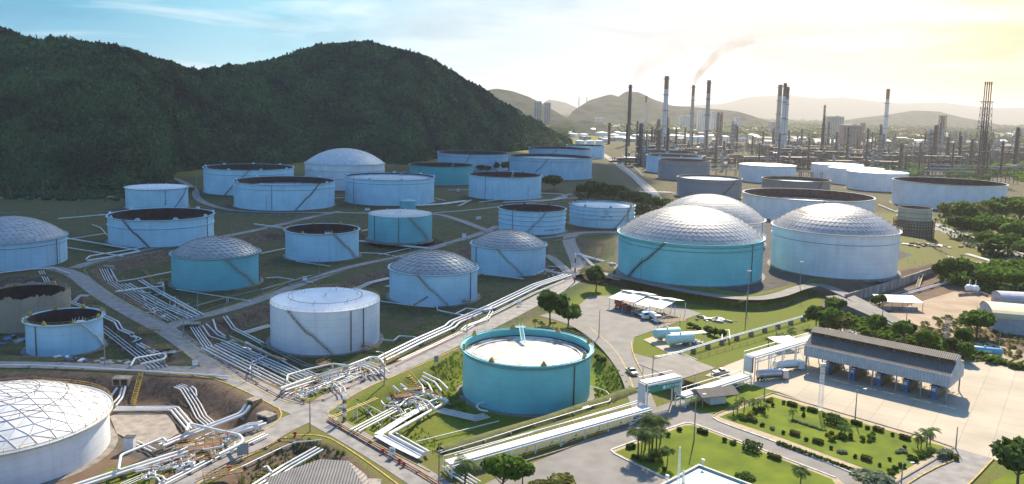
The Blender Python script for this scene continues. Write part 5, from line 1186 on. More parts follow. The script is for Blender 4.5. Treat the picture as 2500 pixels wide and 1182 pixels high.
for x, y in [(395,478),(570,530),(945,648),(1130,698),(1345,758),(215,670),(400,735),(600,798),(815,875),(1020,945),(1320,968),(1240,1020),(310,502),(750,585),(980,760),(990,790),(1460,870),(1360,1040)]:
    plant('dbush', *z12(x, y+14), 14, 14, 'small clipped round bush on the garden lawn', 'bush', 'clipped round bushes of the garden lawn', 'shrub')
def hedge_bar(px, py, wpx, rz=-.42, label='low clipped hedge bar on the garden lawn', group='low hedge bars of the garden lawn', m=None, hh=.9, wd=1.1):
    p = gt(px, py, .2); L = px2m(wpx, p); n = int(260*max(1, L/4)); r_ = np.random.RandomState(int(px)); c = np.stack([(r_.rand(n)-.5)*L, (r_.rand(n)-.5)*wd, r_.rand(n)*hh], -1)
    # keep to the skin of the bar
    f_ = r_.randint(0, 3, n); c[f_ == 0, 2] = hh*(.92+.1*r_.rand((f_ == 0).sum())); c[f_ == 1, 1] = np.sign(c[f_ == 1, 1])*wd/2; 
    a = r_.normal(size=(n, 3)); a /= np.linalg.norm(a, axis=1)[:, None]; b = np.cross(a, r_.normal(size=(n, 3))); b /= np.linalg.norm(b, axis=1)[:, None]; s_ = .22
    Q = np.stack([c-a*s_-b*s_, c+a*s_-b*s_, c+a*s_+b*s_, c-a*s_+b*s_], 1)
    o = leaf_obj('hedge', Q, m or L_dark, None); o.location = p; o.rotation_euler = (0, 0, rz); return tag(o, label, 'hedge', group)
gdir = (gp(2308, 1094)-gp(1884, 970)); GA = math.atan2(gdir.y, gdir.x)
for x, y in [(475,508),(650,558),(840,614),(1035,672),(1225,728),(1455,798),(128,642),(500,764),(700,832),(1120,982)]: hedge_bar(*z12(x, y), 24, GA, m=L_olive if y > 700 or x < 200 else L_mid)
hedge_bar(*z12(845,672), 50, GA, 'long dark clipped hedge in the middle of the garden lawn', None, hh=2.0, wd=2.2)
hedge_bar(*z12(128,900), 44, GA, 'thick clipped hedge beside the road on the front lawn', None, hh=2.0, wd=2.2); hedge_bar(*z12(318,968), 34, GA, 'low brownish hedge on the front lawn', None, L_olive)
hedge_bar(*z9(1835,748), 26, GA, 'low hedge bar near the top corner of the front lawn', None); hedge_bar(*z9(1210,878), 20, .5, 'low hedge bar near the left corner of the front lawn', None); hedge_bar(*z12(1800,955), 40, GA+1.45, 'silvery hedge between the path and the yellow bush', None, L_silver, hh=1.6, wd=2)
for x, y, w_ in [(310,700,18),(915,900,28),(1430,890,26),(1395,905,18)]: plant('sbush', *z12(x, y+16), 12, w_, 'pale variegated shrub on the garden lawn', 'bush', 'variegated shrubs of the garden lawn', 'shrub')
for i in range(13): plant('sbush', *z12(490+i*19, 642+i*6.2), 9, 11, 'silvery cushion plant in the curved row on the garden lawn', 'bush', 'silvery cushion row', 'shrub')
for x, y in [(775,765),(822,750),(868,780),(1140,812),(265,468),(300,460),(115,590),(1885,960),(1850,955),(2262,640)][:9]: plant('ybush', *z12(x, y+8), 14 if y < 900 else 20, 16 if y < 900 else 22, 'golden-leaved shrub in the garden', 'bush', 'golden shrubs of the garden', 'shrub')
for x, y in [(930,790),(905,770),(1080,800),(1165,790),(1180,770),(820,800),(150,555),(210,545),(40,610),(60,620),(1370,1060),(1430,1030),(1345,1105),(1540,980),(1500,960),(1640,930),(1670,920),(1600,950),(1330,1085)]: plant('bush', *z12(x, y+12), 18, 20, 'leafy shrub in the garden planting', 'bush', 'leafy garden shrubs', 'shrub')
for i in range(22): plant('bush', *z12(360+i*34, 836+i*12.4+4), 13, 13, 'leafy shrub in the row beside the garden path', 'bush', 'shrub row beside the garden path', 'shrub')
for x, y, k in [(1525,772,'dbush'),(1635,727,'dbush'),(2035,822,'dbush'),(2100,842,'bush'),(1280,990,'dbush'),(1330,1000,'dbush'),(1395,1000,'dbush'),(1400,960,'bush'),(1470,950,'ybush'),(1500,925,'ybush'),(1460,995,'ybush'),(1510,1075,'dbush'),(1240,965,'dbush')]: plant(k, *z9(x, y), 16, 18, 'rounded shrub on the front lawn', 'bush', 'rounded shrubs of the front lawn', 'shrub')
b = MB()
for x, y, h_, lab in [(575,600,16,'left'),(787,625,18,'right')]:
    p = gt(*z12(x, y)); H_ = px2m(h_*1.1, p); Q = leaf_cloud(500, 1.0, .3, int(x), 1, .7); Q[..., 2] = (Q[..., 2]+1)/2; Q[..., :2] *= (1.05-Q[..., 2:3])*.62; Q[..., 2] *= H_
    o = leaf_obj('shrub', Q, L_dark, None); o.location = p; tag(o, 'dark cone-shaped topiary on the garden lawn, '+lab+'most of the two', 'bush')
# scrub along fences and rough ground, beyond counting
def scrub(name, outline, n, size, m, seed=1, hmul=1.0):
    P = pol(outline); xs = [p.x for p in P]; ys = [p.y for p in P]; r_ = np.random.RandomState(seed); X_ = r_.uniform(min(xs), max(xs), n*6); Y_ = r_.uniform(min(ys), max(ys), n*6)
    ok = seg_dist(X_, Y_, P) > 0; X_, Y_ = X_[ok][:n], Y_[ok][:n]; Z_ = hgt(X_, Y_); sz = size*(.5+r_.rand(len(X_))); T_ = leaf_cloud(16, 1.0, .42, seed, .8, .6)
    xyz = T_[None]*sz[:, None, None, None]*np.array([1, 1, hmul])+np.stack([X_, Y_, Z_+sz*.4], -1)[:, None, None, :]
    o = np_mesh(name, xyz.reshape(-1, 3), np.arange(xyz.size//3).reshape(-1, 4), m, smooth=False); return tag(o, kind='stuff')
scrub('undergrowth', [(1990,800),(2060,770),(2200,820),(2360,860),(2500,895),(2520,910),(2360,880),(2200,842),(2020,798)], 420, 1.3, L_mid, 2)
scrub('undergrowth', [(2200,800),(2300,770),(2420,800),(2500,830),(2500,880),(2360,850),(2230,820)], 260, 1.0, L_olive, 3)
scrub('undergrowth', [(2280,540),(2340,500),(2560,480),(2560,680),(2440,640),(2330,590)], 700, 2.0, L_dark, 4)
scrub('undergrowth', [(2290,660),(2520,640),(2560,720),(2440,720),(2300,690)], 420, 1.8, L_mid, 5)
scrub('undergrowth', [(480,468),(300,492),(-200,486),(-200,470),(400,440)], 900, 2.0, forest_leaf, 6)
scrub('undergrowth', [(1400,470),(1620,500),(1640,530),(1560,524),(1420,500)], 300, 1.8, L_dark, 7)
scrub('grass_tufts', [(1110,860),(1135,850),(1135,1000),(1090,960),(1000,940)], 450, .28, L_bright, 8)
scrub('grass_tufts', [(1455,880),(1500,890),(1545,950),(1500,985),(1450,990)], 450, .28, L_bright, 9)
scrub('grass_tufts', [(860,1000),(960,960),(1100,1060),(1060,1110),(940,1080)], 450, .25, L_bright, 10)
scrub('grass_tufts', [(660,1100),(760,1070),(850,1110),(800,1120),(640,1150),(560,1182)], 450, .28, L_mid, 11)
# clipped ridge of grass along the bund before the teal tank
bd = resample([gt(1078,1104).to_2d(), gt(1200,1066).to_2d(), gt(1330,1028).to_2d(), gt(1430,994).to_2d(), gt(1545,955).to_2d()], 2.0); mb = MB(); zs = hts(bd); k = len(bd)
prof = [(2.4, -.3), (1.7, .6), (.7, 1.15), (-.7, 1.15), (-1.7, .6), (-2.4, -.3)]; v = []
for d_, e_ in prof: v += [(p.x, p.y, z+e_) for p, z in zip(offset(bd, d_), zs)]
mb.add(v, [(r_*k+i, r_*k+i+1, (r_+1)*k+i+1, (r_+1)*k+i) for r_ in range(5) for i in range(k-1)])
tag(mb.build('grass_bund', mat('bund_grass', (.13, .135, .03), .95, col2=(.06, .07, .02), scale=.6, coords='Position', bump=.8, bscale=4), smooth=True), kind='structure')
# ------------------------------------------------------------------ street lamps, masts, signs
def beam_solve(px_b, py_b, py_t, px_t=None):
    p = gt(px_b, py_b); q = at(px_t if px_t is not None else px_b, py_t, p.y); return p, q.z-p.z
LAMPG = 'lamp posts of the tank farm'
def lamp_post(px, pyb, pyt, label, arm=1, m=None, r_=.11, flood=False):
    p, h = beam_solve(px, pyb, pyt); e = empty('lamp_post', p, label, 'lamp post', None)
    MB().tube([(0, 0, -.3), (0, 0, h)], r_*1.5, 7, r2=r_*.8).build('pole', m or M_steel, e)
    if flood:
        for s_ in (-1, 1): MB().box((s_*.45, -.2, h+.1), (.55, .3, .5), rx=.5).build('floodlight', M_wsteel, e)
        MB().bar((-.8, 0, h-.1), (.8, 0, h-.1), .1).build('cross_arm', M_steel, e)
    elif arm:
        MB().tube([(0, 0, h-.1), (arm*.9, -.2, h+.35), (arm*1.7, -.3, h+.45)], .06, 5).build('arm', M_steel, e)
        MB().box((arm*1.9, -.3, h+.45), (.9, .32, .16)).build('lamp_head', M_wsteel, e)
    return e
M_conc_pole = mat('concrete_pole', (.34, .28, .22), .85, var=.15, scale=2)
for x, yb, yt, lab, arm, fl in [
 (757,1054,974,'tall brown lamp post at the tip of the grass island by the main junction',-1,0),(938,940,862,'lamp post at the kerb between the junction manifold and the road',-1,0),(615,925,852,'lamp post beside the parallel pipes, left of the junction',-1,0),
 (1071,1200,1080,'brown pole beside the lower right road at the bottom edge',0,0),(256,893,818,'lamp post in the field of the small open-top tank',0,0),(1462,824,757,'lamp post on the strip between gate road and forecourt',0,0),
 (1592,940,868,'brown pole left of the grey flat-roofed shelter',0,0),(1564,694,628,'white floodlight post before the huge teal dome tank, left one',0,1),(1825,742,662,'white floodlight post before the huge teal dome tank, right one',0,1),
 (1952,716,640,'white floodlight post before the huge white dome tank',0,1),(2087,1030,952,'white street lamp between loading yard and garden',1,0),(2333,1098,1042,'lamp post at the far corner of the garden',0,0),(2200,1184,1132,'white street lamp at the lower garden path',1,0),
 (1694,1080,965,'slender white street lamp standing on the front lawn',1,0),(303,740,672,'lamp post among the parallel pipes left of the grey dome tank',0,0),(483,770,706,'lamp post in front of the grey dome tank',0,0),(448,822,757,'lamp post at the culvert above the junction bank',0,0),
 (780,690,632,'lamp post in front of the black open tank',0,0),(1140,812,772,'lamp post at the trunk pipe bend',-1,0),(972,600,535,'lamp post before the rusty-roofed teal tank',0,0),(366,603,563,'lamp post before the wide black open tank',0,0),
 (147,645,592,'lamp post touching the left edge dome tank',0,0),(566,588,535,'lamp post above the left grass field, middle',0,0),(184,535,508,'short pole left of the wide black open tank',0,0),(26,478,455,'lamp post on the hill foot road, leftmost',0,0),(106,480,440,'lamp post on the hill foot road, second',0,0),(206,476,442,'lamp post on the hill foot road, third',0,0),
 (480,488,420,'lamp post left of the hillside open tanks',0,0),(540,495,470,'lamp post below the hillside open tanks',0,0),(650,515,474,'lamp post before the stair-fronted open tank, left',0,0),(731,512,474,'lamp post before the stair-fronted open tank, middle',0,0),(801,514,490,'lamp post before the stair-fronted open tank, right',0,0),
 (867,513,462,'lamp post before the pale tank with light floating roof, left',0,0),(1028,510,484,'lamp post before the pale tank with light floating roof, right',0,0),(1194,543,504,'lamp post on the grass left of the ringed open tank',0,0),(1203,488,456,'lamp post before the dark open tank, left',0,0),(1267,488,456,'lamp post before the dark open tank, middle',0,0),(1289,488,454,'lamp post before the dark open tank, right',0,0),
 (1311,572,525,'lamp post before the ringed open tank',0,0),(1456,562,520,'lamp post before the lettered tank, left',0,0),(1530,556,514,'lamp post before the lettered tank, right',0,0),(1452,655,600,'lamp post at the hollow left of the huge teal tank',0,0),(1528,506,465,'lamp post in the shaded tree clump',0,0),(1404,492,445,'pole between the dark open tank and the tree clump',0,0),
 (2208,842,738,'thin white pole behind the middle of the loading canopy',0,0),(2152,805,738,'thin white pole at the ramp end',0,0),(2437,870,812,'thin brown pole right of the blue horizontal tank',0,0),(1894,838,800,'thin pole on the strip behind the yard',0,0),(1866,965,915,'lamp post at the upper corner of the garden',0,0),(1820,790,715,'thin dark pole on the terrace grass',0,0),
 ]: lamp_post(x, yb, yt, lab, arm, M_conc_pole if 'brown' in lab else None, flood=bool(fl), r_=.13 if yb > 700 else .11)
def lattice(parent, h, w0, w1, name='mast', m=None, bw=.12, n=None, z0=0, part=True):
    b = MB(); n = n or max(4, int(h/ (w0*1.3)))
    c = lambda i, k: (((w0+(w1-w0)*i/n)/2)*(1 if k in (0, 3) else -1), ((w0+(w1-w0)*i/n)/2)*(1 if k in (0, 1) else -1), z0+h*i/n)
    for i in range(n):
        for k in range(4):
            b.bar(c(i, k), c(i+1, k), bw); b.bar(c(i, k), c(i+1, (k+1) % 4), bw*.6); b.bar(c(i, (k+1) % 4), c(i+1, k), bw*.6); b.bar(c(i+1, k), c(i+1, (k+1) % 4), bw*.7)
    return b.build(name, m or M_wsteel, parent)
p, h = beam_solve(2002, 1003, 892); e = empty('lattice_mast', p, 'slim white lattice mast between the yard and the garden', 'mast'); lattice(e, h, 1.0, .9, 'lattice', bw=.05, n=14); MB().box((0, 0, .1), (1.6, 1.6, .4)).build('base', kerb_white, e)
MB().box((0, 0, h+.3), (1.4, .5, .6)).build('lamp_cluster', M_wsteel, e)
p, h = beam_solve(2310, 830, 778); e = empty('lattice_mast', p, 'short lattice mast in the rough ground behind the canopy', 'mast'); lattice(e, h, 1.6, 1.2, 'lattice', m=M_steel, bw=.1, n=9)
p, h = beam_solve(841, 1028, 965); e = empty('marker_mast', p, 'red and white lattice mast beside the junction sign', 'mast')
for k in range(6): lattice(e, h/6, .7, .7, 'mast_section', m=(M_rust if k % 2 == 0 else M_wsteel), bw=.14, n=2, z0=h*k/6)
p, h = beam_solve(1403, 690, 618); e = empty('marker_mast', p, 'red and white striped post at the plateau road corner', 'mast')
for k in range(6): MB().tube([(0, 0, h*k/6), (0, 0, h*(k+1)/6-.02)], .32, 8).build('pole_band', (M_red if k % 2 == 0 else M_wsteel), e)
M_sign = mat('sign_white', (.78, .80, .82), .5, var=.04, scale=2); M_signback = mat('sign_back', (.30, .32, .34), .6, var=.15, scale=1.5); M_sgreen = mat('sign_green', (.03, .30, .20), .5, var=.05); M_ink = mat('sign_ink', (.03, .03, .04), .6, var=.05)
def sign(px, py, wpx, hpx, label, m=None, rz=0.0, lift=None, lines=0):
    p = gt(px, py); w_, h_ = px2m(wpx, p), px2m(hpx, p); e = empty('sign', p, label, 'sign', rz=rz); lf = h_*.35 if lift is None else lift
    MB().box((0, 0, lf+h_/2), (w_, .1, h_)).build('panel', m or M_sign, e)
    for s_ in (-.42, .42): MB().bar((w_*s_, .09, -.2), (w_*s_, .09, lf+h_), .1).build('post', M_steel, e)
    for k in range(lines): MB().box((-w_*.05*k, -.06, lf+h_*(.72-.2*k)), (w_*(.75-.12*k), .02, h_*.09)).build('text_line', M_ink, e)
    return e
sign(1138,788+42,0,0,'x') if False else None
sign(958,1118,16,20,'white notice board on the kerb of the lower right road', rz=-.25, lines=2); sign(1268,748,10,10,'white notice board by the trunk pipes', rz=.3, lines=1)
sign(593,1120,28,30,'grey backed sign beside the lower left road', M_signback, rz=.45); sign(1065,890,11,17,'grey backed sign above the teal tank slope', M_signback, rz=.45); sign(836,1006,22,11,'wide white direction board at the main junction', rz=.5, lines=2)
sign(744,688,10,10,'white notice board behind the middle road', rz=.3, lines=1); sign(476,896,13,12,'white board at the tip of the lower left road', rz=.1, lines=1); sign(1168,538,13,7,'white board on the road above the centre', lines=1, rz=.2); sign(1133,582,10,9,'white board before the ringed tank', lines=1, rz=.3)
sign(897,516,12,6,'white board before the pale floating-roof tank', lines=1); sign(1119,470,7,7,'small white board left of the dark open tank', lines=1); sign(982,634,8,6,'small white board below the teal tank', lines=1, rz=.3)

# ------------------------------------------------------------------ lettering on the two ringed tanks
def text_on_tank(key, lines, px, zfr, size, label_name='lettering'):
    X, Yy, Rr, H, zb = TANKS[key]; root = [o for o in C.objects if o.name.startswith('storage_tank') and abs(o.location.x-X) < .01 and abs(o.location.y-Yy) < .01][0]
    d = ray(px, 540); k = d.x/d.y; a_ = 1+k*k; b_ = -2*(k*X+Yy); c_ = X*X+Yy*Yy-(Rr+.1)**2; yy = (-b_-math.sqrt(max(0, b_*b_-4*a_*c_)))/(2*a_); an = math.atan2(yy-Yy, k*yy-X)
    for i, s_ in enumerate(lines):
        cu = bpy.data.curves.new('t', 'FONT'); cu.body = s_; cu.size = size; cu.align_x = 'CENTER'; ob = bpy.data.objects.new('t', cu); C.objects.link(ob)
        dg = bpy.context.evaluated_depsgraph_get(); me = bpy.data.meshes.new_from_object(ob.evaluated_get(dg)); bpy.data.objects.remove(ob)
        me.materials.clear(); me.materials.append(M_ink)
        for v_ in me.vertices:
            x, y = v_.co.x, v_.co.y; aa = an+x/Rr; v_.co = ((Rr+.05)*math.cos(aa), (Rr+.05)*math.sin(aa), H*zfr-i*size*1.25+y)
        o = bpy.data.objects.new(label_name, me); C.objects.link(o); o.parent = root
text_on_tank('V', ['T-821', 'HSD', 'Cap.80.7 MML', 'DIA.48.00 H.19.62 m'], 1480, .80, 1.55)
text_on_tank('U', ['DIA.48.00 H.19.62 m'], 1353, .16, 1.7)

# ------------------------------------------------------------------ walls, ramp, fences
def wall_run(name, pix, h, th, m, label, cat, base=None, cap=None):
    P = [(gp(x, y) if base is not None else gt(x, y)) for x, y in pix]; o0 = P[0].copy(); b = MB()
    for a, c in zip(P[:-1], P[1:]):
        z0 = min(a.z, c.z)-.5; d = (c-a); b.bar(Vector((a.x, a.y, (z0+a.z+h)/2))-o0, Vector((c.x, c.y, (z0+a.z+h)/2))-o0, th, a.z+h-z0)
    o = b.build(name, m, loc=o0); tag(o, label, cat); 
    return o
M_wallc = mat('stained_concrete_wall', (.42, .38, .33), .9, col2=(.20, .16, .14), scale=.5, stretch=(1, 1, .25), sharp=1.2)
wall_run('retaining_wall', [(2062,742),(2180,706),(2290,668)], 4.2, .5, M_wallc, 'long stained concrete retaining wall below the huge white dome tank', 'wall', base=0)
# ramp descending from the plateau
ra, rb = gp(2030, 722, 4.0), gp(2208, 798, .2); d = (rb-ra).normalized(); nv = Vector((-d.y, d.x, 0)).normalized()*3.4; b = MB()
g0 = Vector((0, 0, -.6)); f0 = lambda v_: Vector((v_.x, v_.y, -.6))
for q in ([ra+nv, ra-nv, rb-nv, rb+nv],): b.poly(q)
b.poly([ra-nv, f0(ra-nv), f0(rb-nv), rb-nv]); b.poly([ra+nv, rb+nv, f0(rb+nv), f0(ra+nv)]); b.poly([ra+nv, f0(ra+nv), f0(ra-nv), ra-nv]); b.poly([rb-nv, f0(rb-nv), f0(rb+nv), rb+nv])
tag(b.build('ramp', [asphalt2]), kind='structure')
def fence(pix, h, label, m=M_steel, step=3.0, base=None, name='fence'):
    P = resample([gt(x, y) for x, y in pix], step); o0 = P[0].copy(); e = empty(name, o0, label, 'fence'); b = MB(); r_ = MB()
    for p in P: q = p-o0; b.bar(q, q+Vector((0, 0, h)), .09)
    for a, c in zip(P[:-1], P[1:]):
        for f_ in (.98, .66, .33): r_.bar(a-o0+Vector((0, 0, h*f_)), c-o0+Vector((0, 0, h*f_)), .05)
    b.build('post', m, e); r_.build('rail', m, e); return e
fence([(-50,478),(100,475),(300,472)], 2.4, 'long wire fence at the foot of the hill on the left'); fence([(1640,712),(1720,734),(1790,748)], 1.1, 'dark red guard rail along the plateau road', M_red); fence([(2215,640),(2290,655),(2330,668)], 2.0, 'fence beside the yard of the scaffolded tank')
fence([(2050,806),(2200,842),(2350,872),(2480,900)], 1.8, 'dark fence behind the loading yard', M_rust, 4); fence([(1690,880),(1860,832),(1975,800)], 1.2, 'dark rail on the grass strip beside the yard', M_rust, 4); fence([(1770,724),(1830,740),(1890,724)], 1.0, 'dark rail at the curve of the plateau road', M_dark)

# ------------------------------------------------------------------ culverts and small service items
def box_culvert(px, py, wpx, hpx, mouths, rz, label):
    p = gt(px, py); w_, h_ = px2m(wpx, p), px2m(hpx, p); e = empty('culvert', p, label, 'culvert', rz=rz); b = MB(); t = .4; dpt = 3.0
    b.box((0, dpt/2, h_), (w_, dpt, t)); b.box((0, dpt/2, .1), (w_, dpt, .25))
    for k in range(mouths+1): b.box((-w_/2+t/2+(w_-t)*k/mouths, dpt/2, h_/2), (t, dpt-.01, h_-t-.02))
    b.build('frame', concrete_old, e); MB().box((0, dpt-.2, h_/2), (w_-.9, .2, h_-.6)).build('dark_mouth', M_dark, e); return e
box_culvert(293, 938, 42, 18, 2, 0, 'twin-mouthed concrete culvert in the brown bank'); box_culvert(610, 993, 26, 15, 1, -.55, 'square concrete culvert head at the bend of the brown bank'); box_culvert(640, 1030, 46, 15, 1, -.55, 'low wide concrete culvert slab under the junction road')
box_culvert(468, 802, 40, 10, 2, .3, 'culvert opening on the dark bank above the parallel pipes'); box_culvert(262, 660, 24, 8, 2, 0, 'small culvert opening at the upper left road')
p = gt(318, 1100); e = empty('electrical_cabinet', p, 'white electrical cabinet beside the bottom left dome tank', 'cabinet'); MB().box((0, 0, 1.8), (2.2, 1.6, 3.4)).build('body', M_wsteel, e); MB().box((-.5, -.82, 1.8), (.9, .05, 2.9)).build('door', M_sign, e); MB().box((.5, -.82, 1.8), (.9, .05, 2.9)).build('door', M_sign, e); MB().box((0, 0, 3.58), (2.5, 1.9, .14)).build('lid', M_dark, e)
def stairway(a, b_, w_, label, m=M_rust):
    pa, pb = a, b_; e = empty('stairway', pa, label, 'stairs'); q = pb-pa; n = max(6, int(q.length/.7)); b = MB(); sd_ = Vector((-q.y, q.x, 0)).normalized()*w_/2
    for k in range(n): c = q*((k+.5)/n); b.bar(c-sd_+Vector((0, 0, .25)), c+sd_+Vector((0, 0, .25)), .45, .12)
    b.build('treads', m, e)
    for s_ in (-1, 1): r_ = MB(); r_.bar(sd_*s_+Vector((0, 0, 1.2)), q+sd_*s_+Vector((0, 0, 1.2)), .09); [r_.bar(q*(k/6)+sd_*s_, q*(k/6)+sd_*s_+Vector((0, 0, 1.2)), .08) for k in range(7)]; r_.build('handrail', M_ysteel, e)
stairway(gt(628, 985), gt(597, 1018), 1.5, 'concrete stair down the bank beside the square culvert', concrete_old); stairway(gt(325, 992), gt(346, 914), 1.2, 'yellow-railed stair down the brown bank', M_ysteel); stairway(gt(997, 918), gt(1027, 950), 1.6, 'yellow-railed stair down to the valve group', M_ysteel)
stairway(gt(377, 700), gt(352, 662), 1.0, 'thin rusty stair up the bank left of the grey dome tank'); stairway(gt(2240, 705), gt(2252, 668), 1.4, 'dark stair against the retaining wall', M_dark); stairway(gt(1650, 835), gt(1668, 850), 1.0, 'x') if False else None
def platform(px, py, L, W, H, rz, label, m=M_ysteel, n=0, valves=0):
    p = gt(px, py); e = empty('walkway', p, label, 'walkway', rz=rz); b = MB(); b.box((0, 0, H), (L, W, .12)); b.build('deck', M_rust, e)
    r_ = MB()
    for s_ in (-1, 1):
        for hh in (.6, 1.15): r_.bar((-L/2, s_*W/2, H+hh), (L/2, s_*W/2, H+hh), .07)
        for k in range(int(L/1.5)+1): x = -L/2+L*k/max(1, int(L/1.5)); r_.bar((x, s_*W/2, H), (x, s_*W/2, H+1.15), .07)
    r_.build('railing', m, e); l_ = MB()
    for x in (-L/2+.2, L/2-.2):
        for s_ in (-1, 1): MB().bar((x, s_*(W/2-.1), -.5), (x, s_*(W/2-.1), H), .14).build('leg', m, e)
    return e
rd = gp(1100, 840)-gp(1000, 880); RA = math.atan2(rd.y, rd.x)
for x, y, L, W, H, rz, lab in [(893,856,11,1.4,1.6,-.35,'yellow walkway at the foot of the cone-roof tank'),(1125,742,8,1.4,1.4,-.25,'yellow walkway beside the near dome tank'),(462,1103,6,3,1.6,.4,'yellow railed platform in the lower left manifold, left'),(500,1108,7,3,1.8,.4,'yellow railed platform in the lower left manifold, middle'),(528,1090,5,2.5,1.6,.4,'yellow railed platform in the lower left manifold, right'),
 (490,1130,6,2,1,.4,'low yellow railed walkway near the lower left kerb'),(772,945,7,1.6,1.6,-.5,'yellow walkway in the junction manifold, front'),(790,905,4,2.4,2.4,RA,'yellow platform high in the junction manifold'),(955,885,7,1.5,1.2,RA,'yellow railed platform by the kerbside lamp post'),(905,912,8,1.4,1.0,RA,'yellow walkway along the kerb of the junction manifold'),
 (985,985,5,2.6,2.4,.5,'yellow platform over the valve group left of the teal tank'),(1010,970,4,2,2.6,.5,'second yellow platform over the valve group'),(365,815,7,1.4,1.2,.3,'dark yellow walkway above the small tank field'),(388,858,8,1.4,1.0,.25,'yellow walkway above the lower left grass'),(222,740,5,1.4,1.2,.2,'dark yellow walkway beside the wrapped tank'),(545,1172,8,1.6,1.4,.45,'yellow ladder walkway on the grass island'),(1310,664,8,2.5,1.4,.1,'rusty platform at the foot of the far dome tank'),(395,600,8,2.5,1.4,.1,'rusty platform at the foot of the wide black open tank')]:
    platform(x, y, L, W, H, rz, lab)
# valves: handwheel on a bonnet; standing on the pipes of the manifolds
vp = bpy.data.objects.new('valve', None); C.objects.link(vp); kids.setdefault(vp.name, [])
MB().tube([(0, 0, -.9), (0, 0, .6)], .28, 8).build('body', M_steel, vp); MB().tube([(0, 0, .6), (0, 0, 1.2)], .07, 6).build('stem', M_dark, vp); MB().lathe([(.42, 1.15), (.5, 1.15), (.5, 1.25), (.42, 1.25), (.42, 1.15)], 14).build('handwheel', M_red, vp); MB().tube([(-.5, 0, -.3), (.5, 0, -.3)], .5, 8).build('flange', M_wsteel, vp)
VG = {'junction': 'valve in the manifold at the main junction', 'lower': 'valve in the lower left manifold', 'teal': 'valve in the group left of the teal tank', 'bank': 'valve at the foot of the far dome tank', 'rack': 'valve in the upper left pipe field'}
for i, (x, y, g) in enumerate([(720,944,'junction'),(738,952,'junction'),(760,938,'junction'),(782,930,'junction'),(806,926,'junction'),(826,918,'junction'),(850,912,'junction'),(870,902,'junction'),(745,962,'junction'),(890,918,'junction'),(812,940,'junction'),(930,902,'junction'),(766,950,'junction'),
 (430,1090,'lower'),(446,1100,'lower'),(462,1086,'lower'),(480,1096,'lower'),(500,1084,'lower'),(520,1100,'lower'),(540,1086,'lower'),(556,1070,'lower'),(420,1130,'lower'),(396,1140,'lower'),(370,1150,'lower'),(440,1140,'lower'),(470,1130,'lower'),
 (950,972,'teal'),(962,980,'teal'),(975,976,'teal'),(988,985,'teal'),(1000,980,'teal'),(1012,972,'teal'),(1030,958,'teal'),(1040,962,'teal'),(1052,964,'teal'),(1062,968,'teal'),(1074,970,'teal'),(1020,990,'teal'),(1348,660,'bank'),(1362,666,'bank'),(1330,668,'bank'),(1316,660,'bank'),(425,745,'rack'),(410,752,'rack'),(430,762,'rack'),(380,740,'rack'),(400,770,'rack')]):
    o = vp if i == 0 else copy_tree(vp); o.location = gq(x, y, 1.5); o.rotation_euler = (0, 0, i*.7); tag(o, VG[g], 'valve', VG[g].replace('valve', 'valves'))
# ------------------------------------------------------------------ pipe rack, portals
def frame_axes(a, b):
    d = Vector((b.x-a.x, b.y-a.y, 0)); L = d.length; d.normalize(); return d, Vector((-d.y, d.x, 0)), L
def rack(a, b, h, wd, npipe, label, r_=.22, step=8.0, rail=True, portal=False, sunk=0, z_a=None):
    """steel trestle carrying parallel pipes from a to b"""
    d, n, L = frame_axes(a, b); e = empty('pipe_rack', a, label, 'pipe rack', rz=math.atan2(d.y, d.x)); k = max(1, int(round(L/step)))
    bm = MB()
    for s_ in (-1, 1): bm.bar((0, s_*wd/2, h), (L, s_*wd/2, h), .22, .45); bm.bar((0, s_*wd/2, h-1.3), (L, s_*wd/2, h-1.3), .14, .2)
    nb = int(L/2.2)
    for i in range(nb+1):
        x = L*i/nb; bm.bar((x, -wd/2, h+.1), (x, wd/2, h+.1), .14)
        for s_ in (-1, 1):
            bm.bar((x, s_*wd/2, h-1.3), (x, s_*wd/2, h), .1)
            if i < nb: bm.bar((x, s_*wd/2, h-1.3 if i % 2 else h), (L*(i+1)/nb, s_*wd/2, h if i % 2 else h-1.3), .08)
    bm.build('truss', M_wsteel, e)
    for i in range(k+1):
        x = L*i/k; c = MB()
        for s_ in (-1, 1): c.bar((x, s_*wd/2, -1.2), (x, s_*wd/2, h-.2), .24)
        if i % 2 == 0: c.bar((x, -wd/2, 0), (x, wd/2, h-1), .1)
        if i % 3 == 1 and i < k: c.bar((x, -wd/2, .2), (x+L/k*.5, -wd/2, h-1.2), .13)
        c.build('trestle', M_wsteel, e)
    for i in range(npipe):
        y = -wd/2+.5+(wd-1)*i/max(1, npipe-1); q = MB(); q.tube([(-.2, y, h+.15+r_), (L+.2, y, h+.15+r_)], r_*(1.0 if i % 3 else 1.25), 8); o = smooth_by_angle(q.build('pipe', P_pipe, e), 50)
    if rail:
        q = MB(); q.bar((0, wd/2+.3, h+1.25), (L, wd/2+.3, h+1.25), .16); [q.bar((L*i/(nb//2), wd/2+.3, h), (L*i/(nb//2), wd/2+.3, h+1.25), .09) for i in range(nb//2+1)]; q.build('handrail', M_wsteel, e)
    return e
A1 = gp(1094, 1134, 2.6); B1 = gp(1580, 997, 2.6); A1.z = 0; B1.z = 0
rack(A1, B1, 2.6, 3.2, 7, 'long low white pipe rack running from the bottom edge towards the road portal')
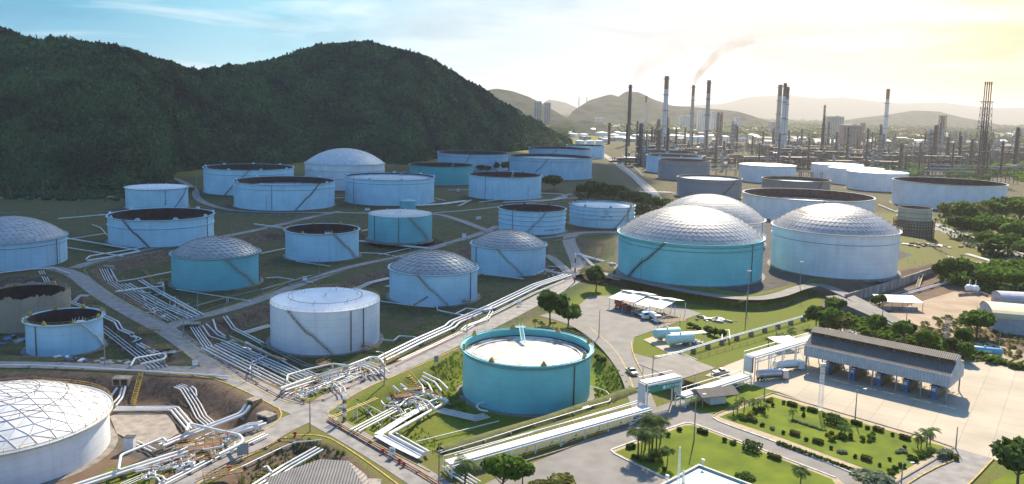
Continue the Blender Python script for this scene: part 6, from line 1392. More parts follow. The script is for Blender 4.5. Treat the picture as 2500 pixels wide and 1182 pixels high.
# second single line with posts behind the rack
B([(1110,1112),(1300,1056),(1560,978)], 1, 1, .2, 2.2, 'white handrail-like pipe on posts behind the long low pipe rack', None, sup=9)
C1 = gp(1568, 1004, 0); D1 = gp(1650, 985, 0)
e = rack(Vector((C1.x, C1.y, 0)), Vector((D1.x, D1.y, 0)), 7.6, 3.4, 7, 'tall white pipe portal bridging the gate road with the green safety sign', step=12, rail=True)
d, n, L = frame_axes(C1, D1)
for x0 in (-.5, L+.5):
    for i in range(7): y = -1.2+2.4*i/6; q = MB(); q.tube([(x0, y, 2.6 if x0 < 0 else 2.9), (x0, y, 7.9)], .22, 8); q.build('riser_pipe', P_pipe, e)
MB().box((L*.5, -1.9, 6.3), (L*.86, .1, 1.5)).build('safety_sign', M_sgreen, e)
def text_mesh(body, size, m, parent, loc, rot):
    cu = bpy.data.curves.new('t', 'FONT'); cu.body = body; cu.size = size; cu.extrude = .02; cu.align_x = 'CENTER'; ob = bpy.data.objects.new('t', cu); C.objects.link(ob)
    dg = bpy.context.evaluated_depsgraph_get(); me = bpy.data.meshes.new_from_object(ob.evaluated_get(dg)); bpy.data.objects.remove(ob); me.materials.clear(); me.materials.append(m)
    o = bpy.data.objects.new('lettering', me); C.objects.link(o); o.parent = parent; o.location = loc; o.rotation_euler = rot; return o
text_mesh('SAFETY FIRST', 1.15, M_sign, e, (L*.72, -1.98, 5.9), (R(90), 0, 0)); 
q = MB(); q.box((L*.47, -1.97, 6.3), (1.1, .04, .36)); q.box((L*.47, -1.975, 6.3), (.36, .04, 1.1)); q.build('cross_emblem', M_sign, e)
E1 = gp(1662, 968, 2.9); F1 = gp(1822, 918, 2.9); E1.z = F1.z = 0
rack(E1, F1, 2.9, 3.6, 8, 'low white pipe rack between the two portals', step=9)
G_, H_ = gp(1828, 930, 0), gp(1985, 878, 0)
e = rack(G_, H_, 7.4, 3.8, 8, 'tall white pipe rack reaching the loading canopy', step=8)
d, n, L = frame_axes(G_, H_)
for i in range(8): y = -1.4+2.8*i/7; q = MB(); q.tube([(-.5, y, 2.9), (-.5, y, 7.7)], .2, 8); q.build('riser_pipe', P_pink if i == 0 else P_pipe, e)
P1, P2 = gp(1425, 868, 1.6), gp(1990, 758, 1.6)
B([(1618,872),(1763,828),(1900,790),(1990,764)], 2, .9, .26, 1.8, 'white pipe on trestles behind the grey shelter', 'trestle pipes behind the grey shelter', sup=8)
B([(1763,830),(1763,808),(1780,806),(1782,828)], 1, 1, .3, 1.8, 'white expansion loop on the trestle pipes', None, sup=0)
B([(1600,872),(1660,862),(1700,880)], 2, 1.0, .25, .8, 'white pipe entering the grey shelter', 'pipes entering the grey shelter', sup=0)
B([(1160,1182),(1110,1150),(1096,1136)], 4, 1.0, .26, .8, 'white pipe leaving the pipe rack end towards the bottom edge', 'pipes leaving the rack end', sup=0)
def tray(pix, w_, h, label):
    P = [gq(x, y, h) for x, y in pix]; o0 = P[0].copy(); b = MB()
    for a, c in zip(P[:-1], P[1:]):
        b.bar(a-o0, c-o0, w_, .14); n_ = int((c-a).length/2.5)
        for k in range(n_): p = a+(c-a)*((k+.5)/n_)-o0; dd = (c-a).normalized(); b.bar(p-dd*.05+Vector((0, 0, .1)), p+dd*.05+Vector((0, 0, .1)), w_+.1, .1)
    tag(b.build('cable_tray', M_wsteel, loc=o0), label, 'cable tray')
tray([(1037,992),(982,1023),(924,1060)], 2.2, 1.0, 'wide flat white cable tray left of the thickest pipe'); tray([(922,1062),(965,1086),(1028,1116)], 2.2, 1.0, 'wide flat white cable tray running to the lower right road')
p = gt(1092, 1136); 

# ------------------------------------------------------------------ loading canopy
roof_tile = mat('corrugated_roof', (.16, .135, .11), .8, var=.25, scale=.5)
def corr_mat(name, c1, c2, per=1.2, axis=0, rough=.7):
    m = mat(name, c1, rough, var=.15, scale=.4); t = m.node_tree; b = t.nodes['Principled BSDF']; tcn = [n for n in t.nodes if n.type == 'TEX_COORD'][0]
    wv = t.nodes.new('ShaderNodeTexWave'); wv.bands_direction = 'XYZ'[axis]; wv.inputs['Scale'].default_value = .314/per*1.0; wv.inputs['Distortion'].default_value = .15; t.links.new(tcn.outputs['Object'], wv.inputs['Vector'])
    src = b.inputs['Base Color'].links[0].from_socket; mx = t.nodes.new('ShaderNodeMix'); mx.data_type = 'RGBA'; t.links.new(wv.outputs['Fac'], mx.inputs[0]); t.links.new(src, mx.inputs[6]); mx.inputs[7].default_value = c2+(1,)
    mr = t.nodes.new('ShaderNodeMath'); mr.operation = 'MULTIPLY'; mr.inputs[1].default_value = .6; t.links.new(wv.outputs['Fac'], mr.inputs[0]); t.links.new(mr.outputs[0], mx.inputs[0])
    t.links.new(mx.outputs[2], b.inputs['Base Color']); bp = t.nodes.new('ShaderNodeBump'); bp.inputs['Strength'].default_value = .8; bp.inputs['Distance'].default_value = .15; t.links.new(wv.outputs['Fac'], bp.inputs['Height']); t.links.new(bp.outputs[0], b.inputs['Normal']); return m
M_roofc = corr_mat('fibre_cement_roof', (.17, .14, .115), (.10, .082, .07), .55)
M_fascia = corr_mat('pale_metal_cladding', (.43, .47, .50), (.30, .33, .36), .9)
FL, FR, BR = gp(1965, 868, 5.0), gp(2316, 946, 5.0), gp(2361, 892, 8.4)
d, n, L = frame_axes(FL, FR); W = (Vector((BR.x, BR.y, 0))-Vector((FR.x, FR.y, 0))).dot(n); W = max(12, W)
e = empty('loading_canopy', (FL.x, FL.y, 0), 'long truck loading canopy with corrugated roof and pale cladding', 'canopy', rz=math.atan2(d.y, d.x))
ez, rz_ = 8.4, 12.2; mono = W*.16
b = MB(); b.add([(-.2, -.2, ez), (L+.2, -.2, ez), (L+.2, W/2-mono, rz_-1.2), (-.2, W/2-mono, rz_-1.2)], [(0, 1, 2, 3)]); b.add([(-.2, W+.2, ez), (L+.2, W+.2, ez), (L+.2, W/2+mono, rz_-1.2), (-.2, W/2+mono, rz_-1.2)], [(3, 2, 1, 0)])
b.add([(-.2, -.2, ez-.15), (L+.2, -.2, ez-.15), (L+.2, W/2-mono, rz_-1.35), (-.2, W/2-mono, rz_-1.35)], [(3, 2, 1, 0)]); rf = b.build('roof', M_roofc, e)
b = MB(); b.add([(-.2, W/2-mono-.9, rz_-.25), (L+.2, W/2-mono-.9, rz_-.25), (L+.2, W/2, rz_+.9), (-.2, W/2, rz_+.9)], [(0, 1, 2, 3)]); b.add([(-.2, W/2+mono+.9, rz_-.25), (L+.2, W/2+mono+.9, rz_-.25), (L+.2, W/2, rz_+.9), (-.2, W/2, rz_+.9)], [(3, 2, 1, 0)]); b.build('ridge_monitor', M_roofc, rf)
b = MB()
for k in range(int(L/4)+1):
    for s_ in (-1, 1): b.bar((L*k/int(L/4), W/2+s_*mono, rz_-1.3), (L*k/int(L/4), W/2+s_*mono, rz_-.1), .2)
b.build('monitor_posts', M_steel, rf)
b = MB(); b.box((L/2, -.25, (5.0+ez)/2), (L+.4, .12, ez-5.0)); b.build('front_fascia', M_fascia, e); MB().box((L/2, W+.25, (5.0+ez)/2), (L+.4, .12, ez-5.0)).build('back_fascia', M_fascia, e)
for x in (-.25, L+.25):
    b = MB(); pts = [(x, -.3, 5.0), (x, W+.3, 5.0), (x, W+.3, ez), (x, W/2+mono, rz_-1.2), (x, W/2+mono+.6, rz_-.2), (x, W/2, rz_+.8), (x, W/2-mono-.6, rz_-.2), (x, W/2-mono, rz_-1.2), (x, -.3, ez)]
    v = pts+[(q[0]+.12, q[1], q[2]) for q in pts]; k = len(pts); b.add(v, [tuple(range(k)), tuple(range(2*k-1, k-1, -1))]+[(i, i+k, (i+1) % k+k, (i+1) % k) for i in range(k)]); b.build('gable_cladding', M_fascia, e)
nb = 6
for i in range(nb+1):
    x = .4+(L-.8)*i/nb
    for y in (.2, W-.2): MB().bar((x, y, -.2), (x, y, ez-.2), .34).build('column', M_steel, e)
    b = MB(); b.bar((x, .2, ez-.4), (x, W/2, rz_-1.6), .22, .4); b.bar((x, W-.2, ez-.4), (x, W/2, rz_-1.6), .22, .4); b.bar((x, .2, ez-.5), (x, W-.2, ez-.5), .2, .3); b.build('rafter', M_steel, e)
cad = math.atan2(d.y, d.x)
def loc_c(x, y, z=0): return Vector((FL.x, FL.y, 0))+d*x+n*y+Vector((0, 0, z))
M_blue = mat('blue_painted_steel', (.07, .16, .32), .5, var=.2, scale=.8); M_screen = mat('panel_face', (.62, .66, .70), .4, var=.1)
proto = None
for i in range(5):
    x = L*(.16+.185*i)
    if proto is None:
        proto = g = empty('loading_bay', loc_c(x, W*.15), '', 'loading bay', 'loading bays under the canopy', rz=cad)
        MB().box((0, W*.35, .12), (2.6, W*.8, .3)).build('island', concrete_old, g)
        MB().box((0, 0, 2.0), (1.5, 1.3, 3.6)).build('control_pillar', M_blue, g); MB().box((0, -.68, 2.9), (1.0, .06, .9)).build('display_panel', M_screen, g)
        b = MB()
        for k in range(16):
            y = W*.04+k*W*.055; b.tube([(-.6+.15*(k % 3), y, .3), (-.6+.15*(k % 3), y, 2.2+.3*(k % 4)), (.9+.2*(k % 2), y+.3, 3.4), (1.9, y+.5, 2.8)], .12, 6); b.tube([(.5, y, .3), (.5, y+.2, 3.0)], .16, 6)
        b.build('loading_arms', M_steel, g)
        b = MB(); b.box((0, W*.38, 3.3), (2.8, W*.62, .12)); b.build('deck', M_rust, g); b = MB()
        for s_ in (-1, 1):
            for hh in (.55, 1.1): b.bar((s_*1.4, W*.07, 3.3+hh), (s_*1.4, W*.69, 3.3+hh), .08)
            for k in range(7): y = W*(.07+.62*k/6); b.bar((s_*1.4, y, 0), (s_*1.4, y, 4.4), .1)
        b.build('railing', M_ysteel, g)
        b = MB(); [b.box((-.3+.5*(k % 2), W*(.12+.07*k), 1.0), (.7, .7, 1.6)) for k in range(8)]; b.build('meter_skid', M_steel, g)
        o = g
    else: o = copy_tree(proto)
    o.location = loc_c(x, W*.15); tag(o, ['truck loading bay under the canopy, first from the left', 'truck loading bay under the canopy, second from the left', 'truck loading bay under the canopy, third from the left', 'truck loading bay under the canopy, fourth from the left', 'truck loading bay under the canopy, nearest the right gable'][i], 'loading bay')
b = MB(); b.box((L*.52, W*.3, 4.0), (L*.85, 1.1, .12)); [b.bar((L*.1, W*.3+s_*.55, 4.0+hh), (L*.94, W*.3+s_*.55, 4.0+hh), .08) for s_ in (-1, 1) for hh in (.55, 1.1)]; b.build('catwalk', M_ysteel, e)
patch('canopy_slab', [(p_.x, p_.y) for p_ in []], concrete, .2) if False else None
b = MB(); c = loc_c(L-1.5, W*.55); b.box((0, 0, .12), (3.0, W*.9, .26)); o = b.build('island_slab', concrete, loc=(c.x, c.y, 0)); o.rotation_euler = (0, 0, cad); tag(o, 'raised concrete slab at the right end of the loading canopy', 'slab')

# ------------------------------------------------------------------ sheds and shelters
def shed_posts(e, xs, ys, h, m=M_wsteel, w_=.18):
    for x in xs:
        for y in ys: MB().bar((x, y, -.1), (x, y, h), w_).build('post', m, e)
# grey flat-roofed shelter
a, b_, c = gp(1595, 888, 4.6), gp(1656, 925, 4.6), gp(1740, 898, 4.6); d, n, L = frame_axes(b_, c); Wd = abs((a-b_).dot(n)); Wd = max(9, Wd)
e = empty('shelter', (b_.x, b_.y, 0), 'shelter with flat grey roof beside the gate road', 'shelter', rz=math.atan2(d.y, d.x))
MB().add([(-.8, -.6, 4.6), (L+.6, -.6, 4.6), (L+.6, Wd+.6, 5.5), (-.8, Wd+.6, 5.5), (-.8, -.6, 4.4), (L+.6, -.6, 4.4), (L+.6, Wd+.6, 5.3), (-.8, Wd+.6, 5.3)], [(0, 1, 2, 3), (7, 6, 5, 4), (0, 4, 5, 1), (1, 5, 6, 2), (2, 6, 7, 3), (3, 7, 4, 0)]).build('roof', mat('grey_sheet_roof', (.20, .17, .15), .8, var=.15, scale=.3), e)
shed_posts(e, (.2, L/2, L-.2), (.2, Wd-.2), 4.7); MB().box((L*.3, Wd*.5, 1.3), (L*.4, Wd*.4, 2.4)).build('pump_block', M_wsteel, e)
def vessel(px, py, L, r_, rz, label, m, leg=1.2, domes=True, band=None):
    p = gt(px, py); e = empty('horizontal_tank', p, label, 'horizontal tank', rz=rz); b = MB(); zc = leg+r_; N = 20; prof = [(0, -L/2-r_*.5), (r_*.6, -L/2-r_*.38), (r_*.9, -L/2-r_*.15), (r_, -L/2), (r_, L/2), (r_*.9, L/2+r_*.15), (r_*.6, L/2+r_*.38), (0, L/2+r_*.5)]
    vs_ = []; 
    for rr_, x in prof:
        for j in range(N): a_ = 2*math.pi*j/N; vs_.append((x, rr_*math.cos(a_), zc+rr_*math.sin(a_)))
    b.add(vs_, [(i*N+j, i*N+(j+1) % N, (i+1)*N+(j+1) % N, (i+1)*N+j) for i in range(len(prof)-1) for j in range(N)]); smooth_by_angle(b.build('shell', m, e), 40)
    for x in (-L*.3, L*.3): MB().box((x, 0, zc-r_*.5-leg/2), (.5, r_*1.5, leg+r_*.5)).build('saddle', concrete_old, e)
    MB().tube([(0, 0, zc+r_-.1), (0, 0, zc+r_+.5)], .3, 10).build('manhole', m, e)
    if band: MB().box((0, -r_-.02, zc), (L*.4, .05, r_*.5)).build('stripe', band, e)
    return e
P_vessel = paint('pale_green_vessel_paint', (.46, .66, .62), amt=.2); P_bluev = paint('blue_vessel_paint', (.16, .42, .62), amt=.15)
vessel(1628, 832, 9.5, 1.7, .38, 'pale green horizontal pressure vessel, the farther of the pair', P_vessel); vessel(1660, 846, 9.5, 1.7, .38, 'pale green horizontal pressure vessel, the nearer of the pair', P_vessel)
platform(1640, 812, 10, 4.5, 4.6, .38, 'railed platform above the pale green vessels')
patch('vessel_pad', [(1570,830),(1640,808),(1720,836),(1640,868)], concrete, .14)
vessel(2403, 868, 10, 1.15, -.35, 'blue horizontal tank by the fence at right', P_bluev, .7, band=M_sign); vessel(1628, 928, 4, 1.3, .3, 'small white vessel under the edge of the grey shelter', P_white, .6)
for i, (x, y) in enumerate([(2365, 716), (2380, 718)]):
    p = gt(x, y); e = empty('sphere_tank', p, 'small white round tank by the sandy lot, '+('left' if i == 0 else 'right')+' of the two', 'tank'); b = MB(); b.lathe([(0, .9), (1.2, 1.2), (1.9, 2.2), (1.9, 2.9), (1.2, 3.9), (.2, 4.2), (.15, 6.5), (0, 6.5)], 20); b.build('body', M_wsteel, e); [MB().bar((sx, sy, -.2), (sx, sy, 1.5), .2).build('leg', M_steel, e) for sx in (-1, 1) for sy in (-1, 1)]
wall_run('low_wall', [(2340,724),(2395,720),(2412,726)], 1.4, .3, M_wallc, 'low grey wall round the two small white tanks', 'wall')
wall_run('boundary_wall', [(2360,690),(2420,700),(2500,714)], 2.6, .3, M_wallc, 'dark boundary wall behind the sandy lot', 'wall')
# pump row next to the vessels
a = gt(1690, 842); e = empty('pump_skid', a, 'row of white pumps with a roof beside the pale green vessels', 'pumps', rz=.3)
for k in range(4): MB().box((k*1.6-3, 0, .7), (1.0, 1.8, 1.2)).build('pump', M_wsteel if k % 2 else M_blue, e)
MB().box((0, 3.0, 3.4), (13, 3.0, .18)).build('roof', M_steel, e); shed_posts(e, (-6, 0, 6), (1.8, 4.2), 3.4)
# white zigzag roofed fuel sheds
a0, a1 = gp(1500, 757, 0), gp(1640, 790, 0); a0 = gp(1486, 752, 0); d, n, L = frame_axes(a0, gp(1618, 784, 0)); rzs = math.atan2(d.y, d.x)
M_whiteroof = mat('white_sheet_roof', (.80, .78, .72), .5, var=.06, scale=.4)
e = empty('open_shed', a0, 'open vehicle shed with white zigzag roofs on the forecourt', 'shed', rz=rzs); Wd = 15; seg = L/4
for k in range(4):
    x0 = k*seg; hh = 4.6+(.5 if k in (1, 3) else 0); b = MB(); t = .12
    b.add([(x0, -.5, hh-.2), (x0+seg*.96, -.5, hh-.2), (x0+seg*.96, Wd*.55, hh+1.3), (x0, Wd*.55, hh+1.3), (x0, -.5, hh-.2-t), (x0+seg*.96, -.5, hh-.2-t), (x0+seg*.96, Wd*.55, hh+1.3-t), (x0, Wd*.55, hh+1.3-t)], [(0, 1, 2, 3), (7, 6, 5, 4), (0, 4, 5, 1), (1, 5, 6, 2), (2, 6, 7, 3), (3, 7, 4, 0)])
    b.add([(x0, Wd*.5, hh+1.9), (x0+seg*.96, Wd*.5, hh+1.9), (x0+seg*.96, Wd, hh+.6), (x0, Wd, hh+.6), (x0, Wd*.5, hh+1.8), (x0+seg*.96, Wd*.5, hh+1.8), (x0+seg*.96, Wd, hh+.5), (x0, Wd, hh+.5)], [(0, 1, 2, 3), (7, 6, 5, 4), (0, 4, 5, 1), (1, 5, 6, 2), (2, 6, 7, 3), (3, 7, 4, 0)])
    b.build('roof', M_whiteroof, e)
shed_posts(e, [seg*k+.3 for k in range(5)], (0, Wd*.5, Wd-.3), 4.8)
def sheet_shed(px, py, L, Wd, h, rz, label, m=M_whiteroof, slope=.06, post=M_steel):
    p = gt(px, py); e = empty('open_shed', p, label, 'shed', rz=rz); MB().box((0, 0, h), (L, Wd, .15), rx=slope).build('roof', m, e); shed_posts(e, (-L/2+.3, 0, L/2-.3), (-Wd/2+.3, Wd/2-.3), h, post); return e
e = sheet_shed(2190, 752, 17, 11, 4.0, -.05, 'open shed with flat white roof beside the sandy lot'); MB().box((-1, -4.6, .8), (15, .25, 1.6)).build('low_wall', M_wallc, e)
sheet_shed(1912, 852, 9, 6, 3.4, .35, 'small white roofed shelter at the yard edge'); e = sheet_shed(1905, 640, 0, 0, 3, 0, 'x') if False else None
# small gatehouse with pitched roof under the rack
a = gt(1742, 985); e = empty('gatehouse', a, 'small grey pitched-roof shelter beside the low pipe rack', 'shelter', rz=.32)
b = MB(); b.add([(-6, -3.4, 3.3), (6, -3.4, 3.3), (6, 0, 4.7), (-6, 0, 4.7), (6, 3.4, 3.3), (-6, 3.4, 3.3), (-6, -3.4, 3.1), (6, -3.4, 3.1), (6, 3.4, 3.1), (-6, 3.4, 3.1)], [(0, 1, 2, 3), (3, 2, 4, 5), (0, 6, 7, 1), (5, 4, 8, 9), (1, 7, 8, 4, 2), (0, 3, 5, 9, 6)]); b.build('roof', M_roofc, e); MB().box((.5, .3, 1.6), (5, 3.4, 3.1)).build('booth', M_wsteel, e); shed_posts(e, (-5.3, 5.3), (-2.8, 2.8), 3.2, M_steel)
# mint-green flat roof with parapet, bottom edge
a, b_, c = gp(1706, 1139, 5.2), gp(1602, 1180, 5.2), gp(1830, 1186, 5.2); d, n, L = frame_axes(a, c); n2 = -n; W2 = 24
e = empty('office_building', (a.x, a.y, 0), 'flat-roofed building with mint green roof at the bottom edge', 'building', rz=math.atan2(d.y, d.x))
L = max(L, 26); MB().box((L/2, -W2/2, 2.5), (L, W2, 5.0)).build('wall', M_sign, e); MB().box((L/2, -W2/2, 5.08), (L-.4, W2-.4, .15)).build('roof', mint, e)
b = MB(); b.box((L/2, 0, 5.3), (L+.5, .5, .7)); b.box((L/2, -W2, 5.3), (L+.5, .5, .7)); b.box((0, -W2/2, 5.3), (.5, W2-.6, .7)); b.box((L, -W2/2, 5.3), (.5, W2-.6, .7)); b.build('parapet', M_signback, e)
for x, y in ((1, 0), (L-1, 0), (.2, -12)): b = MB(); b.bar((x, y, 5.5), (x, y, 6.6), .12); b.box((x, y, 6.9), (.7, .4, .5)); b.build('floodlight', M_wsteel, e)
for x, lab in ((1656, 'left'), (1668, 'right')):
    q = gp(x, 1178, 5.2); hh = at(x, 1092 if lab == 'left' else 1150, q.y).z-5.1; e2 = empty('radio_mast', (q.x, q.y, 5.15), 'thin radio mast on the mint green roof, '+lab+' one', 'mast'); lattice(e2, hh, .5, .25, 'lattice', bw=.05, n=12)
# grey corrugated roof, bottom centre
rL, rR = gp(782, 1121, 9.0), gp(850, 1125, 9.0); eL, eR = gp(645, 1168, 5.6), gp(925, 1190, 5.6)
e = empty('corrugated_shed', ((rL.x+eR.x)/2, (rL.y+eR.y)/2, 0), 'shed with big grey corrugated roof at the bottom edge', 'shed'); o0 = e.location.copy(); M_grc = corr_mat('grey_corrugated_sheet', (.27, .24, .21), (.17, .15, .135), .6)
fl_ = gp(700, 1225, 5.6); fr_ = Vector((eR.x+1.5, fl_.y-2, 5.6)); br_ = Vector((rR.x+3.5, rR.y+1.0, 5.6)); bl_ = Vector((eL.x+1, eL.y+1, 5.6))
rL2 = rL; rR2 = rR; b = MB(); P_ = [v_-o0 for v_ in (fl_, fr_, rR2, rL2, eL)]; b.add(P_, [(0, 1, 2, 3), (0, 3, 4)]); b.add([br_-o0, rR2-o0, fr_-o0], [(0, 1, 2)]); b.add([rL2-o0, rR2-o0, br_-o0, eL-o0], [(0, 3, 2, 1)]); b.build('roof', M_grc, e)
b = MB()
for v_ in (fl_, fr_, br_, eL): q = v_-o0; b.bar((q.x*.92, q.y*.92, -.5), (q.x*.92, q.y*.92, 5.4), .4)
b.build('columns', M_wsteel, e); MB().box((0, 0, 2.3), (12, 7, 4.6)).build('wall', M_wallc, e)
# vaulted warehouses at right
def vault(px, py, L, Wd, h, rise, rz, label, mr, mw):
    p = gp(px, py); e = empty('warehouse', p, label, 'warehouse', rz=rz); n_ = 12; arc = [(Wd/2-Wd/2*math.cos(math.pi*i/n_), h+rise*math.sin(math.pi*i/n_)) for i in range(n_+1)]
    b = MB(); v = [(-.3, y-.3 if i == 0 else y, z+.1) for i, (y, z) in enumerate(arc)]+[(L+.3, y, z+.1) for y, z in arc]; b.add(v, [(i, i+1, n_+2+i, n_+1+i) for i in range(n_)]); b.build('roof', mr, e)
    b = MB()
    for x in (0, L): b.poly([(x, 0, -.2)]+[(x, y, z) for y, z in arc]+[(x, Wd, -.2)])
    for y in (0, Wd): b.quad((0, y, -.2), (L, y, -.2), (L, y, h), (0, y, h))
    b.build('wall', mw, e); b = MB(); b.box((-.06, Wd/2, 1.8), (.1, 4, 3.6)); b.build('door', M_steel, e); return e
M_creamroof = mat('cream_vault_roof', (.52, .42, .24), .6, var=.08, scale=.3); M_greywall = corr_mat('grey_wall_sheet', (.42, .43, .46), (.36, .37, .40), .8)
vault(2424, 812, 40, 21, 5.5, 3.6, -.30, 'large vaulted warehouse with cream roof at the right edge', M_creamroof, M_greywall); vault(2446, 754, 22, 11, 3.4, 3.0, -.15, 'small pale vaulted store behind the cream warehouse', M_greywall, M_greywall)
B([(2395,752),(2420,746),(2440,756)], 3, 1.6, .4, .8, 'white pipe stack beside the pale vaulted store', 'pipe stack beside the vaulted store', sup=0)
# ------------------------------------------------------------------ vehicles, small stuff
M_tyre = mat('tyre_rubber', (.02, .02, .022), .85, var=.1); M_glass = mat('dark_glass', (.03, .04, .05), .15, var=.05, spec=.8)
def wheel(e, x, y, r_=.38, w_=.25):
    o = bpy.data.objects.new('wheel', None); C.objects.link(o); o.parent = e; o.location = (x, y, r_); kids.setdefault(e.name, []).append(o); kids[o.name] = []
    MB().tube([(0, -w_/2, 0), (0, w_/2, 0)], r_, 14).build('tyre', M_tyre, o); MB().tube([(0, -w_/2-.02, 0), (0, w_/2+.02, 0)], r_*.55, 10).build('rim', M_wsteel, o)
def prof_body(b, prof, w_):
    k = len(prof); v = [(x, -w_/2, z) for x, z in prof]+[(x, w_/2, z) for x, z in prof]; b.add(v, [tuple(range(k)), tuple(range(2*k-1, k-1, -1))]+[(i, i+k, (i+1) % k+k, (i+1) % k) for i in range(k)])
def pickup(px, py, rz, label, m, load=True):
    p = gt(px, py); p.z += .2; e = empty('pickup_truck', p, label, 'pickup truck', rz=rz); b = MB(); prof_body(b, [(-2.6, .45), (-2.6, 1.1), (-.6, 1.1), (-.45, 1.15), (.9, 1.15), (2.4, 1.0), (2.6, .8), (2.6, .4)], 1.8); b.build('body', m, e)
    b = MB(); prof_body(b, [(-.55, 1.1), (-.35, 1.72), (.75, 1.72), (1.35, 1.12)], 1.6); b.build('cabin', M_glass, e); MB().box((.2, 0, 1.75), (1.0, 1.5, .06)).build('cabin_roof', m, e)
    for x in (-1.6, 1.7):
        for y in (-.85, .85): wheel(e, x, y)
    for y in (-.7, .7): MB().box((2.6, y, .8), (.08, .3, .2)).build('headlight', M_screen, e)
    if load: b = MB(); [b.box((-2.1+.5*k, (-1)**k*.3, 1.3), (.4, .6, .5)) for k in range(3)]; b.build('cargo', M_dark, e)
    return e
def tanker(px, py, rz, label, mc, mt, dz=.15, trailer=True):
    p = gt(px, py); p.z += dz; e = empty('tanker_truck', p, label, 'tanker truck', rz=rz); b = MB(); prof_body(b, [(3.0, .5), (3.0, 2.6), (3.2, 2.9), (4.8, 2.9), (5.0, 2.0), (5.1, .5)], 2.4); b.build('cab', mc, e)
    MB().box((5.0, 0, 2.25), (.1, 2.1, .75), rx=0).build('windscreen', M_glass, e); MB().box((-1, 0, .9), (8.5, 1.0, .35)).build('chassis', M_dark, e)
    if trailer: MB().tube([(-5.2, 0, 2.2), (-5.0, 0, 2.2), (2.4, 0, 2.2), (2.6, 0, 2.2)], 1.15, 18).build('tank', mt, e)
    else: MB().box((-1.5, 0, 1.3), (8, 2.4, .3)).build('flatbed', mt, e)
    for x in (-4.2, -3.0, 3.9):
        for y in (-1.0, 1.0): wheel(e, x, y, .5, .35)
    return e
M_beige = mat('beige_car_paint', (.50, .42, .26), .35, var=.05); M_whitec = mat('white_car_paint', (.78, .78, .76), .3, var=.04); M_redc = mat('red_car_paint', (.16, .03, .03), .35, var=.05); M_silverc = mat('silver_car_paint', (.42, .44, .46), .3, metal=.5, var=.05)
pickup(1542, 914, -1.25, 'beige pickup truck with dark load driving down the gate road', M_beige)
tanker(1592, 782, -1.2, 'white truck under the right half of the zigzag roofed shed', M_whitec, M_wsteel); tanker(1562, 774, -1.2, 'white truck under the middle of the zigzag roofed shed', M_whitec, M_steel, trailer=False); tanker(1520, 758, -1.2, 'red truck under the left end of the zigzag roofed shed', M_redc, M_red)
tanker(1925, 905, .3, 'white tanker truck parked beneath the tall pipe rack', M_whitec, M_whitec); pickup(1760, 915, .3, 'silver car parked right of the grey shelter', M_silverc, False); tanker(1885, 928, .3, 'grey tanker trailer beneath the pipe rack, left of the white tanker', M_silverc, M_silverc)
pickup(1790, 952, .5, 'dark red pickup under the low pipe rack', M_redc, False); pickup(1480, 682, .1, 'small white pickup at the plateau road corner', M_whitec, False)
r_ = random.Random(5)
def heap(name, px, py, n, spread, size, ms, label, cat, flat=.5, seed=1):
    p = gt(px, py); rr = random.Random(seed); b = MB()
    for k in range(n):
        b.mi = k % len(ms); x, y = rr.gauss(0, spread), rr.gauss(0, spread*.6); s_ = size*rr.uniform(.5, 1.3); b.box((x, y, s_*flat*.4), (s_*rr.uniform(.6, 2.2), s_, s_*flat), rz=rr.random()*3, rx=rr.uniform(-.3, .3))
    o = b.build(name, ms, loc=p); return tag(o, label, cat, kind='stuff')
heap('rubble', 1748, 782, 26, 3.2, 1.3, [M_steel, concrete_old, M_wsteel], 'heap of grey scrap plates on the terrace grass', 'scrap heap', seed=2); heap('rubble', 2078, 812, 40, 3.5, 1.2, [kerb_white, concrete_old], 'pale rubble at the foot of the ramp', 'rubble', seed=3)
heap('rubble', 178, 878, 18, 3.0, 1.0, [M_dark, M_blue, M_wsteel, M_red], 'dark crates and blue tarpaulin in front of the small open tank', 'site clutter', seed=4); heap('rubble', 30, 832, 30, 3.5, 1.3, [M_dark, M_blue, M_steel], 'dark pile of equipment left of the small open tank', 'site clutter', seed=5)
heap('rubble', 270, 884, 16, 2.6, 1.2, [concrete_old, M_steel], 'grey plates lying right of the small open tank', 'site clutter', seed=6, flat=.2); heap('rubble', 2270, 600, 50, 6, 1.6, [M_rust, M_dark, M_steel], 'brown building materials at the foot of the scaffolded tank', 'site clutter', seed=7)
heap('rubble', 2420, 648, 30, 5, 1.4, [M_wsteel, M_steel, M_dark], 'pipes and materials in the sunlit yard at right', 'site clutter', seed=8, flat=.3); heap('rubble', 420, 862, 14, 2.4, 1.4, [concrete_old, M_steel], 'grey slabs beside the lower left road', 'site clutter', seed=9, flat=.3)
for i, (x, y) in enumerate([(935, 1108), (975, 1132), (985, 1140), (720, 1066), (560, 1150), (670, 1015), (1620, 770), (2085, 855), (2178, 884)]):
    p = gt(x, y); e = empty('fire_hydrant', p, ['red fire hydrant left of the white notice board','red fire hydrant right of the white notice board, nearer','red fire hydrant right of the white notice board, farther','red fire hydrant at the top of the grass island','red fire hydrant beside the lower left road','red fire hydrant beside the low wide culvert','red fire hydrant by the zigzag roofed shed','red fire box behind the left part of the canopy','red fire box behind the middle of the canopy'][i], 'hydrant')
    MB().tube([(0, 0, -.1), (0, 0, 1.1), (0, 0, 1.3)], .28, 8).build('body', M_red, e); MB().tube([(-.6, 0, .8), (.6, 0, .8)], .18, 8).build('outlet', M_red, e)

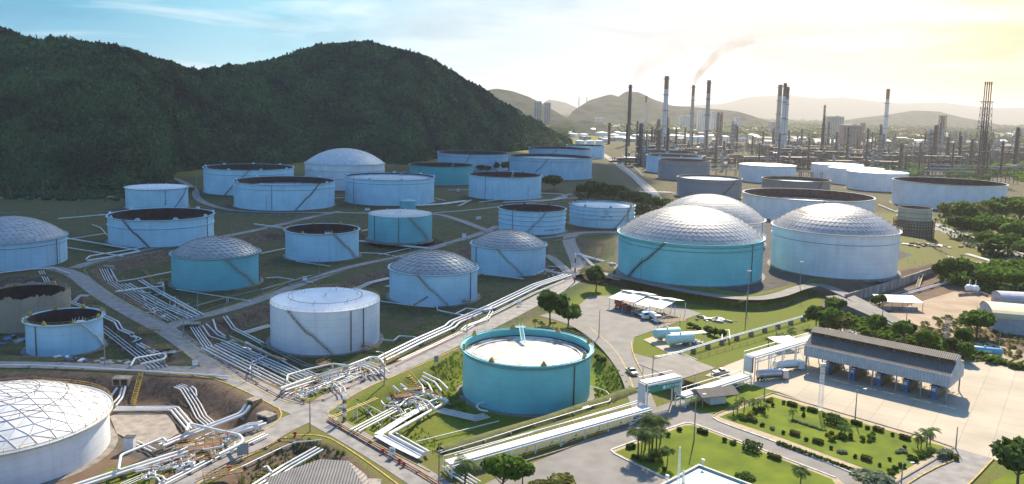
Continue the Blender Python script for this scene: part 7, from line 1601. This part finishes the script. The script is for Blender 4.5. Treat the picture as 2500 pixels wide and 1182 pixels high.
# ------------------------------------------------------------------ refinery: chimneys, columns, racks
M_stack = mat('stack_concrete', (.42, .38, .34), .7, var=.15, scale=.05); M_stackb = mat('stack_band_brown', (.17, .07, .045), .7, var=.2, scale=.1); M_stackw = mat('stack_pale', (.62, .62, .62), .6, var=.1, scale=.05)
M_proc = mat('process_steel', (.26, .19, .15), .6, metal=.2, var=.3, scale=.08); M_procd = mat('process_dark_steel', (.12, .085, .065), .7, var=.3, scale=.1); M_procl = mat('process_insulation', (.50, .47, .43), .5, var=.2, scale=.05)
def chimney(xb, yb, xt, yt, wpx, label, m=M_stack, band=M_stackb, cap=.18, rings=4):
    p = gp(xb, yb); h = at(xt, yt, p.y).z; r_ = wpx*p.y/F/2; e = empty('chimney', p, label, 'chimney')
    MB().tube([(0, 0, 0), (0, 0, h*(1-cap))], r_*1.25, 18, r2=r_*1.02, caps=False).build('shaft', m, e); MB().tube([(0, 0, h*(1-cap)), (0, 0, h)], r_*1.02, 18, r2=r_).build('top_band', band, e)
    for k in range(rings): z = h*(.30+.66*k/(rings-1)); MB().lathe([(r_, z-.6), (r_*1.9, z-.5), (r_*1.9, z+.5), (r_, z+.6)], 16).build('gallery', M_procd, e)
    lb = MB(); lb.bar((r_*1.25, 0, 0), (r_*1.15, 0, h), .8); lb.build('ladder', M_procd, e)
    return p, h
CH = [chimney(1533,356,1541,207,7,'dark slim chimney with a faint smoke trail, leftmost of the tall ones', M_procd), chimney(1574,326,1576.5,234,4,'thin white chimney with dark tip behind the dark one', M_stackw), chimney(1620,360,1628,186,9.5,'tallest chimney, pale blue-grey with brown top', M_stackw),
 chimney(1686,350,1693,208,6.5,'slim brown chimney trailing yellow smoke'), chimney(1722,372,1731,196,8,'chimney right of the yellow smoke with double galleries'), chimney(1896,356,1905,207,9,'thick chimney, left of the close trio', M_stack), chimney(1906,382,1917,203,7,'tall middle chimney of the close trio', M_stackw), chimney(1914,376,1921.5,212,6,'thin right chimney of the close trio', M_stackw),
 chimney(2158,355,2168,217,7.5,'lone pale chimney with brown top at right', M_stackw), chimney(1486,352,1487,300,5,'short dark chimney above the distant white tanks', M_procd), chimney(1702,330,1703,296,3,'x') if False else None]
def tower(xb, yb, xt, yt, wpx, label, m=M_procd, tubes=2, taper=.9):
    p = gp(xb, yb); h = at(xt, yt, p.y).z; w_ = wpx*p.y/F; e = empty('process_tower', p, label, 'process tower'); lattice(e, h, w_, w_*taper, 'frame', m, bw=w_*.07, n=max(5, int(h/w_/1.0)))
    for k in range(tubes): x = (k-(tubes-1)/2)*w_*.42; MB().tube([(x, 0, 0), (x, 0, h*(.92 if k else .98))], w_*.17, 10).build('column', M_proc, e)
    for k in range(4): z = h*(.3+.22*k); MB().box((0, 0, z), (w_*1.15, w_*1.15, .7)).build('platform', m, e)
    return p, h
tower(1754,352,1757,274,12,'dark latticed process tower between the chimneys'); tower(2296,362,2301,282,13,'dark latticed process tower near the right edge'); tower(1791,350,1792,303,9,'squat dark process tower right of the chimneys', tubes=3); tower(1985,392,2008,256,5,'x') if False else None
tower(2005,394,2010,256,5,'thin twin-tubed flare tower in the middle of the refinery', taper=.7); tower(2104,345,2106,300,9,'round-topped process tower beside the brown block')
# the flare stack group at right
pb = gp(2392, 442); h = at(2429, 200, pb.y).z; sc = pb.y/F; e = empty('flare_stack', pb, 'tall flare stack of four tubes in a leaning lattice at the right', 'flare stack')
for k in range(4): dx = (k-1.5)*5.2*sc; MB().tube([(dx, 0, 0), (dx, 0, h*(.985+.01*(k % 2)))], 1.2*sc, 8).build('flare_tube', M_procd, e); MB().tube([(dx, 0, h*.97), (dx, 0, h)], 1.7*sc, 8).build('flare_tip', M_stackb, e)
lattice(e, h*.80, 30*sc, 17*sc, 'lattice', M_procd, bw=.7*sc, n=12)
for f_ in (.3, .55, .8): MB().box((0, 0, h*f_), (26*sc, 17*sc, .8)).build('platform', M_procd, e)
GC = 'refinery columns'
def col_proto(kind):
    e = bpy.data.objects.new('process_column', None); C.objects.link(e); kids.setdefault(e.name, [])
    m = [M_proc, M_procd, M_procl][kind % 3]; r_ = .030+.010*(kind % 4); MB().tube([(0, 0, 0), (0, 0, .62), (0, 0, .66), (0, 0, .97), (0, 0, 1.0)], r_, 10, r2=r_*.8).build('column', m, e)
    b = MB()
    for k in range(4+kind % 3): z = .25+.72*k/(4+kind % 3); b.lathe([(r_, z-.006), (r_*2.1, z-.006), (r_*2.1, z+.010), (r_, z+.010)], 10)
    b.build('galleries', M_procd, e); b = MB(); b.tube([(r_*1.4, 0, .02), (r_*1.4, 0, .95), (0, 0, 1.02)], r_*.22, 5); b.build('riser_pipe', M_procl, e); return e
CP = [col_proto(k) for k in range(5)]
rr = random.Random(11)
for i in range(180):
    px = rr.uniform(1520, 2490); Yd = rr.uniform(1120, 2100); d = ray(px, 300); p = Vector((d.x/d.y*Yd, Yd, 0)); h = rr.choice([22, 28, 34, 42, 55, 62])*rr.uniform(.8, 1.15); 
    o = CP[i % 5] if i < 5 else copy_tree(CP[i % 5]); o.location = p; o.scale = (h*1.0, h*1.0, h); tag(o, 'steel process column among the refinery units', 'process column', GC); 
def unit_frame(px, Yd, L, Wd, H, label, group):
    d = ray(px, 300); e = empty('process_unit', (d.x/d.y*Yd, Yd, 0), label, 'process unit', group, rz=rr.uniform(-.15, .25)); b = MB(); nx_ = max(2, int(L/9)); nz_ = max(2, int(H/6))
    for i in range(nx_+1):
        for y in (0, Wd): b.bar((L*i/nx_, y, 0), (L*i/nx_, y, H*rr.uniform(.7, 1)), .8)
    for k in range(1, nz_+1):
        z = H*k/nz_*.9
        for y in (0, Wd): b.bar((0, y, z), (L, y, z), .7)
        b.box((L/2, Wd/2, z), (L*.9, Wd*.8, .4))
    b.build('frame', M_procd, e); b = MB()
    for k in range(max(6, int(L/6))): 
        x, y, r_ = rr.uniform(3, L-3), rr.uniform(1, Wd-1), rr.uniform(1.2, 3); z = rr.choice([2, H*.3, H*.6])
        if rr.random() < .6: MB().tube([(x-5, y, z+r_), (x+5, y, z+r_)], r_, 8).build('vessel', M_procl, e)
        else: MB().tube([(x, y, z), (x, y, z+rr.uniform(6, 16))], r_, 8).build('vessel', M_procl, e)
    b = MB()
    for k in range(9): z = H*rr.uniform(.15, .9); y = rr.uniform(0, Wd); b.tube([(-6, y, z), (L+6, y, z), (L+6, y, z*.4)], rr.uniform(.25, .6), 5)
    b.build('pipework', M_proc, e)
for i in range(84):
    px = 1500+rr.random()*1000; unit_frame(px, rr.uniform(1180, 1950), rr.uniform(25, 70), rr.uniform(10, 22), rr.uniform(10, 26), 'low steel-framed process unit in the refinery', 'refinery process units')
for i in range(44):
    px = rr.uniform(1520, 2400); Yd = 990+i*21; d = ray(px, 300); L = rr.uniform(120, 320); e = empty('pipe_bridge', (d.x/d.y*Yd, Yd, 0), 'long elevated pipe bridge in the refinery', 'pipe bridge', 'refinery pipe bridges', rz=rr.choice([0, .12, .2, 1.3])); h = rr.uniform(6, 11)
    for k in range(int(L/12)+1):
        b = MB(); b.bar((k*12, 0, 0), (k*12, 0, h), .5); b.bar((k*12, 6, 0), (k*12, 6, h), .5); b.bar((k*12, 0, h-.3), (k*12, 6, h-.3), .4); b.build('trestle', M_procd, e)
    b = MB()
    for k in range(6): b.tube([(0, .6+k, h+.4+.8*(k % 2)), (L, .6+k, h+.4+.8*(k % 2))], .35, 5)
    b.build('pipes', M_procl if i % 2 else M_proc, e)
# far white tanks
M_farw = mat('far_white_paint', (.82, .82, .80), .5, var=.08, scale=.05)
FT = None
def far_tank(px, py, wpx, hpx, dome, label='white tank of the distant tank farm', group='distant white tank farm'):
    global FT
    p = gp(px, py); r_ = wpx*p.y/F/2; H = hpx*p.y/F; e = empty('storage_tank', (p.x, p.y+r_, 0), label, 'storage tank', group)
    b = MB(); b.lathe([(r_, 0), (r_, H)], 28); smooth_by_angle(b.build('shell', M_farw, e)); b = MB(); ri = r_*(.42 if dome else .14); b.lathe([(r_*1.02, H-.3), (r_*1.02, H+.2), (r_*.7, H+ri*(.6 if dome else .35)), (r_*.35, H+ri*(.9 if dome else .7)), (.01, H+ri)], 28); b.build('roof', M_farw, e)
for a in [(1400,336,26,9,0),(1425,338,24,10,0),(1448,330,34,10,1),(1470,333,30,9,0),(1416,354,22,10,0),(1440,354,22,10,0),(1462,354,22,10,0),(1384,330,30,8,0),(1500,338,28,9,0),(1524,334,26,9,0),(1480,348,22,9,0),(1560,342,30,12,0),(1596,343,34,12,0),(1630,343,30,12,0),(1642,340,30,10,0),(1660,344,34,12,0),(1690,346,32,12,0),(1715,346,30,12,0),(1740,342,30,11,0),(1770,344,28,11,0),(1810,340,26,9,0),(1840,338,26,9,0),(1508,326,22,7,0),(1545,328,24,7,0),(1610,330,24,7,0),(1680,332,24,7,0),(1372,322,20,7,0),(1404,322,22,7,1)]: far_tank(*a)
# town beyond
CB = [mat('town_wall_'+s_, c, .8, var=.15, scale=.02) for s_, c in (('white', (.74, .72, .69)), ('cream', (.62, .54, .42)), ('grey', (.40, .40, .41)), ('rose', (.45, .28, .22)))]
CR = [mat('town_roof_'+s_, c, .7, var=.15, scale=.02) for s_, c in (('pale', (.80, .79, .76)), ('red', (.34, .12, .07)), ('green', (.10, .34, .26)), ('brown', (.25, .17, .13)))]
def block(px, Yd, w_, dp, h, mw, mr, label, group, gable, rz, floors=0, name='building'):
    d = ray(px, 300); b = MB(); b.mi = 0; b.box((0, 0, h/2), (w_, dp, h)); b.mi = 1
    if gable: v = [(-w_/2-.5, -dp/2-.5, h), (w_/2+.5, -dp/2-.5, h), (w_/2+.5, dp/2+.5, h), (-w_/2-.5, dp/2+.5, h), (-w_/2-.5, 0, h+dp*.22), (w_/2+.5, 0, h+dp*.22)]; b.add(v, [(0, 1, 5, 4), (2, 3, 4, 5), (1, 2, 5), (3, 0, 4)])
    else: b.box((0, 0, h+.5), (w_+.6, dp+.6, 1.0)); b.mi = 0; b.box((w_*.2, 0, h+2), (w_*.2, dp*.3, 3)); 
    b.mi = 2
    for k in range(max(1, int(h/3.4))):
        z = 1.9+k*3.4
        if z > h-1: break
        for j in range(max(2, int(w_/7))): b.box((-w_/2+w_*(j+.5)/max(2, int(w_/7)), -dp/2-.03, z), (w_/max(2, int(w_/7))*.55, .1, 1.5))
    o = b.build(name, [mw, mr, M_glass], loc=(d.x/d.y*Yd, Yd, 0)); o.rotation_euler = (0, 0, rz); return tag(o, label, 'building', group)
for i in range(295):
    px = 1345+rr.random()**.9*1190; Yd = 2150+5200*rr.random()**1.6; big = rr.random() < .25; mw = rr.choice(CB[:3] if px < 2000 else CB); 
    block(px, Yd, rr.uniform(30, 90) if big else rr.uniform(14, 34), rr.uniform(12, 30), rr.uniform(6, 10) if big else rr.uniform(6, 17), mw, rr.choices(CR, [6, 2, .5, 1.5])[0], 'low building of the town beyond the refinery', 'buildings of the distant town', rr.random() < .6, rr.uniform(-.5, .5))
def tall(xc, w_px, ytop, Yd, label, mw=CB[0], n=1):
    d = ray(xc, ytop); h = CAMH+d.z/d.y*Yd; return block(xc, Yd, w_px*Yd/F, 30, h, mw, CR[0], label, None, False, 0, name='tower_block')
tall(1312, 18, 248, 3000, 'left tower of the twin high-rise beside the hill', CB[2]); tall(1335, 16, 251, 3060, 'right tower of the twin high-rise beside the hill', CB[2]); tall(1720, 36, 271, 3600, 'tall slab building behind the chimneys', CB[0]); tall(1748, 14, 278, 3500, 'narrow pale tower right of the tall slab', CB[0]); tall(1672, 26, 283, 3500, 'stepped pale apartment block behind the tallest chimney', CB[0]); tall(1800, 12, 287, 3500, 'small pale tower right of the latticed process tower', CB[0])
tall(2035, 42, 285, 2900, 'wide cream office tower in the middle of the refinery', CB[1]); tall(2078, 44, 306, 2100, 'plain brown block right of the cream office tower', CB[3]); tall(1886, 14, 298, 3200, 'cream block left of the chimney trio', CB[1]); tall(1462, 20, 288, 4200, 'pale block at the foot of the far hill', CB[0])
# trees of the plain: far woodland, read as one mass
def far_wood(name, n, y0, y1, px0, px1, size, m, seed):
    r_ = np.random.RandomState(seed); px = r_.uniform(px0, px1, n); Yd = y0+(y1-y0)*r_.rand(n)**1.3; cl_ = np.array([mnoise.noise(Vector((p*.012, y*.0018, seed))) for p, y in zip(px, Yd)]); ok = cl_ > -.08; px, Yd = px[ok], Yd[ok]
    k = np.array([ray(p, 300).x/ray(p, 300).y for p in px]); X_ = k*Yd; sz = size*(.5+r_.rand(len(X_)))*(1+Yd/6000); T_ = leaf_cloud(9, 1.0, .55, seed, .7, .6)
    xyz = T_[None]*sz[:, None, None, None]+np.stack([X_, Yd, sz*.5], -1)[:, None, None, :]; o = np_mesh(name, xyz.reshape(-1, 3), np.arange(xyz.size//3).reshape(-1, 4), m, smooth=False); return tag(o, kind='stuff')
far_wood('woodland', 6500, 2700, 9000, 1340, 2600, 9, L_dark, 21); far_wood('woodland', 2200, 1400, 2500, 1900, 2600, 5, L_dark, 22); far_wood('woodland', 1500, 900, 1500, 2150, 2600, 4.5, L_mid, 23); far_wood('woodland', 1200, 2300, 3000, 1330, 1420, 9, L_dark, 24)
# hills in the distance carry the same woodland
# pylons on the saddle
for i, (x, yt) in enumerate([(1413, 236), (1432, 236)]):
    d = ray(x, 262); Yd = 5200; h0 = 60; p = Vector((d.x/d.y*Yd, Yd, CAMH+ray(x, 272).z/ray(x, 272).y*Yd)); e = empty('pylon', p, 'thin power pylon on the saddle, '+('left' if i == 0 else 'right')+' one', 'pylon'); hh = CAMH+ray(x, yt).z/ray(x, yt).y*Yd-p.z; lattice(e, hh, 12, 3, 'lattice', M_steel, bw=1.2, n=8); b = MB(); [b.bar((-9, 0, hh*f_), (9, 0, hh*f_), 1.0) for f_ in (.7, .82, .94)]; b.build('cross_arm', M_steel, e)

# ------------------------------------------------------------------ smoke
def smoke(p, h, path, r0, r1, dens, label_col, seed):
    P = [Vector((p.x, p.y, h-1))]+[at(x, y, p.y) for x, y in path]; b = MB(); n = 14; pts = []
    P = [Vector(q) for q in P]; Q = smooth_line(P, 3); k = len(Q); vs_ = []; rg = random.Random(seed)
    for i, q in enumerate(Q):
        t = i/(k-1); r_ = r0+(r1-r0)*t**.8; r_ *= 1+.35*mnoise.noise(Vector((i*.45, seed, 0))); tt = (Q[min(i+1, k-1)]-Q[max(i-1, 0)]).normalized(); a = Vector((0, 1, 0)); bb = tt.cross(a).normalized(); r_ = max(.3, r_*(1 if i < k-1 else .3))
        for j in range(n): an = 2*math.pi*j/n; f_ = 1+.25*mnoise.noise(Vector((i*.6, j*.9, seed+5))); vs_.append(q+a*(r_*f_*math.cos(an))+bb*(r_*f_*math.sin(an)))
    b.add(vs_, [(i*n+j, i*n+(j+1) % n, (i+1)*n+(j+1) % n, (i+1)*n+j) for i in range(k-1) for j in range(n)]+[tuple(range(n-1, -1, -1)), tuple((k-1)*n+j for j in range(n))])
    m = bpy.data.materials.new('smoke_volume'); m.use_nodes = True; t = m.node_tree; t.nodes.clear(); o_ = t.nodes.new('ShaderNodeOutputMaterial'); pv = t.nodes.new('ShaderNodeVolumePrincipled'); t.links.new(pv.outputs[0], o_.inputs['Volume'])
    pv.inputs['Color'].default_value = label_col+(1,); g = t.nodes.new('ShaderNodeNewGeometry'); nz_ = t.nodes.new('ShaderNodeTexNoise'); nz_.inputs['Scale'].default_value = .02; nz_.inputs['Detail'].default_value = 4; t.links.new(g.outputs['Position'], nz_.inputs['Vector'])
    mr = t.nodes.new('ShaderNodeMapRange'); mr.inputs[1].default_value = .36; mr.inputs[2].default_value = .66; mr.inputs[3].default_value = 0; mr.inputs[4].default_value = dens; t.links.new(nz_.outputs[0], mr.inputs[0]); sx_ = t.nodes.new('ShaderNodeSeparateXYZ'); t.links.new(g.outputs['Position'], sx_.inputs[0]); m2 = t.nodes.new('ShaderNodeMapRange'); t.links.new(sx_.outputs[2], m2.inputs[0])
    m2.inputs[1].default_value = P[0].z; m2.inputs[2].default_value = P[-1].z; m2.inputs[3].default_value = 1; m2.inputs[4].default_value = .05; mm = t.nodes.new('ShaderNodeMath'); mm.operation = 'MULTIPLY'; t.links.new(mr.outputs[0], mm.inputs[0]); t.links.new(m2.outputs[0], mm.inputs[1]); t.links.new(mm.outputs[0], pv.inputs['Density'])
    o = b.build('smoke', m, smooth=True); return tag(o, kind='stuff')
smoke(CH[3][0], CH[3][1], [(1700,188),(1725,160),(1745,138),(1770,120),(1800,104),(1840,90)], 3, 20, .07, (.50, .36, .20), 1)
smoke(CH[0][0], CH[0][1], [(1552,180),(1580,155),(1605,140),(1640,118),(1690,90)], 3, 24, .022, (.52, .42, .34), 2)
smoke(CH[6][0], CH[6][1], [(1919,185),(1922,160),(1928,135),(1930,110)], 2.5, 8, .02, (.52, .44, .32), 3)
smoke(gp(1985, 372), 5, [(1990,352),(1997,346),(2003,338)], 3, 7, .08, (.95, .93, .90), 4)
